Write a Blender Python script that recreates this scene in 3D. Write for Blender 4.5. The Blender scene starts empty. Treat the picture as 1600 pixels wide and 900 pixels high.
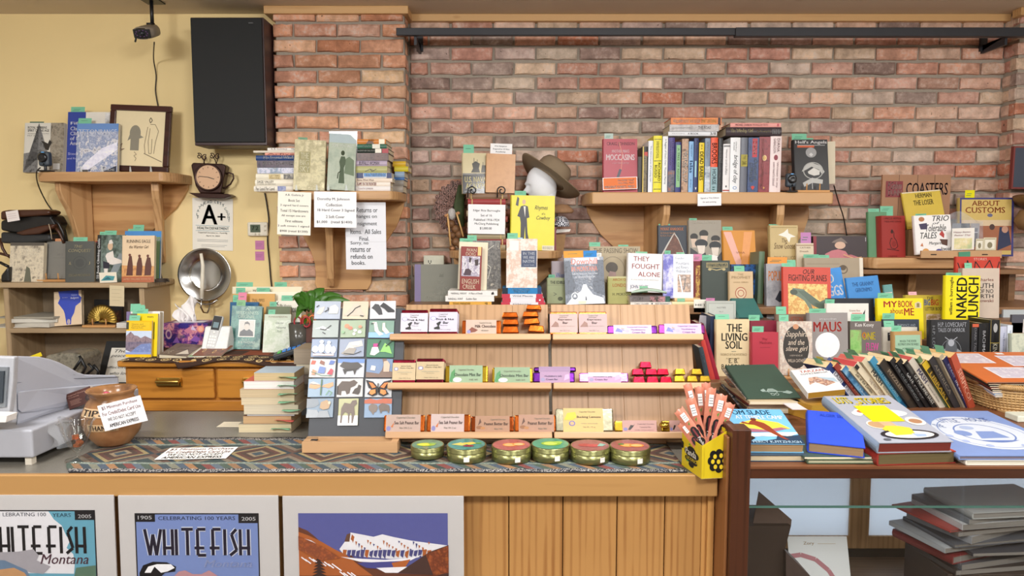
import bpy, bmesh, math, random
from mathutils import Vector, Matrix
random.seed(7)
SC = bpy.context.scene
COL = SC.collection
# ---------------- camera, world, lights, exposure ----------------
F = 1100.0; PIT = math.radians(4.7); EYE = 1.6
SP, CP = math.sin(PIT), math.cos(PIT)
cd = bpy.data.cameras.new('camera'); cam = bpy.data.objects.new('camera', cd); COL.objects.link(cam)
cd.sensor_width = 36; cd.lens = 36 * F / 1600; cd.clip_start = .05
cam.location = (0, 0, EYE); cam.rotation_euler = (math.pi / 2 - PIT, 0, 0)
SC.camera = cam
SC.view_settings.view_transform = 'Standard'; SC.view_settings.look = 'None'
SC.view_settings.gamma = 1; SC.view_settings.use_curve_mapping = False
SC.view_settings.exposure = 0.3
w = bpy.data.worlds.new('world'); SC.world = w; w.use_nodes = True
w.node_tree.nodes['Background'].inputs[0].default_value = (1, .96, .92, 1)
w.node_tree.nodes['Background'].inputs[1].default_value = .55
def area(n, loc, sx, sy, e, col=(1, .95, .88), rot=(0, 0, 0)):
    l = bpy.data.lights.new(n, 'AREA'); l.shape = 'RECTANGLE'; l.size = sx; l.size_y = sy; l.energy = e; l.color = col
    o = bpy.data.objects.new(n, l); o.location = loc; o.rotation_euler = rot; COL.objects.link(o); return o
for _x, _y, _s, _e in ((-1.5, 1.5, .22, 15), (.6, 1.5, .22, 16), (2.4, 1.4, .25, 12), (-1.6, -.1, .4, 33), (.6, -.1, .4, 29), (2.4, -.2, .4, 20), (-1.6, -2.4, .8, 26), (1.2, -2.4, .8, 24)):
    area('ceiling_lamp', (_x, _y, 2.6 if _y > 0 else 2.5), _s * 1.6, _s, _e, (1, .985, .97), (0 if _y > 0 else math.radians(40), 0, 0))
area('case_lamp', (1.45, 1.83, .935), 1.4, .02, .8, (1, .98, .95), (math.radians(35), 0, 0))
area('case_back_fill', (1.45, 2.50, .70), 1.7, .4, 5, (.96, .98, 1), (math.radians(-90), 0, 0))  # added light behind the case doors, only there to brighten the frosted panes

# ---------------- maths ----------------
def zcam(Y, z): return Y * CP + (EYE - z) * SP
def at(px, py, Y):
    u = (px - 800) / F; v = (450 - py) / F
    dy = CP + v * SP; dz = -SP + v * CP
    s = Y / dy
    return Vector((u * s, Y, EYE + dz * s))
def onz(px, py, z):
    u = (px - 800) / F; v = (450 - py) / F
    dy = CP + v * SP; dz = -SP + v * CP
    s = (z - EYE) / dz
    return Vector((u * s, dy * s, z))
def X(px, Y, z): return (px - 800) / F * zcam(Y, z)
def hgt(yt, Y, z, lean=0):
    s, c = math.sin(lean), math.cos(lean); v = (450 - yt) / F
    return (v * (Y * CP - (z - EYE) * SP) - Y * SP - (z - EYE) * CP) / (s * SP + c * CP - v * (s * CP - c * SP))
D = math.radians
def Mx(o, x, y, z):
    return Matrix(((x[0], y[0], z[0], o[0]), (x[1], y[1], z[1], o[1]), (x[2], y[2], z[2], o[2]), (0, 0, 0, 1)))
# ---------------- materials ----------------
def lin(c): return c / 12.92 if c <= .04045 else ((c + .055) / 1.055) ** 2.4
def rgb(h):
    if len(h) == 3: h = ''.join(a + a for a in h)
    return tuple(lin(int(h[i:i + 2], 16) / 255) for i in (0, 2, 4)) + (1,)
MC = {}
def dim(h, k): return ''.join('%02x' % int(int(h[i:i + 2], 16) * k) for i in (0, 2, 4))
def newmat(n):
    m = bpy.data.materials.new(n); m.use_nodes = True
    return m, m.node_tree, m.node_tree.nodes['Principled BSDF']
def nd(t, typ, **k):
    n = t.nodes.new(typ)
    for a, v in k.items():
        if a.startswith('i'): n.inputs[int(a[1:])].default_value = v
        else: setattr(n, a, v)
    return n
def ramp(t, cols, pos=None, const=False):
    r = t.nodes.new('ShaderNodeValToRGB'); e = r.color_ramp.elements
    if const: r.color_ramp.interpolation = 'CONSTANT'
    n = len(cols)
    while len(e) < n: e.new(.5)
    for i, c in enumerate(cols):
        e[i].position = pos[i] if pos else (i / n if const else i / max(1, n - 1)); e[i].color = rgb(c)
    return r
def mat(h, rough=.5, metal=0, var=.12, sc=60, bump=0, trans=0, alpha=1):
    k = (h, rough, metal, var, sc, bump, trans, alpha)
    if k in MC: return MC[k]
    m, t, b = newmat('finish_' + h)
    b.inputs['Roughness'].default_value = rough; b.inputs['Metallic'].default_value = metal
    b.inputs['Base Color'].default_value = rgb(h)
    if trans: b.inputs['Transmission Weight'].default_value = trans
    if alpha < 1: b.inputs['Alpha'].default_value = alpha
    if var or bump:
        tc = nd(t, 'ShaderNodeTexCoord'); no = nd(t, 'ShaderNodeTexNoise'); no.inputs['Scale'].default_value = sc; no.inputs['Detail'].default_value = 3
        t.links.new(tc.outputs['Object'], no.inputs['Vector'])
        hs = nd(t, 'ShaderNodeHueSaturation'); hs.inputs['Color'].default_value = rgb(h)
        mr = nd(t, 'ShaderNodeMapRange'); mr.inputs[3].default_value = 1 - var; mr.inputs[4].default_value = 1 + var
        t.links.new(no.outputs[0], mr.inputs[0]); t.links.new(mr.outputs[0], hs.inputs['Value'])
        t.links.new(hs.outputs[0], b.inputs['Base Color'])
        if bump:
            bp = nd(t, 'ShaderNodeBump'); bp.inputs['Strength'].default_value = bump; bp.inputs['Distance'].default_value = .002
            t.links.new(no.outputs[0], bp.inputs['Height']); t.links.new(bp.outputs[0], b.inputs['Normal'])
    MC[k] = m; return m
def photo(cols, sc=20, rough=.35):
    k = ('ph', cols, sc, rough)
    if k in MC: return MC[k]
    m, t, b = newmat('printed_picture'); b.inputs['Roughness'].default_value = rough
    tc = nd(t, 'ShaderNodeTexCoord'); no = nd(t, 'ShaderNodeTexNoise'); no.inputs['Scale'].default_value = sc; no.inputs['Detail'].default_value = 6; no.inputs['Roughness'].default_value = .65
    t.links.new(tc.outputs['Object'], no.inputs['Vector'])
    mr = nd(t, 'ShaderNodeMapRange'); mr.inputs[1].default_value = .33; mr.inputs[2].default_value = .67
    t.links.new(no.outputs[0], mr.inputs[0])
    r = ramp(t, cols.split(',')); t.links.new(mr.outputs[0], r.inputs[0]); t.links.new(r.outputs[0], b.inputs['Base Color'])
    MC[k] = m; return m
def wood(light, dark, axis=0, sc=1, rough=.42, coat=0):
    k = ('wd', light, dark, axis, sc, rough)
    if k in MC: return MC[k]
    m, t, b = newmat('wood_' + light); b.inputs['Roughness'].default_value = rough
    if coat: b.inputs['Coat Weight'].default_value = coat; b.inputs['Coat Roughness'].default_value = .2
    tc = nd(t, 'ShaderNodeTexCoord'); mp = nd(t, 'ShaderNodeMapping'); s = [22 * sc] * 3; s[axis] = 1.6 * sc
    mp.inputs['Scale'].default_value = s
    oi = nd(t, 'ShaderNodeObjectInfo'); vm = nd(t, 'ShaderNodeVectorMath', operation='SCALE'); vm.inputs[0].default_value = (31, 17, 23)
    t.links.new(oi.outputs['Random'], vm.inputs['Scale']); t.links.new(vm.outputs[0], mp.inputs['Location'])
    t.links.new(tc.outputs['Object'], mp.inputs['Vector'])
    n1 = nd(t, 'ShaderNodeTexNoise'); n1.inputs['Scale'].default_value = 1.2; n1.inputs['Detail'].default_value = 4; n1.inputs['Distortion'].default_value = 1.2
    n2 = nd(t, 'ShaderNodeTexWave'); n2.inputs['Scale'].default_value = .7; n2.inputs['Distortion'].default_value = 5; n2.inputs['Detail'].default_value = 2; n2.bands_direction = 'YXX'[axis] if axis < 2 else 'X'
    t.links.new(mp.outputs[0], n1.inputs['Vector']); t.links.new(mp.outputs[0], n2.inputs['Vector'])
    mx = nd(t, 'ShaderNodeMath', operation='MULTIPLY_ADD'); mx.inputs[1].default_value = .35
    m2 = nd(t, 'ShaderNodeMath', operation='MULTIPLY'); m2.inputs[1].default_value = .65
    t.links.new(n1.outputs[0], m2.inputs[0]); t.links.new(n2.outputs['Fac'], mx.inputs[0]); t.links.new(m2.outputs[0], mx.inputs[2])
    r = ramp(t, [dark, light, light], [.15, .5, 1]); t.links.new(mx.outputs[0], r.inputs[0])
    # knots
    vo = nd(t, 'ShaderNodeTexVoronoi'); vo.inputs['Scale'].default_value = 1; mp2 = nd(t, 'ShaderNodeMapping'); s2 = [9] * 3; s2[axis] = 4; mp2.inputs['Scale'].default_value = s2
    t.links.new(vm.outputs[0], mp2.inputs['Location']); t.links.new(tc.outputs['Object'], mp2.inputs['Vector']); t.links.new(mp2.outputs[0], vo.inputs['Vector'])
    kr = ramp(t, ['fff', '000'], [.04, .1]); t.links.new(vo.outputs['Distance'], kr.inputs[0])
    mix = nd(t, 'ShaderNodeMix', data_type='RGBA'); mix.inputs[7].default_value = rgb(dark); 
    mm = nd(t, 'ShaderNodeMath', operation='MULTIPLY'); mm.inputs[1].default_value = .55
    t.links.new(kr.outputs[0], mm.inputs[0]); t.links.new(mm.outputs[0], mix.inputs[0]); t.links.new(r.outputs[0], mix.inputs[6])
    t.links.new(mix.outputs[2], b.inputs['Base Color'])
    MC[k] = m; return m
def glassm(tint='eefaf6', rough=.02):
    k = ('gl', tint, rough)
    if k in MC: return MC[k]
    m, t, b = newmat('clear_glass'); b.inputs['Base Color'].default_value = rgb(tint); b.inputs['Roughness'].default_value = rough
    b.inputs['Transmission Weight'].default_value = 1; b.inputs['IOR'].default_value = 1.45
    MC[k] = m; return m
def pane(fac=.1):
    k = ('pane', fac)
    if k in MC: return MC[k]
    m = bpy.data.materials.new('thin_glass'); m.use_nodes = True; t = m.node_tree; t.nodes.clear()
    o = nd(t, 'ShaderNodeOutputMaterial'); tr = nd(t, 'ShaderNodeBsdfTransparent'); gl = nd(t, 'ShaderNodeBsdfGlossy'); gl.inputs['Roughness'].default_value = .03
    tr.inputs[0].default_value = (.985, .99, .988, 1)
    lw = nd(t, 'ShaderNodeLayerWeight'); lw.inputs[0].default_value = .5; mx = nd(t, 'ShaderNodeMixShader'); pw = nd(t, 'ShaderNodeMath', operation='POWER'); pw.inputs[1].default_value = 4; t.links.new(lw.outputs['Facing'], pw.inputs[0])
    ad = nd(t, 'ShaderNodeMath', operation='MULTIPLY_ADD'); ad.inputs[1].default_value = .6; ad.inputs[2].default_value = fac
    t.links.new(pw.outputs[0], ad.inputs[0]); t.links.new(ad.outputs[0], mx.inputs[0]); t.links.new(tr.outputs[0], mx.inputs[1]); t.links.new(gl.outputs[0], mx.inputs[2]); t.links.new(mx.outputs[0], o.inputs[0])
    MC[k] = m; return m
# ---------------- mesh helpers ----------------
def link(n, me, parent=None, M=None):
    o = bpy.data.objects.new(n, me); COL.objects.link(o)
    if M is not None: o.matrix_world = M
    if parent is not None:
        o.parent = parent
    return o
class MB:
    def __init__(s): s.v = []; s.f = []; s.mi = []; s.m = []; s.sm = []
    def slot(s, m):
        if m not in s.m: s.m.append(m)
        return s.m.index(m)
    def add(s, vs, fs, m, smooth=False):
        k = len(s.v); i = s.slot(m)
        s.v += [tuple(v) for v in vs]
        for f in fs: s.f.append([k + a for a in f]); s.mi.append(i); s.sm.append(smooth)
        return s
    def box(s, a, b, m, M=None):
        x0, y0, z0 = a; x1, y1, z1 = b
        vs = [Vector(p) for p in ((x0, y0, z0), (x1, y0, z0), (x1, y1, z0), (x0, y1, z0), (x0, y0, z1), (x1, y0, z1), (x1, y1, z1), (x0, y1, z1))]
        if M is not None: vs = [M @ v for v in vs]
        return s.add(vs, [(0, 3, 2, 1), (4, 5, 6, 7), (0, 1, 5, 4), (1, 2, 6, 5), (2, 3, 7, 6), (3, 0, 4, 7)], m)
    def prism(s, pts, vec, m, M=None):
        vec = Vector(vec); n = len(pts); a = [Vector(p) for p in pts]; vs = a + [p + vec for p in a]
        if M is not None: vs = [M @ v for v in vs]
        return s.add(vs, [tuple(range(n))[::-1], tuple(range(n, 2 * n))] + [(i, (i + 1) % n, n + (i + 1) % n, n + i) for i in range(n)], m)
    def lathe(s, prof, m, n=32, M=None, sx=1, sy=1, cap=True):
        vs = []; fs = []; k = len(prof)
        for i in range(n):
            a = 2 * math.pi * i / n
            for r, z in prof: vs.append(Vector((r * math.cos(a) * sx, r * math.sin(a) * sy, z)))
        for i in range(n):
            j = (i + 1) % n
            for q in range(k - 1):
                a, b = prof[q][0] < 1e-6, prof[q + 1][0] < 1e-6
                if a and b: continue
                fs.append((i * k + q, j * k + q + 1, i * k + q + 1) if a else (i * k + q, j * k + q, i * k + q + 1) if b else (i * k + q, j * k + q, j * k + q + 1, i * k + q + 1))
        if cap and prof[0][0] > 1e-6: fs.append(tuple(i * k for i in range(n))[::-1])
        if cap and prof[-1][0] > 1e-6: fs.append(tuple(i * k + k - 1 for i in range(n)))
        if M is not None: vs = [M @ v for v in vs]
        return s.add(vs, fs, m, True)
    def tube(s, pts, r, m, n=8, closed=False):
        P = [Vector(p) for p in pts]; k = len(P); vs = []; fs = []; up = None
        for i, p in enumerate(P):
            a = P[(i - 1) % k] if (i or closed) else p; b = P[(i + 1) % k] if (i < k - 1 or closed) else p
            d = (b - a).normalized() if (b - a).length > 1e-9 else Vector((0, 0, 1))
            if up is None: up = Vector((0, 0, 1)) if abs(d.z) < .9 else Vector((0, 1, 0))
            x = d.cross(up).normalized(); y = x.cross(d).normalized(); up = y
            rr = r[i] if isinstance(r, (list, tuple)) else r
            for j in range(n):
                t = 2 * math.pi * j / n; vs.append(p + x * rr * math.cos(t) + y * rr * math.sin(t))
        for i in range(k if closed else k - 1):
            for j in range(n):
                a = i * n; b = ((i + 1) % k) * n
                fs.append((a + j, a + (j + 1) % n, b + (j + 1) % n, b + j))
        if not closed: fs += [tuple(range(n))[::-1], tuple((k - 1) * n + j for j in range(n))]
        return s.add(vs, fs, m, True)
    def grid(s, fn, nu, nv, m, smooth=True, wrap=False):
        vs = [fn(i / nu, j / nv) for i in range(nu + (0 if wrap else 1)) for j in range(nv + 1)]; fs = []
        for i in range(nu):
            a = i * (nv + 1); b = ((i + 1) % nu if wrap else i + 1) * (nv + 1)
            for j in range(nv): fs.append((a + j, b + j, b + j + 1, a + j + 1))
        return s.add(vs, fs, m, smooth)
    def mesh(s, n):
        me = bpy.data.meshes.new(n); me.from_pydata(s.v, [], s.f)
        for m in s.m: me.materials.append(m)
        me.polygons.foreach_set('material_index', s.mi); me.polygons.foreach_set('use_smooth', s.sm)
        me.update(); return me
    def obj(s, n, parent=None, bev=0, seg=2, M=None, sub=0, solid=0):
        o = link(n, s.mesh(n), parent, M)
        if solid: q = o.modifiers.new('s', 'SOLIDIFY'); q.thickness = solid; q.offset = 0
        if bev: q = o.modifiers.new('b', 'BEVEL'); q.width = bev; q.segments = seg; q.limit_method = 'ANGLE'; q.angle_limit = .6; q.harden_normals = False
        if sub: q = o.modifiers.new('u', 'SUBSURF'); q.levels = sub; q.render_levels = sub
        return o
def lab(o, label, cat, group=None):
    o['label'] = label; o['category'] = cat
    if group: o['group'] = group
    return o
def empty(n, M=None, label=None, cat=None, group=None):
    o = bpy.data.objects.new(n, None); COL.objects.link(o); o.empty_display_size = .02
    if M is not None: o.matrix_world = M if isinstance(M, Matrix) else Matrix.Translation(M)
    if label: lab(o, label, cat, group)
    return o
def struct(o): o['kind'] = 'structure'; return o
# ---------------- print ----------------
TC = {}
def textpoly(s, bold=False, shear=0):
    k = (s, bold, shear)
    if k in TC: return TC[k]
    c = bpy.data.curves.new('t', 'FONT'); c.body = s; c.resolution_u = 2; c.fill_mode = 'FRONT'
    c.shear = shear
    o = bpy.data.objects.new('t', c); me = bpy.data.meshes.new_from_object(o)
    vs = [v.co.copy() for v in me.vertices]; fs = [tuple(p.vertices) for p in me.polygons]
    bpy.data.objects.remove(o); bpy.data.curves.remove(c); bpy.data.meshes.remove(me)
    if vs:
        n = len(vs); sh = ((-.024, 0), (.024, 0), (0, .012)) if bold else ((-.008, 0), (.008, 0))
        vs = [Vector((v.x + a, v.y + b_, 0)) for a, b_ in sh for v in vs]; fs = [tuple(i + n * k for i in f) for k in range(len(sh)) for f in fs]
        x0 = min(v.x for v in vs); x1 = max(v.x for v in vs); y0 = min(v.y for v in vs); y1 = max(v.y for v in vs)
        vs = [((v.x - x0) / max(1e-6, x1 - x0), (v.y - y0) / max(1e-6, y1 - y0)) for v in vs]
    TC[k] = (vs, fs); return TC[k]
def printer(spec, mb, O, U, V, step=.00007, rough=.4, lift=.0004, warp=None, vmap=None):
    """spec: elements split by | ; numbers are percent of the printed face"""
    O, U, V = Vector(O), Vector(U), Vector(V); N = U.cross(V).normalized(); L = lift
    for e in spec.split('|'):
        e = e.strip()
        if not e: continue
        p = e.split(' '); k = p[0]; L += step
        def P(u, v):
            if vmap: v = vmap(v)
            q = O + U * (u / 100) + V * (v / 100) + N * L
            return warp(q) if warp else q
        def fill(pts, m): mb.add([P(*a) for a in pts], [tuple(range(len(pts)))], m)
        if k in 'TBIVWU':
            a = [float(x) for x in p[1:5]]; s = ' '.join(p[6:]); vs, fs = textpoly(s, k in 'BWU', .3 if k == 'I' else 0)
            du, dv = a[2] - a[0], a[3] - a[1]
            if k in 'VW': vs = [(a[0] + y * du, a[3] - x * dv) for x, y in vs]
            elif k == 'U': vs = [(a[0] + (1 - y) * du, a[1] + x * dv) for x, y in vs]
            else: vs = [(a[0] + x * du, a[1] + y * dv) for x, y in vs]
            mb.add([P(*q) for q in vs], fs, mat(p[5], rough, var=0))
        elif k == 'R':
            a = [float(x) for x in p[1:5]]; fill([(a[0], a[1]), (a[2], a[1]), (a[2], a[3]), (a[0], a[3])], mat(p[5], rough, var=.05))
        elif k == 'N':
            a = [float(x) for x in p[1:5]]; fill([(a[0], a[1]), (a[2], a[1]), (a[2], a[3]), (a[0], a[3])], photo(p[5], float(p[6]) if len(p) > 6 else 30))
        elif k == 'E':
            a = [float(x) for x in p[1:5]]; fill([(a[0] + a[2] * math.cos(t * math.pi / 12), a[1] + a[3] * math.sin(t * math.pi / 12)) for t in range(24)], mat(p[5], rough, var=.05))
        elif k == 'O':
            a = [float(x) for x in p[1:5]]; w_ = float(p[5]); m = mat(p[6], rough, var=0); n = 32; vs = []
            for t in range(n):
                c, s_ = math.cos(t * math.pi * 2 / n), math.sin(t * math.pi * 2 / n)
                vs += [P(a[0] + a[2] * c, a[1] + a[3] * s_), P(a[0] + (a[2] - w_) * c, a[1] + (a[3] - w_ * a[3] / a[2]) * s_)]
            mb.add(vs, [(2 * i, (2 * i + 2) % (2 * n), (2 * i + 3) % (2 * n), 2 * i + 1) for i in range(n)], m)
        elif k == 'P' or k == 'Q':
            c = [float(x) for x in p[2:]]; m = mat(p[1], rough, var=.08) if k == 'P' else photo(p[1], 45)
            fill(list(zip(c[::2], c[1::2])), m)
        elif k == 'L':  # polyline  L col width x y x y
            m = mat(p[1], rough, var=0); w_ = float(p[2]); c = [float(x) for x in p[3:]]; q = list(zip(c[::2], c[1::2])); asp = U.length / V.length
            for (ax, ay), (bx, by) in zip(q, q[1:]):
                dx, dy = (bx - ax) * asp, by - ay; l = math.hypot(dx, dy) or 1; nx, ny = -dy / l * w_ / asp, dx / l * w_
                fill([(ax + nx, ay + ny), (ax - nx, ay - ny), (bx - nx, by - ny), (bx + nx, by + ny)], m)
# ---------------- books ----------------
PG = {}
def pages_mat(h):
    k = ('pg', h)
    if k in MC: return MC[k]
    m, t, b = newmat('page_edges'); b.inputs['Roughness'].default_value = .8
    tc = nd(t, 'ShaderNodeTexCoord'); mp = nd(t, 'ShaderNodeMapping'); mp.inputs['Scale'].default_value = (4, 900, 4)
    no = nd(t, 'ShaderNodeTexNoise'); no.inputs['Scale'].default_value = 1; t.links.new(tc.outputs['Object'], mp.inputs[0]); t.links.new(mp.outputs[0], no.inputs['Vector'])
    c = rgb(h); r = ramp(t, ['000', 'fff'], [.3, .7]); r.color_ramp.elements[0].color = tuple(x * .72 for x in c[:3]) + (1,); r.color_ramp.elements[1].color = c
    t.links.new(no.outputs[0], r.inputs[0]); t.links.new(r.outputs[0], b.inputs['Base Color']); MC[k] = m; return m
NB = [0]
def codex(M, W, H, T, col, label, front='', spine='', soft=False, page='e8dcc0', spcol=None, slips='', cat='book', group=None, rough=.4, name=None, back=None, vmap=None):
    """x spine->fore edge, y front cover->back cover, z tail->head"""
    root = empty(name or ('paperback_book' if soft else 'hardcover_book'), M, label, cat, group)
    cm = mat(col, rough, var=.07, sc=25) if ',' not in col else photo(col, 25)
    sm = cm if not spcol else mat(spcol, rough, var=.07, sc=25)
    b = .0006 if soft else min(.0022, T * .2)
    mb = MB()
    mb.box((0.001, 0, 0), (W, b, H), cm); mb.box((0.001, T - b, 0), (W, T, H), cm if not back else mat(back, rough))
    n = 5; bul = 0 if soft else min(.004, T * .15); pf = []; 
    for i in range(n + 1):
        a = i / n; yy = T * a; pf.append((-bul * math.sin(math.pi * a), yy))
    pts = [(x, y, 0) for x, y in pf] + [(.0022, T, 0), (.0022, 0, 0)]
    mb.prism(pts, (0, 0, H), sm)
    mb.obj('cover', root)
    ins = 0 if soft else min(.003, H * .015)
    pb = MB(); pm = pages_mat(page)
    pb.box((.002, b, ins), (W - ins - .0003, T - b, H - ins - .0002), pm); pb.obj('page_block', root)
    if front:
        q = MB(); printer(front, q, (0, 0, 0), (W, 0, 0), (0, 0, H), rough=rough, vmap=vmap); q.obj('cover_print', root)
    if spine:
        q = MB(); printer(spine, q, (-bul * .9, T, H), (0, 0, -H), (0, -T, 0), rough=rough, lift=.0006); q.obj('spine_print', root)
    for s in slips.split('|'):
        if not s.strip(): continue
        p = s.split(' '); u, sw, sh = float(p[0]) / 100 * W, float(p[1]) / 100 * W, float(p[2]) * .0028
        y = T * (.25 + .5 * random.random()) if len(p) < 5 else b + .0005
        q = MB(); m = mat(p[3] if len(p) > 3 and p[3] else '7cc4a2', .7, var=.03)
        bend = random.uniform(-.004, .004)
        q.box((u, y, H - .02), (u + sw, y + .0004, H + .001), m)
        q.add([(u, y, H + .001), (u + sw, y, H + .001), (u + sw, y + bend, H + sh), (u, y + bend, H + sh)], [(0, 1, 2, 3)], m)
        q.add([(u + sw * (.12 + .3 * (i % 2) * .3), y + bend * .6 - .0005, H + sh * (.3 + i * .22)) if j == 0 else (u + sw * (.6 + .1 * i), y + bend * .6 - .0005, H + sh * (.3 + i * .22)) if j == 1 else (u + sw * (.6 + .1 * i), y + bend * .6 - .0005, H + sh * (.36 + i * .22)) if j == 2 else (u + sw * (.12 + .09 * (i % 2)), y + bend * .6 - .0005, H + sh * (.36 + i * .22)) for i in range(2) for j in range(4)], [(0, 1, 2, 3), (4, 5, 6, 7)], mat('4d7f66', .7, var=0))
        q.obj('price_slip', root)
    return root
def rot_about(M, p, ang, axis): return Matrix.Translation(p) @ Matrix.Rotation(ang, 4, axis) @ Matrix.Translation(-p) @ M
def face(x0, x1, yt, Y, z, col, label, front='', T=.022, lean=8, yaw=0, roll=0, **k):
    """book showing its front cover, standing on height z, leaning back"""
    l = D(lean); h = hgt(yt, Y, z, l); zc = zcam(Y, z)
    W = (x1 - x0) / F * zc / max(.3, math.cos(D(yaw)))
    o = Vector((X(x0, Y, z), Y, z))
    M = Matrix.Translation(o) @ Matrix.Rotation(D(yaw), 4, 'Z') @ Matrix.Rotation(-l, 4, 'X') @ Matrix.Rotation(D(roll), 4, 'Y')
    if roll > 0: M = Matrix.Translation((0, 0, W * math.sin(D(roll)))) @ M
    return codex(M, W, h, T, col, label, front, **k)
def spined(x0, x1, yt, Y, z, col, label, spine='', W=.14, lean=0, yaw=0, roll=0, slips='', H=None, **k):
    """book standing with its spine to the viewer"""
    l = D(lean); h = H or hgt(yt, Y, z, l); T = (x1 - x0) / F * zcam(Y, z) - .0006
    o = Vector((X(x1, Y, z) - .0003, Y, z))
    B = Mx((0, 0, 0), (0, 1, 0), (-1, 0, 0), (0, 0, 1))
    M = Matrix.Translation(o) @ Matrix.Rotation(D(yaw), 4, 'Z') @ Matrix.Rotation(-l, 4, 'X') @ Matrix.Rotation(D(roll), 4, 'Y') @ B
    return codex(M, W, h, T, col, label, '', spine, slips=slips, **k)
def lying(x0, x1, Y, z, T, col, label, spine='', W=.14, yaw=0, fore=False, **k):
    """book lying flat, spine (or fore edge) to the viewer; z is its underside"""
    zz = z + T / 2; H = (x1 - x0) / F * zcam(Y, zz) / math.cos(D(yaw))
    if not fore: B = Mx((0, 0, 0), (0, 1, 0), (0, 0, -1), (-1, 0, 0)); o = Vector((X(x1, Y, zz), Y, z + T)); 
    else: B = Mx((0, 0, 0), (0, -1, 0), (0, 0, -1), (1, 0, 0)); o = Vector((X(x0, Y, zz), Y, z + T)); B = Matrix.Translation((0, W, 0)) @ B
    M = Matrix.Translation(o) @ Matrix.Rotation(D(yaw), 4, 'Z') @ B
    return codex(M, W, H, T, col, label, '', spine, **k)
def flat(fl, fr, bl, Yf, Yb, T, col, label, front='', Yr=None, **k):
    """book lying cover up; corners of its upper cover: front-left, front-right, back-left (px) with depths"""
    a = at(*fl, Yf); b_ = at(*fr, Yr or Yf); c = at(*bl, Yb)
    x = (b_ - a); W = x.length; x.normalize(); zv = c - a; zv = zv - x * zv.dot(x); H = zv.length; zv.normalize(); y = zv.cross(x)
    return codex(Mx(a, x, y, zv), W, H, T, col, label, front, **k)
# ================= THE ROOM =================
YW, YL, YP = 3.55, 3.51, 3.42      # brick wall, painted wall, brick pillar
ZC = 2.644
def brick_mat():
    m, t, b = newmat('old_brick'); b.inputs['Roughness'].default_value = .85
    tc = nd(t, 'ShaderNodeTexCoord'); oi = nd(t, 'ShaderNodeObjectInfo')
    vm = nd(t, 'ShaderNodeVectorMath', operation='SCALE'); vm.inputs[0].default_value = (50, 30, 70); t.links.new(oi.outputs['Random'], vm.inputs['Scale'])
    va = nd(t, 'ShaderNodeVectorMath', operation='ADD'); t.links.new(tc.outputs['Object'], va.inputs[0]); t.links.new(vm.outputs[0], va.inputs[1])
    n1 = nd(t, 'ShaderNodeTexNoise'); n1.inputs['Scale'].default_value = 14; n1.inputs['Detail'].default_value = 6; n1.inputs['Roughness'].default_value = .65
    n2 = nd(t, 'ShaderNodeTexNoise'); n2.inputs['Scale'].default_value = 60; n2.inputs['Detail'].default_value = 5
    for n in (n1, n2): t.links.new(va.outputs[0], n.inputs['Vector'])
    mr = nd(t, 'ShaderNodeMapRange'); mr.inputs[1].default_value = .3; mr.inputs[2].default_value = .7; mr.inputs[3].default_value = .62; mr.inputs[4].default_value = 1.4
    t.links.new(n1.outputs[0], mr.inputs[0]); hs = nd(t, 'ShaderNodeHueSaturation'); t.links.new(oi.outputs['Color'], hs.inputs['Color']); t.links.new(mr.outputs[0], hs.inputs['Value'])
    # lime bloom
    r = ramp(t, ['000', 'fff'], [.47, .68]); t.links.new(n1.outputs[0], r.inputs[0])
    r2 = ramp(t, ['000', 'fff'], [.42, .62]); t.links.new(n2.outputs[0], r2.inputs[0])
    mu = nd(t, 'ShaderNodeMath', operation='MULTIPLY'); t.links.new(r.outputs[0], mu.inputs[0]); t.links.new(r2.outputs[0], mu.inputs[1])
    mu2 = nd(t, 'ShaderNodeMath', operation='MULTIPLY'); t.links.new(mu.outputs[0], mu2.inputs[0]); mu2.inputs[1].default_value = .8
    mix = nd(t, 'ShaderNodeMix', data_type='RGBA'); t.links.new(mu2.outputs[0], mix.inputs[0]); t.links.new(hs.outputs[0], mix.inputs[6]); mix.inputs[7].default_value = rgb('d8c8bc')
    # dark pits
    r3 = ramp(t, ['000', 'fff'], [.24, .31]); t.links.new(n2.outputs[0], r3.inputs[0])
    mix2 = nd(t, 'ShaderNodeMix', data_type='RGBA'); t.links.new(r3.outputs[0], mix2.inputs[0]); mix2.inputs[6].default_value = rgb('4a3830'); t.links.new(mix.outputs[2], mix2.inputs[7])
    t.links.new(mix2.outputs[2], b.inputs['Base Color'])
    bp = nd(t, 'ShaderNodeBump'); bp.inputs['Strength'].default_value = .5; bp.inputs['Distance'].default_value = .004; t.links.new(n2.outputs[0], bp.inputs['Height']); t.links.new(bp.outputs[0], b.inputs['Normal'])
    return m
BM = brick_mat()
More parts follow.
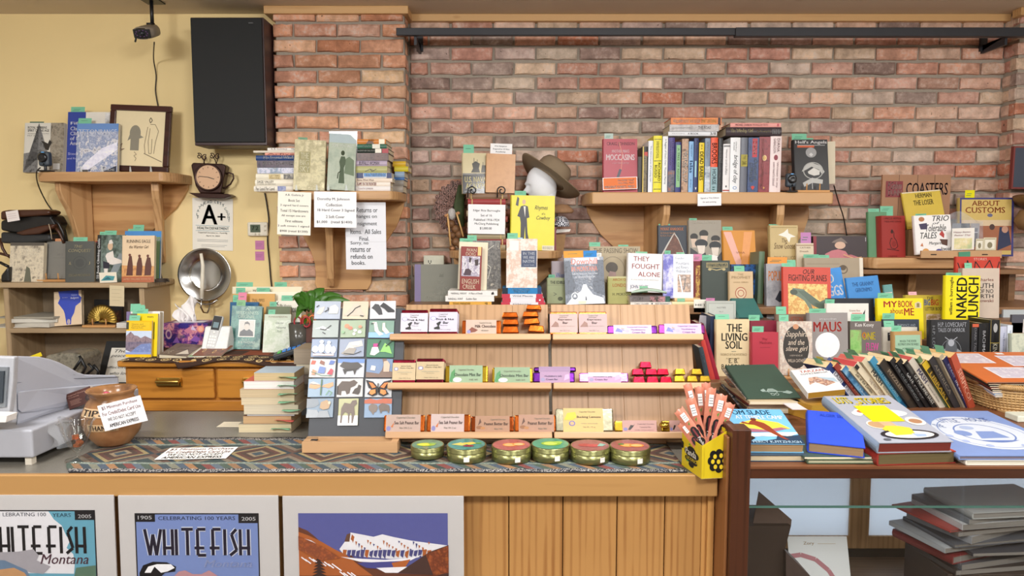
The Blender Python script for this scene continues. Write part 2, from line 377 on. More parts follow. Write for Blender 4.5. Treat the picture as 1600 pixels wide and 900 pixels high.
def brick_mesh(L, Hh, Dp, seed):
    rnd = random.Random(seed); bm = bmesh.new(); bmesh.ops.create_cube(bm, size=1)
    for v in bm.verts: v.co = Vector((v.co.x * L, v.co.y * Dp, v.co.z * Hh))
    fr = [e for e in bm.edges if all(v.co.y < 0 for v in e.verts)]
    lg = [e for e in fr if abs(e.verts[0].co.z - e.verts[1].co.z) < 1e-6]
    bmesh.ops.subdivide_edges(bm, edges=[e for e in bm.edges if abs(e.verts[0].co.x - e.verts[1].co.x) > L * .5], cuts=3, use_grid_fill=True)
    fr = [e for e in bm.edges if all(v.co.y < -Dp * .49 for v in e.verts) and (all(abs(v.co.z) > Hh * .49 for v in e.verts) and abs(e.verts[0].co.z - e.verts[1].co.z) < 1e-6 or all(abs(v.co.x) > L * .49 for v in e.verts))]
    bmesh.ops.bevel(bm, geom=fr, offset=.0065, segments=1, affect='EDGES')
    for v in bm.verts:
        if v.co.y < 0:
            e = .003
            v.co += Vector((rnd.uniform(-e, e), rnd.uniform(-.0012, .0012), rnd.uniform(-e, e)))
    me = bpy.data.meshes.new('brick'); bm.to_mesh(me); bm.free(); me.materials.append(BM)
    for p in me.polygons: p.use_smooth = False
    return me
BH = .0555
BV = {}
def get_brick(L):
    L = round(L / .006) * .006; k = (L, random.randrange(5))
    if k not in BV: BV[k] = brick_mesh(L, BH, .05, hash(k) & 999)
    return BV[k]
PALM = ['bd9484', 'c49c88', 'b08a78', 'bc9c88', 'c2a890', 'a08278', 'b29a90', 'b2826f', 'be9c86', '9a867c', 'c4ae9e', 'b08070', 'b8a694', 'b89080', '8e766c', 'c8a48c', 'b88a74', 'b6785e', 'c0a290']
PALP = ['c28c6e', 'ca9678', 'b98668', 'cca080', 'c69676', 'b6826a', 'cc9270', 'c08c74', 'd0ae8a', 'b8907c', 'caa08a', 'bc805f']
def lay(parent, x0, x1, zs, Yf, joint0, joint1, pitch, pal, skip=None):
    g = .0115
    for k, z in enumerate(zs):
        j = (joint0 if k % 2 == 0 else joint1); j -= math.ceil((j - x0) / pitch) * pitch
        while j < x1:
            a, b_ = max(j + g / 2, x0), min(j + pitch - g / 2, x1); j += pitch
            if b_ - a < .03: continue
            if skip and skip((a + b_) / 2, z): continue
            o = link('brick', get_brick(b_ - a), parent)
            o.location = ((a + b_) / 2, Yf + .025 + random.uniform(-.002, .002), z); o.rotation_euler = (random.uniform(-.01, .01), random.uniform(-.006, .006), random.uniform(-.012, .012))
            c = rgb(random.choice(pal)); f_ = random.uniform(1.0, 1.32); o.color = tuple(x * f_ for x in c[:3]) + (1,)
mortar = mat('a49a8c', .95, var=.12, sc=90, bump=.6)
wb = MB().box((-.52, YW, 0), (2.45, YW + .1, ZC), mortar).obj('wall_back'); struct(wb)
def hid_main(x, z):
    p = project(x, YW, z); px, py = p
    return px > 1640 or py > 520 or (py > 425 and px < 1330 and px > 655) or (1000 < px < 1225 and py > 360)
def project(x, y, z):
    zc = y * CP + (EYE - z) * SP; yc = (z - EYE) * CP + y * SP
    return 800 + F * x / zc, 450 - F * yc / zc
ZR = [2.463 + .0712 - .0712 * k + .0712 for k in range(24)]
lay(wb, -.5, 2.43, ZR, YW - .018, X(639, YW, 2.3), X(671, YW, 2.3), .2088, PALM, hid_main)
wp = MB().box((-1.118, YP, 0), (-.51, YW + .02, ZC), mortar).obj('wall_pillar'); struct(wp)
ZP = [2.539 + .0712 - .0712 * k for k in range(22)]
lay(wp, -1.128, -.503, ZP, YP - .018, X(495.7, YP, 2.4), X(460, YP, 2.4), .207, PALP, lambda x, z: project(x, YP, z)[1] > 500)
# side face of the pillar: header bricks
for k, z in enumerate(ZP):
    if z < 1.3: continue
    o = link('brick', get_brick(.1 if k % 2 else .075), wp); o.rotation_euler = (0, 0, math.pi / 2); o.location = (-.503 - .025 - .004, YP + .062 + .004, z); c = rgb(random.choice(PALP)); o.color = tuple(x * 1.2 for x in c[:3]) + (1,)
wr = MB().box((2.425, 3.45, 0), (3.2, 3.65, ZC), mortar).obj('wall_right_pillar'); struct(wr)
lay(wr, 2.415, 3.0, [z + .003 for z in ZR], 3.437, 2.62, 2.52, .2088, PALM, lambda x, z: project(x, 3.44, z)[1] > 640)
for k, z in enumerate(ZR):
    if z < 1.2: continue
    o = link('brick', get_brick(.1), wr); o.rotation_euler = (0, 0, -math.pi / 2); o.location = (2.43 + .012, 3.497, z + .003); c = rgb(random.choice(PALM)); o.color = tuple(x * 1.2 for x in c[:3]) + (1,)
plas = mat('f6dea4', .8, var=.035, sc=3, bump=.1); neu = mat('dcd8d0', .8)
struct(MB().box((-3.4, YL, 0), (-1.118, YL + .1, ZC), plas).obj('wall_left'))
struct(MB().box((-3.5, -5.2, 0), (-3.4, YL + .1, ZC), neu).obj('wall_far_left'))
struct(MB().box((3.2, -5.2, 0), (3.3, YL + .1, ZC), neu).obj('wall_right'))
struct(MB().box((-3.4, -5.2, ZC), (3.3, 3.7, ZC + .08), mat('dccdb6', .9, var=.05, sc=5, bump=.5)).obj('ceiling'))
struct(MB().box((-3.4, -5.2, -.05), (3.3, 3.7, 0), mat('6a5a48', .5, var=.1, sc=4)).obj('floor'))
struct(MB().box((-3.4, -5.3, 0), (3.3, -5.2, ZC), neu).obj('wall_front'))
tw = wood('d6ab74', 'b98850', 0)
struct(MB().box((-.49, YW - .045, ZC - .034), (2.42, YW, ZC), tw).obj('trim_1', bev=.003))
struct(MB().box((-1.16, YP - .04, ZC - .036), (-.485, YW, ZC), tw).obj('trim_2', bev=.003))
struct(MB().box((2.39, 3.40, ZC - .036), (3.1, 3.46, ZC), tw).obj('trim_3', bev=.003))
# steel rail
blk = mat('2b2d33', .45, var=.15, sc=20)
R_ = empty('sliding_rail', (0, 3.36, 2.5), 'long dark steel rail bolted along the brick wall under the ceiling trim', 'rail')
def W2(o): o.parent = R_; o.matrix_parent_inverse = Matrix.Translation((0, -3.36, -2.5)); return o
W2(MB().box((-.535, 3.335, 2.497), (1.05, 3.36, 2.531), blk).obj('rail_bar', bev=.003))
W2(MB().box((1.03, 3.325, 2.49), (2.43, 3.362, 2.53), blk).obj('rail_bar', bev=.003))
for x in (-.45, 2.3):
    q = MB(); q.box((x - .016, YW - .035, 2.47), (x + .016, YW - .02, 2.575), blk); q.box((x - .006, 3.36, 2.46), (x + .006, YW - .012, 2.5), blk); q.prism([(x - .006, 3.37, 2.497), (x - .006, YW - .02, 2.497), (x - .006, YW - .02, 2.47)], (.012, 0, 0), blk); W2(q.obj('bracket'))
    q = MB(); q.lathe([(0, 0), (.008, 0), (.008, .006), (0, .007)], mat('9a9a98', .3, 1), 10, Matrix.Translation((x, YW - .03, 2.565)) @ Matrix.Rotation(math.pi / 2, 4, 'X')); W2(q.obj('bolt'))
# ================= SHELVES AND FURNITURE =================
T_ = Matrix.Translation
pine = lambda ax=0: wood('cda272', 'a87a4c', ax, 1, .4)
pinel = lambda ax=0: wood('c69e74', 'ad8660', ax, 1, .4)
def corbel_shelf(x0, x1, Yf, Yb, z, th, label, fins, fdep, pan, chamf=.05, name='corbel_shelf'):
    """board on a shaped back panel with curved fins; x in metres, pan = (drop, half width at foot, centre x)"""
    cx = (x0 + x1) / 2; r = empty(name, (cx, Yb, z - th), label, 'shelf')
    mb = MB(); n = 8; pts = [(x0 - cx, 0, 0), (x1 - cx, 0, 0)]
    hw = (x1 - x0) / 2; dpt = Yb - Yf
    side = dpt * .45
    pts = [(-hw, 0, 0), (hw, 0, 0), (hw, -side, 0)]
    for i in range(1, n):
        a = i / n * math.pi / 2; pts.append((hw - chamf * (1 - math.cos(a)) , -side - (dpt - side) * math.sin(a), 0))
    pts += [(-p[0], p[1], 0) for p in pts[2:][::-1]]
    mb.prism(pts[::-1], (0, 0, th), pine(0)); mb.obj('shelf_board', r, bev=.006)
    drop, fw, pcx = pan; pcx -= cx
    prof = [(0, 1.0), (.06, 1), (.14, .96), (.28, .86), (.42, .68), (.56, .5), (.7, .38), (.84, .33), (.93, .34), (1, .26)]
    hwp = hw * .96
    def wv(k): return fw + (hwp - fw) * (k - .26) / .74
    L = [(pcx * t_ - wv(k), 0, -drop * t_) for t_, k in prof]; Rr = [(pcx * t_ + wv(k), 0, -drop * t_) for t_, k in prof]
    q = MB(); q.prism((L + Rr[::-1]), (0, -.02, 0), wood('cfa06a', 'a87444', 0)); q.obj('back_panel', r, bev=.002)
    for fx in fins:
        fy = [(0, 1.0), (.1, .99), (.2, .9), (.32, .74), (.45, .62), (.6, .52), (.75, .44), (.9, .36), (1, .2)]
        P = [(0, 0)] + [(-fdep * k, -drop * .96 * t_) for t_, k in fy] + [(0, -drop * .96)]
        q = MB(); a = fx[1]
        q.prism([(0, y - .02, zz) for y, zz in P], (.034, 0, 0), pine(2), Matrix.Translation((fx[0] - cx, 0, 0)) @ Matrix.Rotation(D(a), 4, 'Z')); q.obj('curved_bracket', r, bev=.004)
    return r
S1, S2, S3, S4, S5 = 1.868, 1.774, 1.774, 1.505, 1.474
corbel_shelf(X(47, 3.27, S1), X(263, 3.27, S1), 3.27, YL, S1, .045, 'pine corbel shelf on the yellow wall holding the framed sketch', [(X(118, 3.4, S1), -18), (X(225, 3.4, S1), 20)], .17, (.40, .1, X(176, 3.5, 1.6)))
corbel_shelf(X(430, 3.15, S2), X(622, 3.15, S2), 3.15, YP - .014, S2, .04, 'pine corbel shelf on the brick pillar under stacked books', [(X(500, 3.3, S2), 12)], .2, (.42, .12, X(535, 3.4, 1.5)))
corbel_shelf(X(918, 3.25, S3), X(1310, 3.25, S3), 3.25, YW - .014, S3, .055, 'long pine corbel shelf on the brick wall holding a row of books', [(X(1012, 3.4, S3), 12), (X(1218, 3.4, S3), -12)], .24, (.50, .3, X(1118, 3.5, 1.6)), chamf=.03)
corbel_shelf(X(698, 3.25, S4), X(882, 3.25, S4), 3.25, YW - .014, S4, .038, 'small pine corbel shelf under the yellow book and foam head', [(X(790, 3.4, S4), 0)], .2, (.3, .1, X(780, 3.5, 1.4)), chamf=.09)
corbel_shelf(X(1355, 3.2, S5), X(1560, 3.2, S5), 3.2, YW - .014, S5, .05, 'pine corbel shelf near the right end of the brick wall', [(X(1440, 3.4, S5), -25)], .2, (.4, .1, X(1440, 3.5, 1.3)), chamf=.06)
# hutch on the left
HX0, HX1 = -2.34, X(223, 3.26, 1.36); HT = 1.358
ash = lambda ax: wood('b39a78', '8f7757', ax, 1, .5)
r = empty('bookcase', (-2.05, 3.4, .86), 'weathered beige wooden bookcase behind the cash register, books on its top', 'bookcase')
def Wl(mb, n, p=r, **k):
    o = mb.obj(n, None, **k); o.data.transform(T_(-p.location)); o.parent = p; return o
q = MB(); q.box((HX0 - .3, 3.24, HT - .024), (HX1 + .03, YL - .002, HT), ash(0)); Wl(q, 'top_board', bev=.004)
for a in (HX0 - .025, HX1 - .02): q = MB(); q.box((a, 3.26, .87), (a + .024, YL - .002, HT - .024), ash(2)); Wl(q, 'side_panel', bev=.002)
q = MB(); q.box((HX0, YL - .016, .87), (HX1 - .02, YL - .004, HT - .024), mat('8a7860', .7)); Wl(q, 'back_panel')
S2Z = 1.143
q = MB(); q.box((HX0, 3.25, S2Z - .02), (HX1 - .02, YL - .018, S2Z), ash(0)); Wl(q, 'shelf')
q = MB(); q.box((HX0, 3.25, .87), (HX1 - .02, YL - .018, .89), ash(0)); Wl(q, 'shelf')
# back counter that carries bookcase, chest and tiers
q = MB(); q.box((-3.3, 2.74, .80), (-.45, YP - .02, .855), wood('7d5a3c', '5a3e28', 0)); q.box((-3.3, 2.8, 0), (-.47, 3.4, .8), wood('7d5a3c', '5a3e28', 2))
lab(q.obj('back_counter', bev=.004), 'brown wooden back counter along the wall under the chest and bookcase', 'counter')
# chest of drawers
CZ = 1.069; cx0, cx1 = X(192, 2.85, 1.0), X(520, 2.85, 1.0)
ch = lambda ax: wood('c98838', '9c6224', ax, 1, .3, .3)
r = empty('drawer_chest', ((cx0 + cx1) / 2, 3.0, .856), 'honey coloured wooden drawer chest with brass pull beneath the phone', 'chest')
q = MB(); q.box((cx0 - .012, 2.83, CZ - .026), (cx1 + .012, 3.38, CZ), ch(0)); Wl(q, 'chest_top', r, bev=.008, seg=3)
q = MB(); q.box((cx0, 2.87, .856), (cx1, 3.36, CZ - .026), ch(0)); q.box((cx0, 2.855, .856), (cx1, 2.87, .9), ch(0)); Wl(q, 'carcass', r, bev=.003)
for a, b_ in ((197, 334), (338, 462)):
    q = MB(); q.box((X(a, 2.85, 1), 2.85, .908), (X(b_, 2.85, 1), 2.874, 1.034), ch(0)); d = Wl(q, 'drawer', r, bev=.008, seg=3)
    hx = (X(a, 2.85, 1) + X(b_, 2.85, 1)) / 2; q = MB(); br = mat('d0b060', .35, 1, var=.1)
    q.box((hx - .05, 2.838, .962), (hx + .05, 2.851, .998), br); q.tube([(hx - .046, 2.84, .99), (hx - .046, 2.826, .984), (hx + .046, 2.826, .984), (hx + .046, 2.84, .99)], .007, br)
    q.box((hx - .046, 2.826, .968), (hx + .046, 2.83, .984), br); Wl(q, 'brass_pull', r, bev=.004).parent = d
# cloth on the chest
def clothmat(kind):
    m, t, b = newmat('patterned_cloth'); b.inputs['Roughness'].default_value = .9
    tc = nd(t, 'ShaderNodeTexCoord'); sx = nd(t, 'ShaderNodeSeparateXYZ'); t.links.new(tc.outputs['Object'], sx.inputs[0])
    return m, t, b, tc, sx
def m2(t, op, a, b_=None):
    n = nd(t, 'ShaderNodeMath', operation=op)
    for i, v in enumerate((a, b_)):
        if v is None: continue
        if isinstance(v, (int, float)): n.inputs[i].default_value = v
        else: t.links.new(v, n.inputs[i])
    return n.outputs[0]
def mixc(t, f, a, b_):
    n = nd(t, 'ShaderNodeMix', data_type='RGBA')
    for i, v in ((0, f), (6, a), (7, b_)):
        if isinstance(v, str): n.inputs[i].default_value = rgb(v)
        else: t.links.new(v, n.inputs[i])
    return n.outputs[2]
m, t, b, tc, sx = clothmat(0)
vo = nd(t, 'ShaderNodeTexVoronoi'); vo.inputs['Scale'].default_value = 18; vo.inputs['Randomness'].default_value = .3; t.links.new(tc.outputs['Object'], vo.inputs['Vector'])
ring = ramp(t, ['3a2418', 'e0c48a', '3a2418', 'e0c48a', '3a2418'], [0, .12, .2, .3, .36], True); t.links.new(vo.outputs['Distance'], ring.inputs[0])
ck = nd(t, 'ShaderNodeTexChecker'); ck.inputs['Scale'].default_value = 9; t.links.new(tc.outputs['Object'], ck.inputs[0]); ck.inputs[1].default_value = rgb('8a4426'); ck.inputs[2].default_value = rgb('4a2c1c')
t.links.new(mixc(t, m2(t, 'LESS_THAN', sx.outputs[1], .1), ck.outputs[0], ring.outputs[0]), b.inputs['Base Color'])
r = MB(); hx0, hx1 = X(190, 2.83, CZ), X(475, 2.83, CZ)
def cl(u, v):
    x = hx0 + (hx1 - hx0) * u; y = 3.25 - (.45) * v; z = CZ + .004
    xx = u * 9; f = 2.845 - .01 * math.sin(xx * 2)
    if v > .88:
        k = (v - .88) / .12; y = 2.846 - .03 * min(1, k * 1.5); dr = max(0, .5 + .5 * math.sin(xx * 1.1 - 1.2)) * (.035 if u > .3 else .008)
        z = CZ + .004 - dr * k
    return Vector((x, y, z))
q = MB(); q.grid(cl, 60, 24, m); o = q.obj('table_cloth', None, solid=.0025); o.data.transform(T_(-Vector((hx0, 2.83, CZ)))); o.location = (hx0, 2.83, CZ)
lab(o, 'brown cloth with ochre spirals draped over the drawer chest', 'cloth')
# ---- front counter ----
CT = .95; CYF, CYB = 1.83, 2.49
cxr = X(1121, CYF, CT)
ct = empty('sales_counter', (-.2, 2.1, 0), 'pine fronted sales counter with grey laminate top running along the foreground', 'counter')
q = MB(); q.box((-2.2, CYF + .012, CT - .02), (cxr - .01, CYB, CT), mat('77736a', .25, var=.25, sc=220)); Wl(q, 'laminate_top', ct, bev=.001)
q = MB(); q.box((-2.2, CYF - .006, CT - .058), (cxr, CYF + .012, CT + .001), wood('b58a54', '906436', 0)); Wl(q, 'edge_board', ct, bev=.003)
q = MB(); q.box((-2.2, CYF + .07, 0), (cxr - .02, CYB - .03, CT - .02), mat('4a3626', .7)); Wl(q, 'carcass', ct)
pxs = [-200, -110, -30, 48, 128, 210, 292, 374, 458, 540, 624, 708, 795, 880, 965, 1040, 1098]
for a, b_ in zip(pxs, pxs[1:]):
    q = MB(); q.box((X(a, 1.86, .85) + .0012, 1.868, .1), (X(b_, 1.86, .85) - .0012, 1.882, CT - .058), wood('bf8e54', '986434', 2)); Wl(q, 'plank', ct, bev=.002)
for a, b_, y in ((1098, 1106, 1.872), (1106, 1116, 1.858)):
    q = MB(); q.box((X(a, 1.86, .85), y, .1), (X(b_, 1.86, .85), 1.9, CT - .058), wood('cf9c5c', 'a87040', 2)); Wl(q, 'corner_post', ct, bev=.002)
# ---- glass display case ----
GF = 1.75; GT = .998; gx0 = X(1142, GF, .9); gx1 = 2.2; GB = 2.56
wal = lambda ax: wood('4a2818', '301a0e', ax, 1, .35, .2)
g = empty('display_case', ((gx0 + gx1) / 2, 2.1, 0), 'walnut framed glass display case at right with books on its top', 'display case')
q = MB(); q.box((gx0, GF, 0), (gx0 + .048, GF + .06, 1.095), wal(2)); Wl(q, 'corner_post', g, bev=.002)
q = MB(); q.prism([(gx0 - .008, GF + .02, 0), (gx0 - .008, GF + .02, 1.07), (gx0 - .008, GB, 1.07), (gx0 - .008, GB, 0)][::-1], (.008, 0, 0), wood('8a5a34', '6a4024', 2)); Wl(q, 'side_panel', g, bev=.002)
q = MB(); q.prism([(gx0, GF + .06, .0), (gx0, GF + .06, 1.095), (gx0, GB, 1.08), (gx0, GB, 0)][::-1], (.022, 0, 0), wal(2)); Wl(q, 'side_panel', g, bev=.002)
q = MB(); q.box((gx0 + .048, GF + .005, GT - .032), (gx1, GF + .03, GT - .004), wal(0)); Wl(q, 'front_rail', g, bev=.002)
q = MB(); q.box((gx0 + .024, GF + .004, GT - .006), (gx1, GF + .09, GT), wood('7a4c30', '5c3620', 0)); q.box((gx0 + .024, GF + .09, GT - .006), (gx1, GB, GT), wood('7a4c30', '5c3620', 0)); Wl(q, 'top_board', g)
q = MB(); q.box((gx0 + .048, GF + .012, .1), (gx0 + .6, GF + .017, GT - .032), pane(.04)); q.box((gx0 + .605, GF + .012, .1), (gx1, GF + .017, GT - .032), pane(.04)); Wl(q, 'front_glass', g)
q = MB(); q.box((gx0 + .03, GF + .03, .880), (gx1, GF + .33, .8855), pane(.03)); q.box((gx0 + .03, GF + .027, .880), (gx1, GF + .03, .8855), mat('4f7a70', .2)); Wl(q, 'glass_shelf', g)
FROST = bpy.data.materials.new('frosted_pane'); FROST.use_nodes = True; t = FROST.node_tree; t.nodes.clear(); o_ = nd(t, 'ShaderNodeOutputMaterial'); tl = nd(t, 'ShaderNodeBsdfTranslucent'); df = nd(t, 'ShaderNodeBsdfDiffuse'); mx = nd(t, 'ShaderNodeMixShader'); tl.inputs[0].default_value = rgb('dfe6ee'); df.inputs[0].default_value = rgb('d8e0e8'); mx.inputs[0].default_value = .45; t.links.new(tl.outputs[0], mx.inputs[1]); t.links.new(df.outputs[0], mx.inputs[2]); t.links.new(mx.outputs[0], o_.inputs[0])
# stiles at the back with pale sliding doors
GD = 2.4
for a, b_ in ((gx0 + .03, 1348), (1348, 1640)):
    A = a if isinstance(a, float) else X(a, GD, .85); Bx = X(b_, GD, .85)
    q = MB(); oak = wood('c29a6c', '9c7448', 2); s = .035
    q.box((A, GD, .48), (A + s, GD + .02, .96), oak); q.box((Bx - s, GD, .48), (Bx, GD + .02, .96), oak); q.box((A + s, GD, .48), (Bx - s, GD + .02, .525), oak); f_ = Wl(q, 'back_door', g, bev=.002)
    q = MB(); q.box((A + s, GD + .008, .525), (Bx - s, GD + .0095, .96), FROST); o = Wl(q, 'door_pane', g); o.parent = f_
q = MB(); q.box((gx0 + .03, GD - .002, .45), (gx1, GD + .03, .48), mat('28221c', .6)); Wl(q, 'back_rail', g)
q = MB(); q.box((gx0 + .024, GF + .03, .435), (gx1, GD - .004, .45), wood('6e5a48', '54422f', 0)); Wl(q, 'floor_board', g)
# ---- tiers behind the case ----
TZ0, TZ1, TZ2, TZ3 = 1.03, 1.15, 1.275, 1.42
dk = wood('8a6646', '68482e', 0)
tt = empty('display_table', (1.2, 2.95, 0), 'brown stepped wooden display table under the ranks of old books', 'table')
for i, (a, y0, y1, z0, z1) in enumerate(((X(1070, 2.6, TZ0), 2.60, 3.38, TZ0 - .03, TZ0), (X(1085, 2.9, TZ1), 2.87, 3.38, TZ0, TZ1), (X(632, 3, TZ2), 2.96, 3.38, TZ2 - .03, TZ2), (X(860, 3.2, TZ3), 3.19, 3.38, TZ3 - .02, TZ3))):
    q = MB(); q.box((a, y0, z0), (2.38, y1, z1), dk); Wl(q, ['table_top', 'step', 'step', 'step'][i], tt, bev=.003)
q = MB()
for x in (X(640, 3, TZ2), 2.3):
    q = MB(); q.box((x, 3.0, 0 if x < 0 else TZ0), (x + .03, 3.37, TZ2 - .03), dk); Wl(q, 'support', tt)
for x in (X(870, 3.2, TZ3), 2.3):
    q = MB(); q.box((x, 3.25, TZ2), (x + .03, 3.37, TZ3 - .02), dk); Wl(q, 'support', tt)
for x in (X(1075, 2.65, TZ0), 2.3):
    for y in (2.64, 3.32): q = MB(); q.box((x, y, 0), (x + .05, y + .05, TZ0 - .03), dk); Wl(q, 'leg', tt)
# ---- chocolate rack (two leaning units) ----
RT = D(20)
RZ = lambda: Matrix.Rotation(-RT, 4, 'X')
def rack_unit(x0, x1, Y, label, ys, lx0, lx1):
    """x0..x1 px of the back panel at its foot; ys local heights of the shelves; lx extra overhang of the shelves"""
    a, b_ = X(x0, Y, CT), X(x1, Y, CT); M = T_((a, Y, CT)) @ RZ(); r = empty('chocolate_rack', M, label, 'rack'); W = b_ - a
    st = 4; w_ = W / st
    for i in range(st): q = MB(); q.box((i * w_, 0, .03), ((i + 1) * w_ - .0004, .016, .438), wood('b08a62', '957048', 2, 1, .4)); q.obj('back_plank', r, bev=.001)
    for z in ys:
        q = MB(); q.box((-lx0, -.075, z - .02), (W + lx1, 0, z), pinel(0)); q.obj('shelf', r, bev=.003)
    q = MB(); q.box((0, .016, .0), (W, .05, .03), pinel(0)); q.obj('foot_rail', r, bev=.002)
    q = MB(); q.box((.1, -.01, 0), (W - .1, .03, .028), wood('a87e56', '805a38', 0)); q.obj('plinth', r, bev=.002)
    return M, r, W
RY = 2.1
RSH = [.032, .178, .328]
# ================= LEFT: WALL THINGS =================
def sheet(bl, br, tl, Y, col, label, spec='', cat='sign', name='paper_sign', Yt=None, group=None, th=.0006, rough=.5, Yr=None, **k):
    a = at(*bl, Y); b_ = at(*br, Yr or Y); c = at(*tl, Yt or Y)
    x = b_ - a; W = x.length; x.normalize(); z = c - a; z -= x * z.dot(x); H = z.length; z.normalize(); y = z.cross(x)
    M = Mx(a, x, y, z); r = empty(name, M, label, cat, group)
    q = MB(); q.box((0, 0, 0), (W, th, H), mat(col, rough, var=.02)); q.obj('sheet', r, **k)
    if spec: q = MB(); printer(spec, q, (0, 0, 0), (W, 0, 0), (0, 0, H), rough=rough); q.obj('printed_face', r)
    return r, W, H
def mesh_thing(name, mb, label, cat, loc=None, group=None, **k):
    o = mb.obj(name, None, **k)
    if loc is not None: o.data.transform(T_(-Vector(loc))); o.location = loc
    return lab(o, label, cat, group)
def part(mb, n, r, **k):
    """world-space mesh made a child of an unrotated empty"""
    o = mb.obj(n, None, **k); o.data.transform(r.matrix_world.inverted() if r.matrix_world != Matrix() else T_(-r.location)); o.parent = r; return o
blk2 = mat('17181a', .4); dkb = mat('2a1c16', .4, .3, var=.2)
# speaker
sx0, sx1 = -1.468, -1.133
r = empty('wall_speaker', (-1.3, 3.45, 1.985), 'large flat black rectangular speaker panel hung high beside brick pillar', 'speaker')
q = MB(); q.box((sx0, 3.3, 1.99), (sx1, 3.45, 2.567), mat('3a2626', .4)); part(q, 'cabinet', r, bev=.004)
q = MB(); q.box((sx0 + .004, 3.29, 2.004), (sx1 - .006, 3.3, 2.562), mat('1c1e1f', .75, var=.06, sc=200)); part(q, 'grille', r, bev=.004)
q = MB(); q.box((sx0 + .27, 3.287, 2.536), (sx0 + .292, 3.29, 2.541), mat('55585a', .3)); part(q, 'badge', r)
q = MB(); q.box((sx0 + .03, 3.45, 2.2), (sx1 - .03, YL, 2.4), mat('141414', .6)); part(q, 'wall_bracket', r)
# ceiling camera
r = empty('security_camera', (X(237, 3.3, 2.6), 3.3, ZC), 'grey and black security camera hanging on a ceiling rod', 'camera')
cxx = X(237, 3.3, 2.6)
q = MB(); q.box((cxx - .04, 3.27, ZC - .006), (cxx + .04, 3.35, ZC), blk2); part(q, 'ceiling_plate', r)
q = MB(); q.tube([(cxx, 3.3, ZC), (cxx, 3.3, ZC - .11)], .008, blk2, 12); q.lathe([(0, -.02), (.011, -.02), (.011, .012), (0, .012)], blk2, 12, T_((cxx, 3.3, ZC - .115))); part(q, 'rod', r)
q = MB(); q.tube([(cxx - .022, 3.295, ZC - .108), (cxx, 3.295, ZC - .108)], .006, blk2, 8); part(q, 'knob', r)
Mc = T_((cxx + .01, 3.22, ZC - .165)) @ Matrix.Rotation(D(22), 4, 'X') @ Matrix.Rotation(D(6), 4, 'Z')
q = MB(); q.grid(lambda u, v: Mc @ Vector(((.045 if 0 < v < 1 else .03) * (abs(math.cos(u * 2 * math.pi)) ** .6) * (1 if math.cos(u * 2 * math.pi) > 0 else -1), -.05 + .13 * v, .024 * (abs(math.sin(u * 2 * math.pi)) ** .6) * (1 if math.sin(u * 2 * math.pi) > 0 else -1))), 24, 4, mat('8a8072', .4), wrap=True); part(q, 'camera_body', r, solid=.002)
q = MB(); q.box((-.036, -.052, -.019), (.036, -.045, .019), blk2, Mc); part(q, 'lens_face', r, bev=.006)
q = MB(); q.lathe([(0, 0), (.012, 0), (.01, .004), (0, .005)], mat('20242c', .1), 16, Mc @ T_((0, -.052, 0)) @ Matrix.Rotation(math.pi / 2, 4, 'X'))
for i in range(10): a = i * .628; q.lathe([(0, 0), (.0035, 0), (0, .002)], mat('8a6aa0', .2), 6, Mc @ T_((.025 * math.cos(a), -.053, .013 * math.sin(a))) @ Matrix.Rotation(math.pi / 2, 4, 'X'))
part(q, 'lens', r)
q = MB(); q.tube([(cxx - .02, 3.2, ZC - .18), (cxx - .024, 3.19, ZC - .215)], .004, blk2, 8); part(q, 'antenna', r)
def cable(pts, Y, rad, label, name='cable', col='221c1a', plug=False):
    P = [at(a, b_, Y if len(c) == 0 else c[0]) for a, b_, *c in pts]; S = []
    for i in range(len(P) - 1):
        p0, p1, p2, p3 = P[max(0, i - 1)], P[i], P[i + 1], P[min(len(P) - 1, i + 2)]
        for k in range(5):
            t = k / 5; S.append(.5 * ((2 * p1) + (p2 - p0) * t + (2 * p0 - 5 * p1 + 4 * p2 - p3) * t * t + (3 * p1 - p0 - 3 * p2 + p3) * t ** 3))
    S.append(P[-1]); q = MB(); q.tube(S, rad, mat(col, .5), 6)
    return mesh_thing(name, q, label, 'cable', P[0])
cable([(241, 66, 3.22), (240, 92, 3.45), (244, 118, 3.5), (243, 142, 3.5), (247, 166, 3.5)], 3.5, .0028, 'thin black cable dropping from ceiling camera to picture frame')
cable([(247, 268, 3.49), (253, 285), (256, 305), (254, 330), (250, 355), (249, 385), (252, 430), (258, 441, 3.4)], 3.5, .0028, 'black cable with inline bulge hanging right of the sketch shelf')
q = MB(); a = at(254, 330, 3.495); q.tube([a + Vector((0, 0, .02)), a, a - Vector((.003, 0, .05)), a - Vector((.004, 0, .07))], [.003, .007, .007, .003], blk2, 8); mesh_thing('inline_switch', q, 'black inline lump on the cable right of sketch shelf', 'cable', a)
cable([(63, 262, 3.25), (57, 270, 3.24), (60, 290, 3.4), (75, 320, 3.49), (98, 350), (106, 380), (108, 402)], 3.5, .0028, 'black cable dangling from small camera on the sketch shelf')
cable([(413, 298, 3.5), (417, 320), (420, 345), (418, 375), (421, 410), (423, 435), (425, 452)], 3.5, .0035, 'black wire running down the yellow wall beside the thermostat')
cable([(1303, 290, 3.3), (1310, 315, 3.42), (1318, 340, 3.5), (1323, 368, 3.5)], 3.5, .003, 'black wire falling from right end of the long shelf')
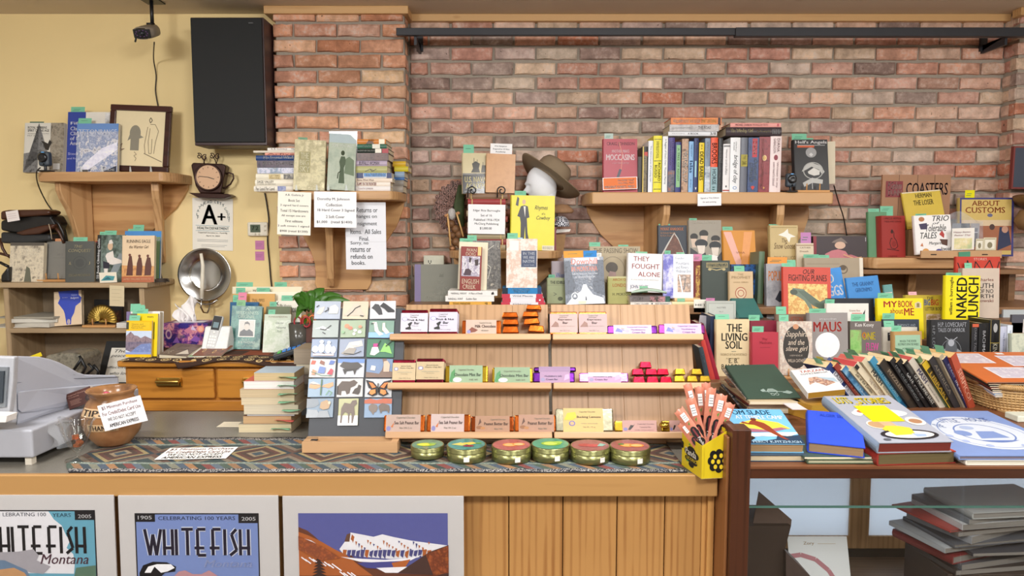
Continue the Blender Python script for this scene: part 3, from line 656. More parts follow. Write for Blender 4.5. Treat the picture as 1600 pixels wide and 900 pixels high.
# framed sketch
l = D(7); zf = S1 + .002; Yf = 3.36
r0 = X(166, Yf, zf); W = X(262, Yf, zf) - r0; H = hgt(166, Yf, zf, l)
M = T_((r0, Yf, zf)) @ Matrix.Rotation(-l, 4, 'X') @ T_((0, 0, W * .04)) @ Matrix.Rotation(D(2.2), 4, 'Y')
r = empty('picture_frame', M, 'dark mahogany picture frame around a pencil sketch of two figures', 'picture')
fm = wood('42211c', '2a1210', 0, 1, .3, .3); b_ = .028
for (p0, p1) in (((0, 0, 0), (W, .02, b_)), ((0, 0, H - b_), (W, .02, H)), ((0, 0, b_), (b_, .02, H - b_)), ((W - b_, 0, b_), (W, .02, H - b_))):
    q = MB(); q.box(p0, p1, fm); q.obj('frame_rail', r, bev=.004)
q = MB(); q.box((b_ * .9, .008, b_ * .9), (W - b_ * .9, .014, H - b_ * .9), mat('e8d8b0', .6, var=.03)); q.obj('paper', r)
q = MB(); printer('E 42 58 9 12 8d8878|R 35 32 49 60 8d8878|P 8d8878 34 58 30 46 36 50|P 8d8878 49 56 56 52 49 50|L 554a3c .5 64 78 66 82 69 78 66 74 64 78|L 8a7a62 .4 62 68 58 40 60 28|L 8a7a62 .4 66 72 74 72 80 62 76 46 74 28|L 8a7a62 .4 66 66 64 46 66 28 70 28 70 50|L 8a7a62 .6 58 28 88 16|L 8a7a62 .4 42 30 46 26 42 24 46 20 44 16|L 8c6a58 .4 16 36 22 42 18 30 26 34 14 32', q, (0, .008, 0), (W, 0, 0), (0, 0, H)); q.obj('sketch', r)
# books on sketch shelf
face(36, 98, 192, 3.36, S1 + .004, 'dcd9cf', 'pale climbing book left of the small camera on sketch shelf', 'N 66 0 100 100 4a443c,a59c8c,6c6254 30|Q 555,888,333 36 100 36 0 0 0 0 38 30 42 44 36 60 40|P 2f2b28 42 64 50 62 60 58 64 66 70 60 74 66 66 54 62 44 54 46 48 58|T 8 88 56 93 222 ROYAL ROBBINS|T 8 82 62 87 222 SPIRIT OF THE AGE|T 8 77 62 79 666 The Biography of Americas Most|T 8 73 46 75 666 PAT AMENT|R 75 6 92 18 ddd', lean=8, soft=True, slips='6 36 4 5f7a66', group='books on the sketch shelf')
q = face(103, 181, 175, 3.38, S1, 'e9e4da', 'blue striped guidebook behind the mountain range book', 'R 0 0 36 100 3448a0|N 75 76 98 98 888,ccc,eee 30|T 6 78 33 84 fff Fifty|T 6 70 34 76 fff Classic|T 6 62 34 68 fff Climbs|T 6 54 28 60 fff of N.|T 6 46 28 52 fff Amer|T 3 30 25 34 ddf Steck|T 2 22 30 26 ddf and Roper', T=.03, lean=8, slips='3 28 10', group='books on the sketch shelf')
face(118, 183, 193, 3.33, S1, '8a9cc4', 'glossy mountain photograph book titled TETON RANGE', 'N 0 0 100 84 5a6c94,c8cede,8494ba,e8e6e8,4a5878 25|R 0 84 100 100 6f95cf|Q fff,eef,dde 20 0 98 46 98 62 62 50 24 22 10 6|P 3c4250 0 0 60 0 98 14 98 2|T 4 78 54 88 f2f4ff TETON|T 56 78 96 88 f2f4ff RANGE|T 56 4 94 8 ddd GUIDE|R 10 0 30 6 555', T=.018, soft=True, rough=.15, slips='0 32 10', group='books on the sketch shelf')
def webcam(px, pyb, Y, z, s, label, ring='1c1c1e'):
    x = X(px, Y, z); r = empty('small_camera', (x, Y, z), label, 'camera')
    m = mat('3c4650', .4); q = MB(); q.box((x - .022 * s, Y, z + .022 * s), (x + .022 * s, Y + .03 * s, z + .082 * s), m); part(q, 'body', r, bev=.009 * s, seg=3)
    q = MB(); q.lathe([(0, 0), (.019 * s, 0), (.019 * s, .006), (.014 * s, .01), (.007 * s, .008), (0, .008)], mat(ring, .25), 24, T_((x, Y, z + .056 * s)) @ Matrix.Rotation(math.pi / 2, 4, 'X')); part(q, 'lens', r)
    q = MB(); q.lathe([(0, 0), (.004, 0), (0, .003)], blk2, 10, T_((x + .002, Y, z + .03 * s)) @ Matrix.Rotation(math.pi / 2, 4, 'X')); part(q, 'button', r)
    q = MB(); q.box((x - .006, Y - .001, z + .076 * s), (x + .006, Y + .004, z + .08 * s), mat('6ab4f0', .2)); part(q, 'indicator', r)
    q = MB(); q.tube([(x, Y + .015, z + .024 * s), (x, Y + .015, z + .004)], .006 * s, blk2, 8); q.box((x - .024 * s, Y - .01, z), (x + .024 * s, Y + .04, z + .006), blk2); part(q, 'foot', r, bev=.002)
webcam(68, 262, 3.27, S1 + .001, 1.12, 'small blue grey camera standing before the climbing book')
def easel(x0, x1, Y, z, label, col='cf9b60', group=None):
    a, b_ = X(x0, Y, z), X(x1, Y, z); r = empty('book_stand', ((a + b_) / 2, Y, z), label, 'stand', group); m = wood(col, 'a87040', 0); w_ = (b_ - a)
    q = MB(); q.box((a, Y, z), (b_, Y + .06, z + .01), m); part(q, 'base', r, bev=.002)
    for f_ in (.3, .7): q = MB(); q.tube([(a + w_ * f_, Y + .008, z + .008), (a + w_ * f_, Y + .006, z + .04)], [.0035, .0028], m, 8); part(q, 'peg', r)
    return r
def clips(xs, Y, z, label, h=.03):
    a = X(xs[0], Y, z); r = empty('clear_stand', (a, Y, z), label, 'stand'); m = mat('e8eeee', .1, var=0, alpha=.45)
    for x in xs:
        x = X(x, Y, z); q = MB(); q.prism([(x - .006, Y, z), (x + .006, Y, z), (x + .003, Y - .004, z + h), (x - .001, Y - .004, z + h)], (0, .0018, 0), m); q.box((x - .006, Y, z), (x + .006, Y + .04, z + .0018), m); part(q, 'hook', r)
    return r
clips((127, 160), 3.315, S1, 'clear plastic stand hooks under the mountain range book'); clips((204, 236), 3.345, S1, 'clear plastic stand hooks holding the mahogany frame')
# clock
cw = 3.44; q_ = at(332, 303, cw); r = empty('wall_clock', q_, 'dark brown cup shaped metal clock with cream dial and scroll steam', 'clock')
def cp(x, y, Y=cw): return at(x, y, Y)
br = mat('3d2620', .35, .5, var=.25, sc=30)
q = MB(); q.prism([cp(*p) for p in ((298, 258), (301, 254), (348, 256), (353, 260), (345, 302), (312, 302), (305, 290))], (0, .05, 0), br); part(q, 'case', r, bev=.006, seg=3)
q = MB(); q.prism([cp(*p) for p in ((294, 301), (356, 303), (362, 306), (350, 310), (310, 309))], (0, .06, 0), br); part(q, 'saucer', r, bev=.003)
q = MB(); c_ = cp(326, 277, cw - .002); q.lathe([(.0, 0), (.055, 0), (.064, .002), (.067, .006), (.063, .01), (.058, .006)], br, 40, T_(c_) @ Matrix.Rotation(math.pi / 2, 4, 'X'), cap=False); part(q, 'bezel', r)
q = MB(); q.lathe([(0, .0035), (.059, .0035)], mat('dcb490', .35, var=.1, sc=10), 40, T_(c_) @ Matrix.Rotation(math.pi / 2, 4, 'X'), cap=False); part(q, 'dial', r)
q = MB(); q.box((-.045, -.006, -.0012), (.0, -.005, .0012), blk2, T_(c_) @ Matrix.Rotation(D(6), 4, 'Y')); q.box((0, -.006, -.0014), (.03, -.005, .0014), blk2, T_(c_) @ Matrix.Rotation(D(18), 4, 'Y')); part(q, 'hands', r)
for i in range(12):
    a = i * math.pi / 6; q = MB(); q.box((-.0012, -.0052, .044), (.0012, -.0045, .051), mat('6a4a38', .5), T_(c_) @ Matrix.Rotation(a, 4, 'Y')); part(q, 'hour_mark', r)
def scroll(cx, cy, s, R): return [cp(cx + s * R * (1 - t * .8) * math.cos(t * 7 + 1.2), cy - R * (1 - t * .8) * math.sin(t * 7 + 1.2), cw + .02) for t in [i / 22 for i in range(23)]]
for cx, cy, s, bx in ((311, 244, -1, 320), (320, 246, 1, 318), (331, 244, -1, 338), (340, 245, 1, 338)):
    q = MB(); q.tube([cp(bx, 256, cw + .02), cp(bx + s * 2, 250, cw + .02)] + scroll(cx, cy, s, 5), .0022, br, 6); part(q, 'steam_scroll', r)
q = MB(); q.tube([cp(*p, cw + .02) for p in ((352, 272), (358, 270), (364, 272), (365, 279), (360, 288), (352, 293), (346, 295))], .004, br, 8); part(q, 'handle', r)
# health notice
sheet((301, 390), (364, 392), (301, 309), YL - .003, 'f4f0e4', 'white health department notice with a big black A+ grade', 'T 12 60 16 66 5b8a9a F|T 10 66 15 71 5b8a9a L|T 11 73 17 78 5b8a9a A|T 15 79 21 84 5b8a9a T|T 21 84 27 89 5b8a9a H|T 28 88 34 93 5b8a9a E|T 36 90 42 95 5b8a9a A|T 43 91 49 96 5b8a9a D|T 54 91 59 96 5b8a9a C|T 62 90 64 95 5b8a9a I|T 67 88 72 93 5b8a9a T|T 73 85 79 90 5b8a9a Y|T 79 78 84 83 5b8a9a C|T 83 73 88 78 5b8a9a O|T 86 68 91 73 5b8a9a U|T 87 62 92 67 5b8a9a N|T 88 56 93 61 5b8a9a T|B 22 50 62 88 222 A|B 62 58 82 72 222 +|T 12 40 90 45 4b8090 HEALTH DEPARTMENT|R 8 47 92 47.6 69a|R 8 37 92 37.6 69a|T 14 32 86 35 555 Copperleaf Chocolate Co. - Food Mfg|T 34 26 68 29 555 April 12, 2023|R 12 20 88 20.7 aaa|R 12 17 88 17.7 aaa|R 22 10 86 10.6 aaa|R 22 7 80 7.6 aaa', name='health_notice')
# thermostat
q_ = at(403, 369, YL); r = empty('thermostat', q_, 'cream wall thermostat with small grey screen above pink notes', 'thermostat')
q = MB(); a, b_ = at(389, 369, YL), at(420, 347, YL); q.box((a.x, YL - .022, a.z), (b_.x, YL, b_.z), mat('ece6d4', .4)); part(q, 'case', r, bev=.008, seg=3)
q = MB(); a, b_ = at(394, 363, YL), at(409, 351, YL); q.box((a.x, YL - .024, a.z), (b_.x, YL - .021, b_.z), mat('5c6a58', .2)); part(q, 'screen', r)
q = MB(); printer('T 15 30 45 80 2a3028 7|T 50 30 85 80 2a3028 2', q, (a.x, YL - .024, a.z), (b_.x - a.x, 0, 0), (0, 0, b_.z - a.z)); part(q, 'screen_digits', r)
for px, py in ((414, 353), (414, 360), (399, 366), (405, 366)): q = MB(); q.lathe([(0, 0), (.005, 0), (.004, .003), (0, .003)], mat('d8d0bc', .4), 12, T_(at(px, py, YL - .022)) @ Matrix.Rotation(math.pi / 2, 4, 'X')); part(q, 'button', r)
for i, y in enumerate((376, 393)): sheet((399, y + 14), (413, y + 14), (400, y), YL - .002, 'cc7fae', ['upper pink square note stuck under the thermostat', 'lower pink square note stuck under the thermostat'][i], 'R 10 60 80 64 96608a|R 10 40 70 44 96608a', cat='note', name='sticky_note', group='pink notes on yellow wall')
# silver plate with handle
c_ = at(322, 429, YL - .04); r = empty('silver_plate', c_, 'polished round silver metal plate hung on the yellow wall', 'plate'); sv = mat('c8c8c6', .22, 1, var=.1, sc=8)
q = MB(); q.lathe([(0, .0), (.07, 0), (.078, .004), (.082, .012), (.125, .016), (.131, .02), (.128, .013), (.084, .007), (.08, -.004), (0, -.004)], sv, 64, T_(c_) @ Matrix.Rotation(math.pi / 2 - .03, 4, 'X')); part(q, 'dish', r)
q = MB(); q.tube([at(x, y, YL - .06) for x, y in ((303, 465), (306, 470), (313, 474), (322, 476), (332, 474), (340, 468))], .006, sv, 8); part(q, 'handle', r)
q = MB(); q.box((c_.x - .02, YL - .036, c_.z - .02), (c_.x + .02, YL, c_.z + .06), sv); part(q, 'hook', r)
r = empty('candle_arm', at(315, 478, YL - .1), 'white taper candle on a curved silver arm before the plate', 'candle')
q = MB(); q.tube([at(315, 466, YL - .1), at(316, 440, YL - .1), at(317, 415, YL - .1), at(314, 396, YL - .1)], [.009, .009, .0085, .007], mat('ece6d4', .5), 12); part(q, 'candle', r)
q = MB(); q.tube([at(x, y, YL - d) for x, y, d in ((315, 467, .1), (314, 480, .1), (318, 488, .09), (324, 489, .07), (328, 480, .05), (327, 467, .03))], .0045, sv, 8); q.lathe([(.0, 0), (.014, .002), (.012, .004), (0, .004)], sv, 16, T_(at(315, 467, YL - .1))); part(q, 'arm', r)
# ---- hutch top books ----
hb = dict(group='books on top of the bookcase')
face(14, 67, 379, 3.3, HT, 'b5aa98', 'grey photographic book titled TWILIGHT SIOUX', 'N 0 0 100 100 6a6258,c8bca6,e2d6bc,857a6a 28|R 0 92 100 100 5c564e|P 6a6a5a 44 0 50 40 60 34 66 0|T 32 76 98 84 f4ecd8 TWILIGHT|T 42 66 84 73 f4ecd8 SIOUX', soft=True, rough=.25, **hb)
face(71, 108, 377, 3.34, HT + .012, '85837c', 'plain worn grey cloth book with an orange slip', 'T 40 62 66 68 9a9890 the|R 30 55 80 56 77756e', slips='30 40 5 eba070', **hb)
easel(57, 104, 3.3, HT, 'small wooden stand under the worn grey cloth book')
face(102, 142, 377, 3.27, HT, '3c3d34', 'dark olive book with gilt title THE CONQUEST', 'I 30 84 60 91 a89c74 THE|I 10 72 90 81 a89c74 CONQUEST|O 50 47 24 16 1.6 22231e|E 50 47 15 10 2c2d26|T 12 42 20 50 a89c74 A|T 80 42 86 50 a89c74 J|I 12 14 88 20 8a8060 OSCAR MICHEAUX', T=.035, yaw=12, slips='20 50 8', **hb)
q = sheet((228 - 76, 441), (165, 441), (152, 377), 3.36, 'a82c2c', 'narrow red book edge between olive and black climbing books', 'W 30 20 80 90 ddd ROCKIES', cat='book', name='red_book', group='books on top of the bookcase', th=.05)
face(150, 195, 367, 3.31, HT, '2b2d2c', 'black climbing guide showing a climber in white', 'N 14 0 100 100 1f2a26,56665c,7c8d86,33403a 22|P 8c969a 62 6 98 52 98 60 78 60 44 14|P ece4dc 34 60 56 66 60 52 86 46 88 40 56 36 40 38 30 54|P ece4dc 26 30 40 28 38 4 30 4|P 2a2a38 22 44 44 40 46 28 24 28|E 46 76 9 9 d9b898|P e6e0d8 40 80 56 82 50 90 42 88|U 1 6 12 92 eee 50 Rock Climbing Guide', T=.02, soft=True, slips='18 42 8|2 22 6', **hb)
face(193, 250, 361, 3.36, HT, '5d8fc4', 'blue and green book edge behind the riders book', 'R 70 0 98 88 7f9c70|R 0 88 100 100 4f93d6|T 80 80 98 86 dde ation', T=.012, soft=True, slips='20 30 11|6 22 4', **hb)
face(190, 238, 368, 3.27, HT, 'e8cda8', 'cream book with three sepia riders titled RUNNING EAGLE', 'Q c98a50,e0a868,a85a34 0 10 100 10 100 34 0 36|R 0 0 100 12 b5643c|P 5a2a1c 14 14 18 40 22 56 30 56 34 36 34 14|P 5a2a1c 44 14 46 40 52 54 60 52 64 34 62 14|P 5a2a1c 70 14 72 38 78 54 88 52 92 34 90 14|E 24 58 4 3 6a3020|E 54 56 4 3 6a3020|E 80 56 4 3 6a3020|T 14 84 88 91 4a3a2c RUNNING EAGLE|I 22 72 82 79 6a4a34 the Warrior Girl|T 6 4 90 8 e8c8a0 JAMES WILLARD SCHULTZ', T=.022, yaw=6, soft=True, **hb)
r, w_, h_ = sheet((156, 442), (183, 441), (155, 426), 3.235, 'efe6d2', 'small curled card with turquoise drawing leaning on top board', 'P 4f9aa0 6 20 40 70 90 60 80 20|P 2f6a78 20 30 50 56 70 30', cat='card', name='small_card')
q = MB(); a = at(262, 441, 3.32)
for i in range(3): q.tube([a + Vector((.035 * math.cos(t * .5) * (1 - .1 * i) - .03, .03 * math.sin(t * .5), .004 + .005 * i)) for t in range(13)], .003, mat('40362e', .5), 6)
mesh_thing('dark_beads', q, 'coil of dark cord at right end of bookcase top', 'cord', a)
# saddle bags / leather pile at far left
r = empty('leather_bag', at(40, 380, 3.4), 'pile of black and brown leather bags with straps on the bookcase', 'bag'); lb, ln = mat('1a1817', .35, bump=.3), mat('4a2a1a', .4, bump=.3)
def blob(pts, Y, d, m, n, rr=.012):
    q = MB(); q.prism([at(x, y, Y) for x, y in pts], (0, d, 0), m); part(q, n, r, bev=rr, seg=3)
blob(((0, 345), (20, 338), (60, 334), (80, 336), (88, 350), (80, 362), (40, 368), (0, 360)), 3.36, .1, lb, 'black_pouch')
blob(((0, 362), (30, 366), (78, 366), (80, 376), (40, 382), (0, 380)), 3.34, .1, mat('2c2e30', .35), 'grey_pouch')
blob(((0, 330), (12, 328), (70, 327), (79, 330), (76, 336), (20, 340), (0, 344)), 3.33, .09, ln, 'brown_roll')
blob(((22, 364), (40, 358), (66, 352), (84, 350), (84, 356), (60, 366), (34, 368)), 3.335, .05, ln, 'brown_flap')
blob(((40, 376), (82, 376), (88, 392), (80, 442), (60, 442)), 3.42, .06, lb, 'black_pouch')
blob(((0, 430), (12, 415), (14, 442), (0, 442)), 3.28, .1, lb, 'black_pouch')
for pts in (((82, 340), (92, 350), (98, 362), (102, 378)), ((84, 352), (92, 362), (98, 374), (100, 380)), ((0, 372), (4, 388), (10, 398), (16, 402)), ((0, 396), (8, 398), (15, 400)), ((0, 410), (8, 414), (14, 417))):
    q = MB(); q.tube([at(x, y, 3.36) for x, y in pts], .007, random.choice((lb, ln)), 6); part(q, 'strap', r)
q = MB(); q.tube([at(x, y, 3.33) for x, y in ((76, 350), (79, 360), (81, 374))], .0018, mat('c8b89c', .6), 6); part(q, 'lace', r)
sheet((12, 347), (31, 344), (8, 331), 3.322, 'f0e8e4', 'white handwritten price tag on the brown leather roll', 'R 10 70 80 72 b99|R 10 50 80 52 b99|R 10 30 80 32 b99', cat='tag', name='price_tag', th=.001)
# ---- hutch shelf: papers, blue skull book, shell ----
for i, (a, b_, z, th, c) in enumerate(((-20, 72, S2Z, .003, 'ece8de'), (18, 88, S2Z + .003, .02, 'dcd8cc'), (14, 86, S2Z + .024, .018, 'e6e2d6'), (2, 92, S2Z + .043, .008, 'b8b2a2'))):
    x0, x1 = X(a, 3.3, z), X(b_, 3.3, z); r = empty('paper_pile', T_(((x0 + x1) / 2, 3.38, z)) @ Matrix.Rotation(D((4, -7, 8, -4)[i]), 4, 'Z'), ['lowest white tray sheet in the bookcase pile', 'second thick paper block in the bookcase pile', 'third thick paper block in the bookcase pile', 'topmost grey magazine on the bookcase paper pile'][i], 'paper', 'papers inside the bookcase')
    q = MB(); q.box(((x0 - x1) / 2, -.1, 0), ((x1 - x0) / 2, .1, th), pages_mat(c)); q.obj('sheets', r, bev=.001)
face(85, 124, 456, 3.3, S2Z + .004, 'e0c8a8', 'cream book with large blue skull shape, titled RELIGION', 'P 2440b4 16 100 90 100 90 86 100 78 96 64 78 54 72 34 62 20 60 2 44 2 38 34 34 44 20 60 14 66 22 80|E 52 10 5 8 e0c8a8|R 51 2 53 20 2440b4|T 30 80 50 83 dde Åke Hultkrantz|I 62 84 84 90 b8c4ee Native|I 60 74 90 81 fff Religions', T=.025, yaw=10, roll=-4, lean=14)
r = easel(128, 180, 3.29, S2Z, 'light wooden stand holding a brass scallop shell')
c_ = Vector((X(160, 3.31, S2Z), 3.315, S2Z + .02)); r = empty('brass_shell', c_, 'ribbed brass scallop shell standing upright in the bookcase', 'shell'); bs = mat('b89c50', .3, .9, var=.25)
q = MB(); NR = 17
def sh(u, v):
    a = math.pi * (1.06 - 1.12 * u); rr = .006 + .062 * v; k = .003 * math.cos(u * NR * 2 * math.pi) * v
    return c_ + Vector((math.cos(a) * rr * 1.02, -.014 * math.sin(math.pi * (.15 + .8 * v)) * (1 if 1 else 0) - k, math.sin(a) * rr * 1.08 + .012))
q.grid(sh, 136, 8, bs); part(q, 'ribbed_fan', r, solid=.0015); q = MB(); q.prism([c_ + Vector(p) for p in ((-.022, 0, 0), (.022, 0, 0), (.012, 0, .018), (-.012, 0, .018))], (0, .006, 0), bs); part(q, 'hinge', r, bev=.002)
q = sheet((148, 508), (192, 509), (150, 468), 3.44, '1e1c1c', 'dark framed picture behind the brass shell', 'N 60 0 96 60 5a2a18,2a1a14,8a4a28 30', cat='picture', name='small_picture', th=.01)
for i in range(3): lying(182, 200, 3.28, S2Z + .008 * i, .007, 'e4e2dc', ['lowest thin white booklet beside the brass shell', 'middle thin white booklet beside the brass shell', 'top thin white booklet beside the brass shell'][i], W=.12, soft=True, name='booklet', cat='booklet', group='booklets beside the shell')
sheet((171, 478), (194, 479), (174, 446), 3.235, 'd8c8a4', 'yellowed paper note hanging over the bookcase top edge', 'R 15 80 80 81 a99a7a|R 15 62 70 63 a99a7a|R 15 44 84 45 a99a7a|R 20 28 70 29 a99a7a', cat='note', name='paper_note', Yt=3.236)
# lower hutch: motivational sign, dark bag
sheet((150, 600), (200, 600), (163, 533), 3.2, '1c1e20', 'black framed sign with bold italic motto in the lower bookcase', 'R 22 4 100 84 e8e4d8|I 34 73 94 80 111 These|I 26 60 100 67 111 peace-ma|I 50 47 90 54 111 orga|I 18 34 100 41 111 effectively|I 36 21 98 28 111 who love', Yt=3.3, cat='sign', name='framed_sign', th=.015)
r = empty('camera_bag', at(100, 580, 3.1), 'mottled grey bag with black straps behind cash register', 'bag'); q = MB(); q.prism([at(x, y, 3.0) for x, y in ((70, 556), (92, 552), (120, 552), (130, 560), (122, 627), (60, 627))], (0, .15, 0), photo('4a463c,8a8474,5c584c', 30)); part(q, 'bag_body', r, bev=.012, seg=3)
for pts in (((128, 560), (114, 580)), ((124, 556), (134, 574), (128, 585)), ((138, 568), (146, 576), (136, 585)), ((146, 570), (154, 580), (152, 588))): q = MB(); q.tube([at(x, y, 2.98) for x, y in pts], .006, blk2, 6); part(q, 'strap', r)
sheet((40, 566), (66, 556), (38, 560), 3.0, 'f0d820', 'curled yellow paper corner standing up behind the register', '', cat='paper', name='yellow_paper')
# ---- chest top ----
cb = CZ + .006
face(197, 246, 487, 2.93, cb, 'ecebe8', 'thick white and purple book behind the yellow guides', 'R 0 0 12 100 7a6a94|R 20 90 60 96 6a4a7a', T=.045, yaw=8, slips='6 30 12|14 36 10|22 30 8', group='guidebooks on the chest')
face(202, 245, 490, 2.905, cb, 'f2d616', 'bright yellow guide with a short title at its top', 'R 0 86 24 100 6c6a5c|T 62 90 84 94 554 MAPS|R 86 40 89 80 4a6a3a', T=.012, soft=True, slips='4 30 9|12 50 7', group='guidebooks on the chest')
face(196, 236, 501, 2.885, cb, 'f0c020', 'yellow parks guide with mountain lake photograph', 'R 8 76 92 96 f4c830|T 20 89 66 92 443 Glacier and|T 20 84 76 87 443 Waterton Lakes|T 20 79 66 82 443 National Parks|R 0 8 100 72 cfdcf0|Q 6a5a6c,a08a90,54485a 0 42 0 58 18 70 32 60 46 58 58 52 74 58 100 50 100 42|Q 4a4858,8c7e90,5a5670 0 42 100 42 100 38 60 32 40 22 20 14 0 20|R 0 8 100 14 8fa4d8|Q 8a9ccc,7484b8,9cacd8 60 36 100 38 100 14 20 14 36 24|R 0 76 10 96 4a4a3c', T=.008, soft=True, rough=.2, slips='8 42 8', group='guidebooks on the chest')
# tissue box
x0, x1 = X(256, 3.12, cb), X(326, 3.12, cb); zt = at(256, 505, 3.12).z
r = empty('tissue_box', ((x0 + x1) / 2, 3.12, cb), 'purple leaf patterned tissue box with white tissues on the chest', 'tissue box')
pm_ = photo('2a2470,3a2e88,2a2470,8a4a8a,e8a0a0,342a7c,d88068', 14, .35)
q = MB(); q.box((x0, 3.12, cb), (x1, 3.24, zt), pm_); part(q, 'box', r, bev=.002)
q = MB(); q.box((x0 + .03, 3.15, zt), (x1 - .03, 3.21, zt + .0006), mat('ece8f0', .4)); part(q, 'opening', r)
q = MB(); printer('I 32 40 48 58 e8e4f4 Kleenex|E 12 55 7 20 d8b0c0|E 12 55 4 12 6a3a8a|E 84 76 8 14 ee9a84|E 84 76 5 9 f4b8a0|P 8a5ab0 60 30 70 50 84 36 74 22|P c47a94 46 70 60 86 66 60 54 58|P 9a6ac0 20 20 30 46 36 20|P d6c0e0 66 92 74 70 62 74', q, (x0, 3.12, cb), (x1 - x0, 0, 0), (0, 0, zt - cb)); part(q, 'printed_leaves', r)
tm = mat('f0ecea', .8, var=.03)
for i, (cx, w_, h_, ph) in enumerate(((292, .03, .085, 0), (300, .022, .1, 1.6), (284, .026, .05, 3))):
    q = MB(); bx = X(cx, 3.18, zt); q.grid(lambda u, v: Vector((bx + (u - .5) * 2 * w_ * (.5 + v) + .012 * math.sin(v * 4 + ph), 3.18 + .012 * math.sin(u * 9 + ph + v * 3), zt + h_ * v * (1 - .25 * math.sin(u * 5 + ph)))), 14, 8, tm); part(q, 'tissue', r, solid=.0006)
# cordless phone
x0, x1 = X(316, 3.0, cb), X(356, 3.0, cb); r = empty('cordless_phone', ((x0 + x1) / 2, 3.0, cb), 'white cordless telephone standing in its charging base', 'telephone'); wm = mat('e8eae8', .35)
q = MB(); zt = at(0, 512, 3.0).z; q.prism([(x0, 2.98, cb), (x0, 3.09, cb), (x0, 3.06, zt), (x0, 3.035, zt)], (x1 - x0, 0, 0), wm); part(q, 'base', r, bev=.006, seg=3)
Mb = T_((X(326, 2.99, cb), 3.0, cb + .012)) @ Matrix.Rotation(D(-22), 4, 'X') @ Matrix.Rotation(D(7), 4, 'Y')
q = MB(); q.lathe([(0, 0), (.032, 0), (.03, .004), (0, .004)], blk2, 24, Mb @ T_((.005, .01, .045)) @ Matrix.Rotation(math.pi / 2, 4, 'X')); part(q, 'cradle', r)
hs = empty('handset', Mb @ T_((-.014, -.014, 0))); hs.matrix_world = T_((-(x0 + x1) / 2, -3.0, -cb)) @ hs.matrix_world; hs.parent = r
q = MB(); q.box((0, 0, 0), (.042, .02, .15), mat('d0d2d2', .35)); q.obj('handset_shell', hs, bev=.006, seg=3)
q = MB(); q.box((.003, -.0012, .085), (.039, .001, .147), blk2); q.box((.009, -.0018, .095), (.033, 0, .12), mat('7c929a', .15)); q.obj('display_panel', hs, bev=.001)
q = MB()
for i in range(4):
    for j in range(3): q.box((.006 + j * .011, -.0015, .012 + i * .013), (.014 + j * .011, .001, .02 + i * .013), mat('f4f4f0', .4))
q.lathe([(0, 0), (.008, 0), (.007, .002), (0, .002)], wm, 16, T_((.021, 0, .075)) @ Matrix.Rotation(math.pi / 2, 4, 'X')); o = q.obj('keypad', hs)
q = MB()
for i in range(5): zz = cb + .03 + i * .013; q.box((x1 - .024, 3.0 + (zz - cb) * .5 - .006, zz), (x1 - .008, 3.0 + (zz - cb) * .5, zz + .005), mat('3c4044', .4))
part(q, 'base_buttons', r)
# magazines and brown photo book on the chest
flat((262, 556), (310, 562), (276, 537), 2.9, 3.05, .006, 'e8e2da', 'white and green magazine fanned under the sepia book', 'P 7ab070 50 10 96 30 80 60|P d89a70 56 40 90 50 70 80', Yr=2.86, soft=True, name='magazine', cat='magazine')
flat((248, 554), (291, 557), (274, 536), 2.87, 3.03, .018, '5a4c44', 'small sepia photograph book lying on the chest cloth', 'N 0 0 100 100 3c322c,7a6a5c,4c4038 20|P e0d6c4 54 10 96 20 70 54|T 4 12 30 40 c8bcaa THE', soft=True, rough=.3)
flat((300, 556), (345, 556), (318, 540), 2.9, 3.03, .004, '5a3420', 'dark brown spiral patterned purse lying beside the phone', 'N 0 0 100 100 3a2018,8a4a28,5a3420 25|O 20 50 5 16 2 d8b070|O 60 40 5 16 2 d8b070|O 82 70 5 14 2 d8b070', name='cloth_purse', cat='purse', soft=True)
# group of books right on chest
gk = dict(group='books at the right of the chest')
face(361, 470, 448, 3.28, cb, 'efe6c8', 'wide cream book topmost behind the orange cover', 'T 30 90 56 95 6a6458 MOUNTAINS|T 20 84 46 89 554 TOTAL', T=.02, slips='4 24 8|60 18 8', **gk)
face(382, 476, 456, 3.25, cb, 'f4eed8', 'wide cream board behind the white fishing guide', 'I 4 80 20 86 886 ME|I 60 82 92 90 99917c EAST|I 44 72 70 78 6a6458 The Montana', T=.01, slips='18 22 7', **gk)
face(361, 428, 459, 3.22, cb, 'dba75a', 'orange covered book behind the teal portrait book', 'T 46 84 76 90 8a6a34 TRAL PIPES|T 50 75 70 80 3a6a5a OREGON', T=.014, soft=True, slips='8 22 10', **gk)
face(358, 402, 472, 3.18, cb, '1f5f8e', 'blue book left of the teal portrait book', 'R 0 14 100 16 5f98c0|R 0 22 100 30 5f98c0', T=.016, slips='6 26 12|26 30 16 e88ca8', **gk)
face(415, 452, 479, 3.14, cb, '6f7a5a', 'olive book behind the pale national park book', '', T=.03, slips='10 30 8', **gk)
face(430, 470, 470, 3.2, cb, 'f2eedf', 'white fishing guide partly behind the plant', 'I 16 86 60 92 776 The Western|B 4 74 80 84 444 FISHING GUIDE|T 2 90 12 98 554 (', T=.01, soft=True, slips='20 44 9', **gk)
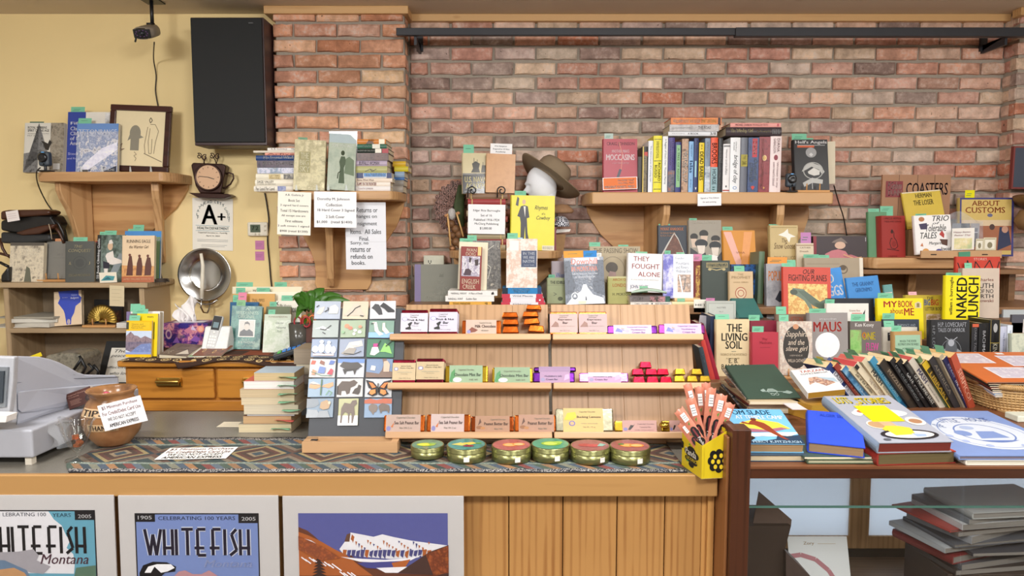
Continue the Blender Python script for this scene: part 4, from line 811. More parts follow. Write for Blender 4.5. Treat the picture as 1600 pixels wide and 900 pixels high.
face(358, 404, 479, 3.06, cb, '3c7270', 'teal book with framed portrait titled WILDERNESS ORIGINAL', 'N 0 0 100 100 2c5c5c,6a9c90,356a68,9ab8a8 14|T 44 90 58 96 c8dcc8 A|T 14 80 88 88 c8dcc8 WILDERNESS|T 22 71 78 79 c8dcc8 ORIGINAL|R 26 28 80 68 e6e2d8|R 29 30 77 66 c8c4bc|P 333436 30 30 76 30 74 40 62 46 44 46 32 40|E 53 52 9 9 c9c0b4|P 4a4642 44 54 46 62 54 64 62 60 62 54 58 58 48 58|T 38 20 64 25 dce8dc The Life of|T 28 13 84 19 dce8dc BOB MARSHALL|T 26 5 80 10 b8ccc0 JAMES M. GLOVER', T=.024, lean=14, roll=2, rough=.3, slips='10 30 10 8fbf90', yaw=6, **gk)
face(410, 452, 491, 3.0, cb, 'c9d4c0', 'pale green book titled GLACIER NATIONAL PARK', 'N 0 0 100 84 aebfa4,dfe6d8,c2d0b6,eef0e6 14|T 16 91 88 95 a8907c FUNDAMENTAL|I 44 74 74 80 5a6a5a Glacier|I 46 62 84 68 7a8a78 National|I 50 52 68 58 9aa898 Park', T=.018, lean=14, soft=True, slips='10 26 8', **gk)
# card terminal
a = at(446, 572, 2.85); r = empty('card_terminal', a, 'dark card payment terminal with blue keys lying on the chest corner', 'card reader'); Mt = T_((X(428, 2.8, cb), 2.8, cb)) @ Matrix.Rotation(D(14), 4, 'Z') @ Matrix.Rotation(D(-16), 4, 'Y')
q = MB(); q.box((0, 0, 0), (.16, .08, .022), mat('32363a', .4), Mt); part(q, 'case', r, bev=.006, seg=3)
q = MB()
for i in range(6):
    for j in range(3): q.box((.02 + i * .02, .01 + j * .02, .022), (.034 + i * .02, .024 + j * .02, .026), mat('3f86d8' if i else '58b858', .3), Mt)
part(q, 'keys', r)
# ================= PILLAR SHELF =================
def pile(rows, Y, z, group, W=.14, **k):
    """rows bottom to top: (x0,x1,px height,colour,label,spine)"""
    for i, (x0, x1, hp, col, label, sp, *o) in enumerate(rows):
        T = hp / F * zcam(Y, z); kw = dict(k); kw.update(o[0] if o else {})
        lying(x0, x1, kw.pop('Y', Y), z, T - .0004, col, label, sp, W=kw.pop('W', W), group=group, **kw); z += T
    return z
gp = 'left pile on the pillar shelf'
pile([(397, 478, 8.6, 'ece6d8', 'cream book spine at the bottom of the left pillar pile', 'T 4 20 40 80 9a9284 Far Land Far Land|N 46 5 62 95 5a6494,8a94c0,ccc 40'),
      (399, 480, 9.6, 'f0e9d6', 'cream spine reading SALT VALLEY in the left pillar pile', 'T 4 44 36 86 776e64 SAGE VALLEY|T 4 20 40 32 998f84 A NOVEL OF THE WEST'),
      (400, 478, 9.2, 'efe8d2', 'cream spine with gold label in the left pillar pile', 'R 26 10 50 92 e3cf9a|T 28 45 48 85 b08a40 LETTERS|T 28 12 48 42 b08a40 MONTANA|N 56 10 88 90 ded4c0,444,b8b0a0 40'),
      (402, 479, 9.6, 'c8ccd4', 'pale blue spine with blurred scenery in the left pillar pile', 'N 2 5 98 95 8a98b4,dde,7a90a8,c8c0b4 25'),
      (402, 477, 10.8, '36303c', 'dark photographic spine under the blue one on left pile', 'N 0 0 100 100 221e28,5c4c5c,2c2632 28|T 12 35 76 85 d8d0cc MONTANA RED|E 84 50 8 46 b0a894'),
      (400, 476, 8, '22437a', 'blue spine reading No Second Wind on the left pillar pile', 'B 16 35 76 92 f4f6fc No Second Wind|T 16 8 44 28 c8d4ec A.B. Guthrie'),
      (414, 480, 4, 'e8a08c', 'thin salmon pink spine on the left pillar pile', 'T 6 20 70 85 c05a5a Arfive'),
      (396, 470, 3.4, 'ddd4c4', 'thin beige book near the top of left pillar pile', ''),
      (418, 486, 4.2, 'f0ece4', 'thin white spine with red lettering topmost on left pile', 'T 8 20 46 85 c04a38 A. B. Guthrie Jr|T 54 20 96 85 555 The Last Valley')], 3.2, S2, gp)
gp2 = 'right pile on the pillar shelf'
pile([(556, 610, 8, 'e9e6e4', 'white spine with pink lettering lowest in the right pillar pile', 'T 8 30 50 70 d08a94 DOROTHY JOHNSON'),
      (556, 610, 6.4, 'f0e6da', 'white spine with large red letters in right pillar pile', 'B 4 20 60 92 b83a3c FLAME ON THE FRONTIER'),
      (556, 613, 6.2, 'ecdcca', 'cream spine with small maroon letters in right pillar pile', 'T 4 30 50 80 8a4a4c Some Went West'),
      (558, 612, 8, 'dfe4ec', 'blue and white spine with dark ends in right pillar pile', 'R 0 0 18 100 2c3a6c|R 20 30 84 96 4a86c4|T 26 38 82 90 f2f4fa ALL THE BUFFALO|R 86 0 100 100 2c3a6c'),
      (556, 605, 10.6, 'b6b67c', 'olive yellow spine with bare branches in right pillar pile', 'L 443f2c 4 30 20 46 56 60 30|L 443f2c 4 46 56 52 20 66 56'),
      (556, 605, 8.6, 'b8a8bc', 'lilac spine reading WOMAN in the right pillar pile', 'I 10 20 76 84 4c4456 BUFFALO WOMAN'),
      (558, 607, 11.4, '4c3634', 'thick dark brown spine in the right pillar pile', 'N 0 0 100 100 3c2a28,6a4c46,4c3634 20|T 64 50 84 64 ddd6d0 DMJ'),
      (558, 607, 7, '263028', 'black spine with red end label in right pillar pile', 'T 10 36 56 80 d8d4c0 OUT OF THE PAST|R 58 4 78 96 ece4d4|R 80 0 100 100 a83038'),
      (558, 604, 7, '3d6c58', 'green spine with white patch near top of right pillar pile', 'R 52 0 78 100 dedacb|T 20 30 48 76 ccd8cc Hanging Tree'),
      (558, 603, 7.6, 'd2843c', 'orange spine topmost on the right pillar pile', 'P 5a3a20 30 0 60 0 54 50 40 66|T 40 54 60 90 4a3020 RED|R 76 0 96 100 f0e6cc')], 3.2, S2, gp2, W=.15)
pile([(612, 630, 10, '9a9288', 'grey block of pages lowest behind the right pillar pile', ''), (614, 631, 9, '8e8880', 'second grey page block behind the right pillar pile', ''), (608, 632, 4.2, '3a66a0', 'thin blue booklet behind the right pillar pile', ''), (617, 632, 9, '8aa0b8', 'pale blue book end behind the right pillar pile', ''), (616, 638, 8, 'c8b82c', 'yellow book end sticking out behind the right pillar pile', ''), (614, 634, 8, 'd0a828', 'golden book end highest behind the right pillar pile', '')], 3.28, S2, 'books behind the right pillar pile', W=.11)
face(458, 505, 219, 3.14, S2, 'c9bf98', 'cellophane wrapped tan book titled THE BIG SKY', 'N 0 0 100 100 9a9474,ddd4ac,b4ab86,f0e6c0 12|R 14 34 52 76 b8b088|R 15.5 35 50.5 75 a8a27c|T 20 62 46 74 f0ecd0 THE|T 18 49 47 60 f0ecd0 BIG|T 18 36 50 47 f0ecd0 SKY', T=.035, lean=10, yaw=8, roll=2, rough=.12, slips='8 30 5 7fa888')
face(511, 552, 210, 3.14, S2, 'a9b5a4', 'cellophane wrapped sage book showing a woman, titled SOME WENT WEST', 'N 0 0 100 100 94a494,b8c2b0,a2ae9c 10|R 0 84 100 100 b8c8cc|T 12 76 90 82 e8ece4 SOME WENT WEST|E 52 66 7 4.5 46503f|P 5c6a58 40 12 62 12 58 40 66 50 60 60 46 60 40 50 44 40|P 7a8a74 60 30 96 26 94 54 76 60 64 56|L 46503f .8 48 34 38 30 36 20', T=.03, lean=10, yaw=10, roll=3, rough=.12, slips='10 40 5 a4bcae')
sheet((508 + 8, 305), (560, 305), (519, 205), 3.2, 'dfe4ea', 'clear plastic sleeve standing behind the sage book', '', cat='sleeve', name='plastic_sleeve', th=.001, rough=.1)[0].children[0].data.materials[0] = mat('dfe4ea', .1, var=0, alpha=.4)
clips((463, 495), 3.125, S2, 'clear plastic stand hooks under the tan wrapped book', .025); clips((513, 541), 3.125, S2, 'clear plastic stand hooks under the sage wrapped book', .025)
sheet((433, 366), (485, 368), (439, 299), 3.135, 'f6f2e4', 'white price sign listing a fifteen hardcover book set', 'T 22 89 78 95 444 A.B. Guthrie Jr|T 32 77 66 83 444 Book Set|T 8 65 92 71 444 3 signed hard covers|T 8 53 92 59 444 Total 15 Hardcovers|T 12 41 84 47 444 All except one are|T 24 29 76 35 444 First editions|T 2 17 96 23 444 3 soft covers 1 signed|T 8 5 92 11 444 $900 (retail $1200)', Yt=3.14)
sheet((491, 355), (557, 356), (491, 299), 3.13, 'f8f8fa', 'white price sign reading Collection, 18 Hard Cover 3 Signed', 'T 8 74 84 83 333 Dorothy M. Johnson|T 28 59 66 67 333 Collection|T 8 43 95 52 333 18 Hard Cover 3 Signed|T 28 26 72 34 333 2 Soft Cover|T 6 10 90 19 333 $1,000   (retail $1400)')
sheet((541, 421), (604, 421), (540, 316), 3.2, 'eceef4', 'white returns notice, ending no returns or refunds on books', 'T 28 85 80 92 333 Returns or|T 28 75 78 82 333 hanges on|T 30 64 78 71 333 nsignment|T 12 53 88 60 333 Items.  All Sales|T 34 43 58 49 333 Final.|R 0 41 100 41.4 c8c8cc|T 12 36 56 42 333 Sorry, no|T 12 26 62 33 333 returns or|T 12 16 66 23 333 refunds on|T 14 7 48 13 333 books.')
# ================= LONG SHELF =================
gl = 'books standing on the long shelf'; YLs = 3.27
face(943, 996, 217, YLs, S3, 'b03c4c', 'crimson novel titled MOCCASINS behind the orange promise card', 'T 10 86 92 94 5a2030 CRAIG JOHNSON|T 24 74 76 80 f0dce0 ANOTHER MAN\'S|B 8 60 92 71 fbeef0 MOCCASINS|T 26 53 76 56 e4b8c0 A WALT LONGMIRE MYSTERY|L d88a70 .5 46 94 56 72 52 40|P 3a3a4c 34 20 44 24 54 42 47 44', T=.03, lean=6, slips='4 26 10 bcd0c8', group=gl)
sheet((942, 297), (996, 295), (943, 278), YLs - .02, 'e8762c', 'orange card reading PROMISE THAT YOU WILL HELP PREVENT FOREST FIRES', 'R 0 0 100 4 fff|R 0 96 100 100 fff|R 0 0 2 100 fff|R 98 0 100 100 fff|T 44 66 92 82 fff PROMISE THAT|T 44 44 90 60 fff YOU WILL HELP|B 6 12 92 32 fff PREVENT FOREST FIRES!', cat='card', name='printed_card')
for a in (
    (996, 1003, 245, '403c38', 'short charcoal spine beside the crimson novel', ''),
    (1003, 1011.5, 229, '2c2824', 'black spine with yellow dotted edge and red patch', 'R 0 0 100 22 dcc25c|R 12 30 22 92 c4382c|N 20 20 100 80 2c2824,8a7a5c,2c2824 60|T 22 40 96 60 d0c8b0 THE DARK TOWER'),
    (1012, 1019.5, 220, 'eef2f8', 'slim white spine left of the tall yellow one', 'T 10 30 80 70 8aa0cc The Adventures of a young man'),
    (1020, 1033, 212, 'ece22a', 'tall bright yellow spine by RICHARD RUSSO', 'R 6 8 7 92 443|R 44 8 45 92 443|R 82 8 83 92 443|R 94 8 95 92 443|T 10 30 40 64 8a8420 EVERYBODY\'S FOOL|T 48 54 80 86 333 RICHARD|T 52 14 74 46 333 RUSSO'),
    (1034, 1042.5, 213, 'f2f4f4', 'white spine with thin blue lettering right of yellow', 'T 5 30 86 72 5a7a9a A Region of One\'s Own  Thomas Murray'),
    (1043, 1053, 215, '4a3c86', 'purple spine with pale lettering and street scene below', 'T 6 55 60 86 ccc4ec HOLLYWOOD CROWS|T 6 16 50 46 ccc4ec JOSEPH WAMBAUGH|N 60 0 100 100 222,667,a64 40'),
    (1054, 1063, 222, '3a4280', 'navy spine with long green label', 'R 6 16 90 86 8cc08a|T 12 36 78 68 4c7a50 A TREE OF NIGHT'),
    (1064, 1074, 217, 'b08c70', 'brown mottled spine with bold white lettering', 'N 0 0 100 100 8a6850,c8a488,5c4438 30|W 0 0 1 1 fff .|B 22 46 84 88 fff WINDS OF|B 26 12 80 44 fff THE RED NIGHT'),
    (1075, 1082.5, 221, '8cbcea', 'light blue spine with dark blue author name', 'B 38 20 62 84 2c5c9c Islas|T 6 36 30 66 5a86bc THE CITY|T 74 36 92 60 5a86bc Arthur'),
    (1083, 1090, 216, '28386c', 'dark navy spine with pale label and arrow', 'T 4 40 26 80 a49cc0 FALLEN|R 42 20 72 60 9cc8d4|P fff 90 30 96 50 90 70 92 50'),
    (1091, 1099, 223, 'f0d428', 'golden yellow spine reading DEAD BABIES', 'B 18 14 76 84 2a2418 DEAD BABIES|T 4 30 14 60 a08c20 M A'),
    (1100, 1108.5, 216, '8496ac', 'slate blue spine with landscape bands', 'T 6 24 38 64 e8ecf4 ATKINSON|N 52 0 100 100 5c7088,ccd6e0,8a9cb0 18|R 78 0 80 100 d8e0e8'),
    (1109, 1120, 215, 'e8542c', 'red over grey-blue spine reading BROOKS HORSE', 'R 54 0 100 100 8fb0b8|T 10 16 48 86 4a2018 BROOKS|T 58 26 86 82 28444c HORSE|T 90 30 96 70 4a9a90 ii'),
    (1121, 1128, 216, '24262a', 'black spine right of the red BROOKS book', 'T 16 24 48 76 c8c8c4 AS YOU WISE|T 60 30 88 66 a8a8a4 CARY ELWES'),
    (1128.5, 1139, 225, 'f0eeee', 'white spine with two dark bands at head and foot', 'R 3 4 6 96 777|R 95 0 97.5 100 a8342c|T 12 34 64 62 b8b4b4 Horse and buffalo|R 86 40 90 60 444'),
    (1139.5, 1155, 215, 'eef0f2', 'wide white spine with large italic grey lettering', 'I 32 24 84 76 5c6064 bridge of clay|T 8 50 26 62 888 Markus|T 8 30 24 42 888 Zusak|O 92 50 3 20 1 7a9ac8'),
    (1155.5, 1166.5, 215, '6c707c', 'grey spine with olive title block', 'R 31 4 53 96 a89c30|T 33 30 40 76 ccc478 THE|T 43 20 50 86 4c4a20 DARK'),
    (1167, 1183.5, 215, '2a3a64', 'navy patterned spine with red plate at its head', 'N 0 0 100 100 24345c,3c5484,202c50 60|R 2 38 36 84 c02c3c|T 6 44 32 78 f4e4e0 DIANA|I 40 56 78 90 a8b0a0 Outlandish|I 46 14 82 50 a8b0a0 COMPANION|P d03c30 90 30 96 50 90 70 88 50'),
    (1184, 1201, 214, '7e2430', 'maroon spine with gold circle and script', 'N 0 0 100 100 7e2430,943a40,6a1c28 40|E 38 50 5 20 d8b06a|O 38 50 5 20 1.2 f0dca0|I 4 20 90 44 a86a5c OUTLANDISH COMPANION|E 92 50 2 8 d09a50'),
    (1201.5, 1219, 213, 'f0dedc', 'pale pink spine with dark red circle', 'E 38 50 5 18 8a2c3c|T 4 58 28 82 dca4ac DIANA|T 4 26 30 50 dca4ac GABALDON|T 46 54 92 76 dcb0b4 Written in my|T 46 26 88 48 dcb0b4 own heart\'s blood')):
    x0, x1, yt, c, lb_, sp = a
    spined(x0, x1, yt, YLs, S3, c, lb_, sp.replace('W 0 0 1 1 fff .|', ''), W=.15, group=gl)
zt = at(0, 212.6, 3.28).z + .0008
z_ = pile([(1044, 1120, 6.8, 'eceef2', 'white spine lowest of pile over the upright books', 'T 8 40 34 60 99a McCarthy|T 40 30 62 70 555 A BOOK|T 86 20 98 80 333 3/8', {}),
      (1046, 1123, 10.6, 'a8a4a4', 'silver grey spine in middle of pile over upright books', 'N 0 0 100 100 8c8888,c8c4c4,a09c9c 20|T 58 34 84 76 44484c THE ROAD|T 5 40 50 60 ddd CORMAC'),
      (1048, 1127, 10.4, 'd8682c', 'orange red spine topmost of pile over upright books', 'N 0 0 100 100 c85a28,e88a3c,b8442c 14|B 4 26 58 76 f8e8d8 WILLIAM KENT KRUEGER|B 60 26 90 76 f0d070 SPIRIT CROSSING|R 93 0 98 100 38201c')], 3.28, zt, 'pile over the upright books', W=.15)
pile([(1134, 1221, 13.4, '3c3034', 'dark brown spine reading The Windup Girl', 'B 8 28 48 82 f0e0a8 The Windup Girl|T 56 36 80 66 c8b070 Paolo Bacigalupi|T 84 20 96 76 ddd III', {}),
      (1141, 1220, 6.6, 'f0a8a0', 'pink spine lying on top of the dark brown book', 'B 10 28 42 76 a83c48 MICHAEL CHABON|T 44 28 74 76 e07a74 MOONGLOW TRUTH|R 92 20 96 80 c05058')], 3.28, zt, 'pile over the right end of upright books', W=.15)
webcam(1237, 297, 3.25, S3, 1.05, 'small blue grey camera at the right of the book row')
easel(1246, 1297, 3.27, S3, 'low wooden easel under the black motorcycle gang book')
face(1243, 1296, 218, 3.3, S3 + .012, '2c2c2e', 'black book with white skull emblem titled HELL\'S ANGELS', 'B 4 90 98 98 f0eeee Hell\'s Angels|R 10 84 60 88 c85a30|R 10 88 92 89 bbb|E 50 74 16 10 9a9a9a|P ccc 50 66 56 70 50 74 44 70|P b8b8b4 20 36 30 48 50 54 76 48 88 36 80 30 72 40 50 46 34 40|O 54 38 30 17 3 a8a8a4|P d4d2cc 38 36 56 44 74 38 72 30 56 28 40 32|P b8b8b4 22 14 50 24 82 20 80 12 50 14 26 6|R 49 2 51 24 bbb', T=.035, lean=10, slips='0 44 12|30 34 5', group=gl)
r, w_, h_ = sheet((1278, 288), (1305, 287), (1274, 222), 3.36, 'd8cdb4', 'cream booklet leaning behind the black skull book', '', cat='booklet', name='booklet', th=.004)
sheet((1090, 322), (1127, 321), (1090, 303), 3.243, 'f8f8fa', 'small white shelf label reading Signed or First Edition', 'T 12 55 90 70 555 Signed or First Edition|T 22 22 78 38 555 Or early printing')
# ================= MIDDLE SHELF =================
z0 = S4; rows = []
cols = ['b0a080', '8c3c3c', 'a89878', '704438', 'b8a888', '9a4a40', 'b09c7c', '6c5040', 'a03c3c', '8a6c54']
for i, c in enumerate(cols): rows.append((729 + (i % 3), 790 + (i % 2) * 3, 8.9, c, ['lowest', 'second', 'third', 'fourth', 'fifth', 'sixth', 'seventh', 'eighth', 'ninth', 'topmost'][i] + ' old cloth book in the pile behind the set-of-16 sign', 'R 10 0 13 100 c8a868|R 86 0 89 100 c8a868'))
zt = pile(rows, 3.3, z0, 'old books behind the set sign', W=.12)
face(723, 764, 239, 3.33, zt, 'd4c8a0', 'cream and black book with sailing ships titled U.S. NAVAL ACADEMY', 'R 0 0 100 46 3a3a3c|N 0 46 100 50 55534a,888 30|P 4c4c48 32 52 66 52 62 62 66 74 50 80 36 74 40 62|L 4c4c48 .6 44 52 44 88|L 4c4c48 .6 56 52 56 84|L 4c4c48 .6 78 52 78 78|P 5c5a52 70 52 92 52 88 70 74 70|B 8 28 98 42 e8dc9c U.S. NAVAL|B 12 12 98 26 e8dc9c ACADEMY|T 8 3 80 7 ccc KENDALL BANNING', lean=5, T=.03, rough=.15, slips='4 40 15', yaw=5)
face(759, 804, 241, 3.30, zt, 'c79462', 'plain tan paper covered book on scrolled wire stand', 'N 0 0 100 100 bd8a58,d09c6a,c49060 8', lean=6, T=.02, roll=2, yaw=4)
sheet((766, 240), (800, 241), (767, 224), 3.37, 'f6f6f6', 'small white card above the tan paper covered book', 'T 20 64 76 82 444 1916 Navigation|T 12 36 88 54 444 Prepared for US Navy|T 24 10 70 28 444 Academy', cat='card', name='typed_card')
for cx, lb_ in ((738, 'black wire scroll hook before the ship book'), (784, 'black wire scroll hook before the tan paper covered book')):
    q = MB(); P = []
    for i in range(24): t = i / 23; P.append(at(cx + (7 - 5 * t) * math.cos(2.8 - t * 7.5), 298 - (7 - 5 * t) * math.sin(2.8 - t * 7.5), 3.27))
    q.tube([at(cx - 7, 309, 3.27)] + P, .003, blk2, 6); mesh_thing('wire_hook', q, lb_, 'hook', at(cx, 308, 3.27), 'wire scroll hooks')
sheet((731, 365), (789, 366), (733, 319), 3.285, 'f7f7f9', 'white sign reading Set of 16, $1,000.00', 'T 14 74 86 83 333 Edgar Rice Burroughs|T 34 59 64 67 333 Set of 16|T 16 44 84 52 333 Published 1916-1924|T 18 29 82 38 333 McClurg Publishing|T 32 14 64 23 333 $1,000.00')
face(798, 866, 306, 3.27, S4, 'eee23a', 'yellow book with man in black suit titled Rhymes of a Cowboy', 'P 3a3a40 14 62 22 80 30 82 38 80 42 60 36 58 38 32 42 16 34 16 32 44 30 16 22 16 22 50 20 60|P e8e4d8 28 80 33 80 32 60|E 29 88 4 4.5 d8b494|P 4a4a50 10 82 16 80 18 94 14 98|I 54 72 84 82 333 Rhymes|T 70 65 78 69 333 of a|I 58 54 90 63 333 Cowboy|R 72 0 100 9 e8e0c4|T 74 2 96 7 998 BRUCE KISKADDON', lean=4, T=.03, roll=1, slips='8 26 8|50 0 0', yaw=3)
face(820, 869, 342, 3.34, S4, '8a2434', 'dark red book behind the yellow cowboy book', '', lean=3, T=.03)
# foam head with hat
hc = at(846, 289, 3.39); r = empty('foam_head', hc, 'white foam mannequin head lying back under a felt hat', 'mannequin head'); fo = mat('eceef2', .6, var=.02)
Mh = T_(hc) @ Matrix.Rotation(D(-18), 4, 'Y') @ Matrix.Scale(1, 4)
def head(u, v):
    a = 2 * math.pi * u; b_ = math.pi * (v - .5); x = .07 * math.cos(b_) * math.cos(a); y = .055 * math.cos(b_) * math.sin(a); zz = .09 * math.sin(b_)
    # face looks toward -x and the camera
    fx = max(0, -math.cos(a)) ** 6 * math.cos(b_) ** 2
    nose = math.exp(-((b_ + .05) / .16) ** 2) * max(0, math.cos(a - math.pi * 1.05)) ** 40 * .026
    brow = math.exp(-((b_ - .32) / .1) ** 2) * fx * .011; eye = -math.exp(-((b_ - .14) / .1) ** 2) * fx * (1 - max(0, math.cos(a - math.pi * 1.05)) ** 60) * .018
    lips = (math.exp(-((b_ + .36) / .05) ** 2) + math.exp(-((b_ + .48) / .05) ** 2)) * max(0, math.cos(a - math.pi * 1.05)) ** 20 * .012
    chin = math.exp(-((b_ + .78) / .14) ** 2) * max(0, math.cos(a - math.pi * 1.05)) ** 8 * .02
    k = nose + brow + eye + lips + chin
    return Mh @ Vector((x - k, y, zz))
q = MB(); q.grid(head, 96, 64, fo, wrap=True); part(q, 'head', r)
q = MB(); q.tube([Mh @ Vector((.025, 0, -.03)), hc + Vector((.02, .0, -.10)), Vector((hc.x + .02, hc.y, S4))], [.04, .04, .045], fo, 20); part(q, 'neck', r)
ft = mat('8c7a62', .85, var=.08, sc=30, bump=.1); hat = empty('felt_hat', hc + Vector((0, 0, .06)), 'taupe wide brimmed felt hat tilted on the foam head', 'hat')
Mt = T_(at(857, 279, 3.39)) @ Matrix.Rotation(D(36), 4, 'Y') @ Matrix.Rotation(D(-14), 4, 'X')
def brim(u, v):
    a = 2 * math.pi * u; rr = .088 + .078 * v; return Mt @ Vector((rr * math.cos(a) * 1.0, rr * math.sin(a) * .92, .02 * abs(math.cos(a)) ** 3 * v * v * 1.4 - .006 * v))
q = MB(); q.grid(brim, 64, 8, ft, wrap=True); part(q, 'brim', hat, solid=.003)
q = MB(); q.lathe([(.089, 0), (.088, .03), (.082, .07), (.07, .09), (.04, .088), (0, .08)], ft, 48, Mt, 1, .85); part(q, 'crown', hat)
q = MB(); q.lathe([(.0905, .002), (.0905, .022)], mat('6a5a48', .7), 48, Mt, 1, .85); part(q, 'hat_band', hat, solid=.001)
# checked cloth hat stack right
r = empty('woven_basket', at(880, 340, 3.38), 'black and white woven cap on tan felt hats beside yellow book', 'hat')
ckm, t, b = newmat('check_weave'); tc = nd(t, 'ShaderNodeTexCoord'); ck = nd(t, 'ShaderNodeTexChecker'); ck.inputs['Scale'].default_value = 140; ck.inputs[1].default_value = rgb('dcdee6'); ck.inputs[2].default_value = rgb('25283a'); t.links.new(tc.outputs['Object'], ck.inputs[0]); t.links.new(ck.outputs[0], b.inputs['Base Color'])
q = MB(); q.grid(lambda u, v: at(876, 349, 3.38) + Vector((.042 * math.cos(u * 6.283) * math.sin(.2 + v * 1.5), .05 * math.sin(u * 6.283) * math.sin(.2 + v * 1.5), .045 * math.cos(.2 + v * 1.5) - .01)), 24, 8, ckm, wrap=True); part(q, 'cap', r, solid=.003)
q = MB(); q.lathe([(0, -.01), (.05, -.01), (.058, 0), (.05, .012), (.03, .03), (0, .034)], mat('a07a58', .8, var=.2), 28, T_(at(878, 330, 3.4)), 1, .7); part(q, 'tan_hat', r)
q = MB(); q.prism([at(x, y, 3.38) for x, y in ((868, 364), (890, 362), (892, 358), (870, 358))], (0, .05, 0), mat('ece8e0', .6)); part(q, 'paper_band', r)
q = MB(); q.prism([at(x, y, 3.4) for x, y in ((868, 366), (884, 366), (880, 398), (866, 398))], (0, .05, 0), mat('a8845c', .8, var=.2)); part(q, 'tan_block', r)
# woven feather fan + antlers
r = empty('woven_fan', at(700, 330, 3.42), 'round feathered fan with pink and brown barring behind the old books', 'fan')
def wf():
    m, t, b = newmat('barred_feather'); b.inputs['Roughness'].default_value = .6
    tc = nd(t, 'ShaderNodeTexCoord'); wv = nd(t, 'ShaderNodeTexWave'); wv.inputs['Scale'].default_value = 28; wv.inputs['Distortion'].default_value = 9; wv.inputs['Detail'].default_value = 3; wv.inputs['Detail Scale'].default_value = 3
    t.links.new(tc.outputs['Object'], wv.inputs[0]); r_ = ramp(t, ['3c2820', '6a4638', 'c89c90', '4a3028'], [.2, .5, .75, 1]); t.links.new(wv.outputs[0], r_.inputs[0]); t.links.new(r_.outputs[0], b.inputs['Base Color']); return m
fc = at(722, 325, 3.46); wfm = wf()
for i in range(17):
    a = D(76 + i * 11.5); L_ = .135 + .008 * (i % 2); w_ = .017
    q = MB(); Mf = T_(fc + Vector((0, -.002 * (i % 3), 0))) @ Matrix.Rotation(-a + math.pi / 2, 4, 'Y')
    q.add([Mf @ Vector(p) for p in ((-.005, 0, .02), (.005, 0, .02), (w_, 0, L_ * .8), (w_ * .6, 0, L_ * .96), (0, -.002, L_), (-w_ * .6, 0, L_ * .96), (-w_, 0, L_ * .8), (0, -.005, L_ * .5))], [(0, 1, 7), (1, 2, 7), (2, 3, 7), (3, 4, 7), (4, 5, 7), (5, 6, 7), (6, 0, 7)], wfm); part(q, 'feather', r, solid=.001)
q = MB(); q.grid(lambda u, v: fc + Vector((.012 - .05 * math.sin(u * 3.14) * (1 - abs(v - .5)), -.02 - .01 * math.sin(u * 3), .11 - .2 * v)), 8, 8, mat('3c4a26', .7, var=.4, sc=50)); part(q, 'green_down', r, solid=.004)
r = empty('carved_totem', at(706, 385, 3.36), 'small carved wooden figure with two crossed sticks under the feather fan', 'carving'); cwm = mat('7a5636', .6, var=.35, sc=40, bump=.3)
q = MB()
for x, y, R in ((704, 350, 8), (712, 358, 8), (718, 366, 8), (706, 368, 7), (712, 378, 8), (720, 382, 8), (707, 388, 6)): q.lathe([(0, -R * .0026), (R * .002, -R * .002), (R * .003, 0), (R * .002, R * .002), (0, R * .0026)], cwm, 10, T_(at(x, y, 3.38)))
part(q, 'carved_body', r)
q = MB(); q.lathe([(0, -.03), (.016, -.02), (.02, 0), (.014, .02), (0, .028)], mat('b8b4b0', .95, var=.3, sc=120, bump=1), 14, T_(at(706, 334, 3.36))); part(q, 'fur_tuft', r)
for p in (((699, 334), (702, 360), (704, 384)), ((713, 332), (719, 352), (724, 370))): q = MB(); q.tube([at(x, y, 3.34) for x, y in p], .004, mat('d8ac70', .5), 8); part(q, 'stick', r)
for x, y in ((697, 337), (716, 333), (707, 388)): q = MB(); q.lathe([(0, -.008), (.009, -.004), (.009, .004), (0, .008)], mat('b8845c', .6), 10, T_(at(x, y, 3.34))); part(q, 'bead', r)
# outlet
a, b_ = at(662, 414, YW - .05), at(694, 399, YW - .05); r = empty('wall_outlet', a, 'white electrical outlet box above the grey biography', 'outlet')
q = MB(); q.box((a.x, YW - .06, a.z), (b_.x, YW - .013, b_.z), mat('dcdcc8', .4)); part(q, 'cover', r, bev=.004)
q = MB(); [q.box((a.x + x, YW - .0615, a.z + .012), (a.x + x + .003, YW - .059, a.z + .024), blk2) for x in (.024, .036)]; q.lathe([(0, 0), (.003, 0), (0, .001)], blk2, 8, T_((a.x + .032, YW - .06, a.z + .008)) @ Matrix.Rotation(math.pi / 2, 4, 'X')); part(q, 'socket_slots', r)
# ================= MIDDLE TIER (behind the chocolate rack) =================
gm = 'books behind the chocolate rack'
face(648, 716, 413, 3.2, TZ2, '7c7c70', 'large grey cloth book with purple spine about WILLIAM MCKINLEY', 'R 0 0 14 100 7c7096|T 52 46 66 54 a8a89c THE|T 46 32 78 40 a8a89c LIFE OF|T 38 18 92 27 a8a89c WILLIAM|T 28 4 96 14 a8a89c MCKINLEY|P 6c6c60 56 66 66 66 66 76 62 72 58 76', T=.03, lean=4)
pa = pile([(702, 768, 6.6, 'e0aa48', 'orange yellow spine lowest under the maroon novel', 'T 8 20 50 80 8a6420 TEXAS PARADISE|T 84 20 90 80 443 q'),
      (696, 772, 9, 'f0eeea', 'white spine in middle of pile under the maroon novel', 'T 6 30 36 66 888 RANDALL HUNT|I 42 30 64 66 888 Sudden Rain'),
      (700, 777, 8, 'f2f0ec', 'white spine on top of pile under the maroon novel', 'T 6 30 38 66 888 MARSHALL WRIGHT|I 42 30 70 66 888 A Place of Deeds|P 333 88 20 94 30 92 80 88 60')], 3.02, TZ2, gm, W=.14, soft=True)
face(715, 760, 379, 3.05, pa, 'ece0c4', 'cream cookbook behind the maroon English novel', '', T=.03, lean=6, slips='0 34 6|14 32 3', soft=True, group=gm, roll=2)
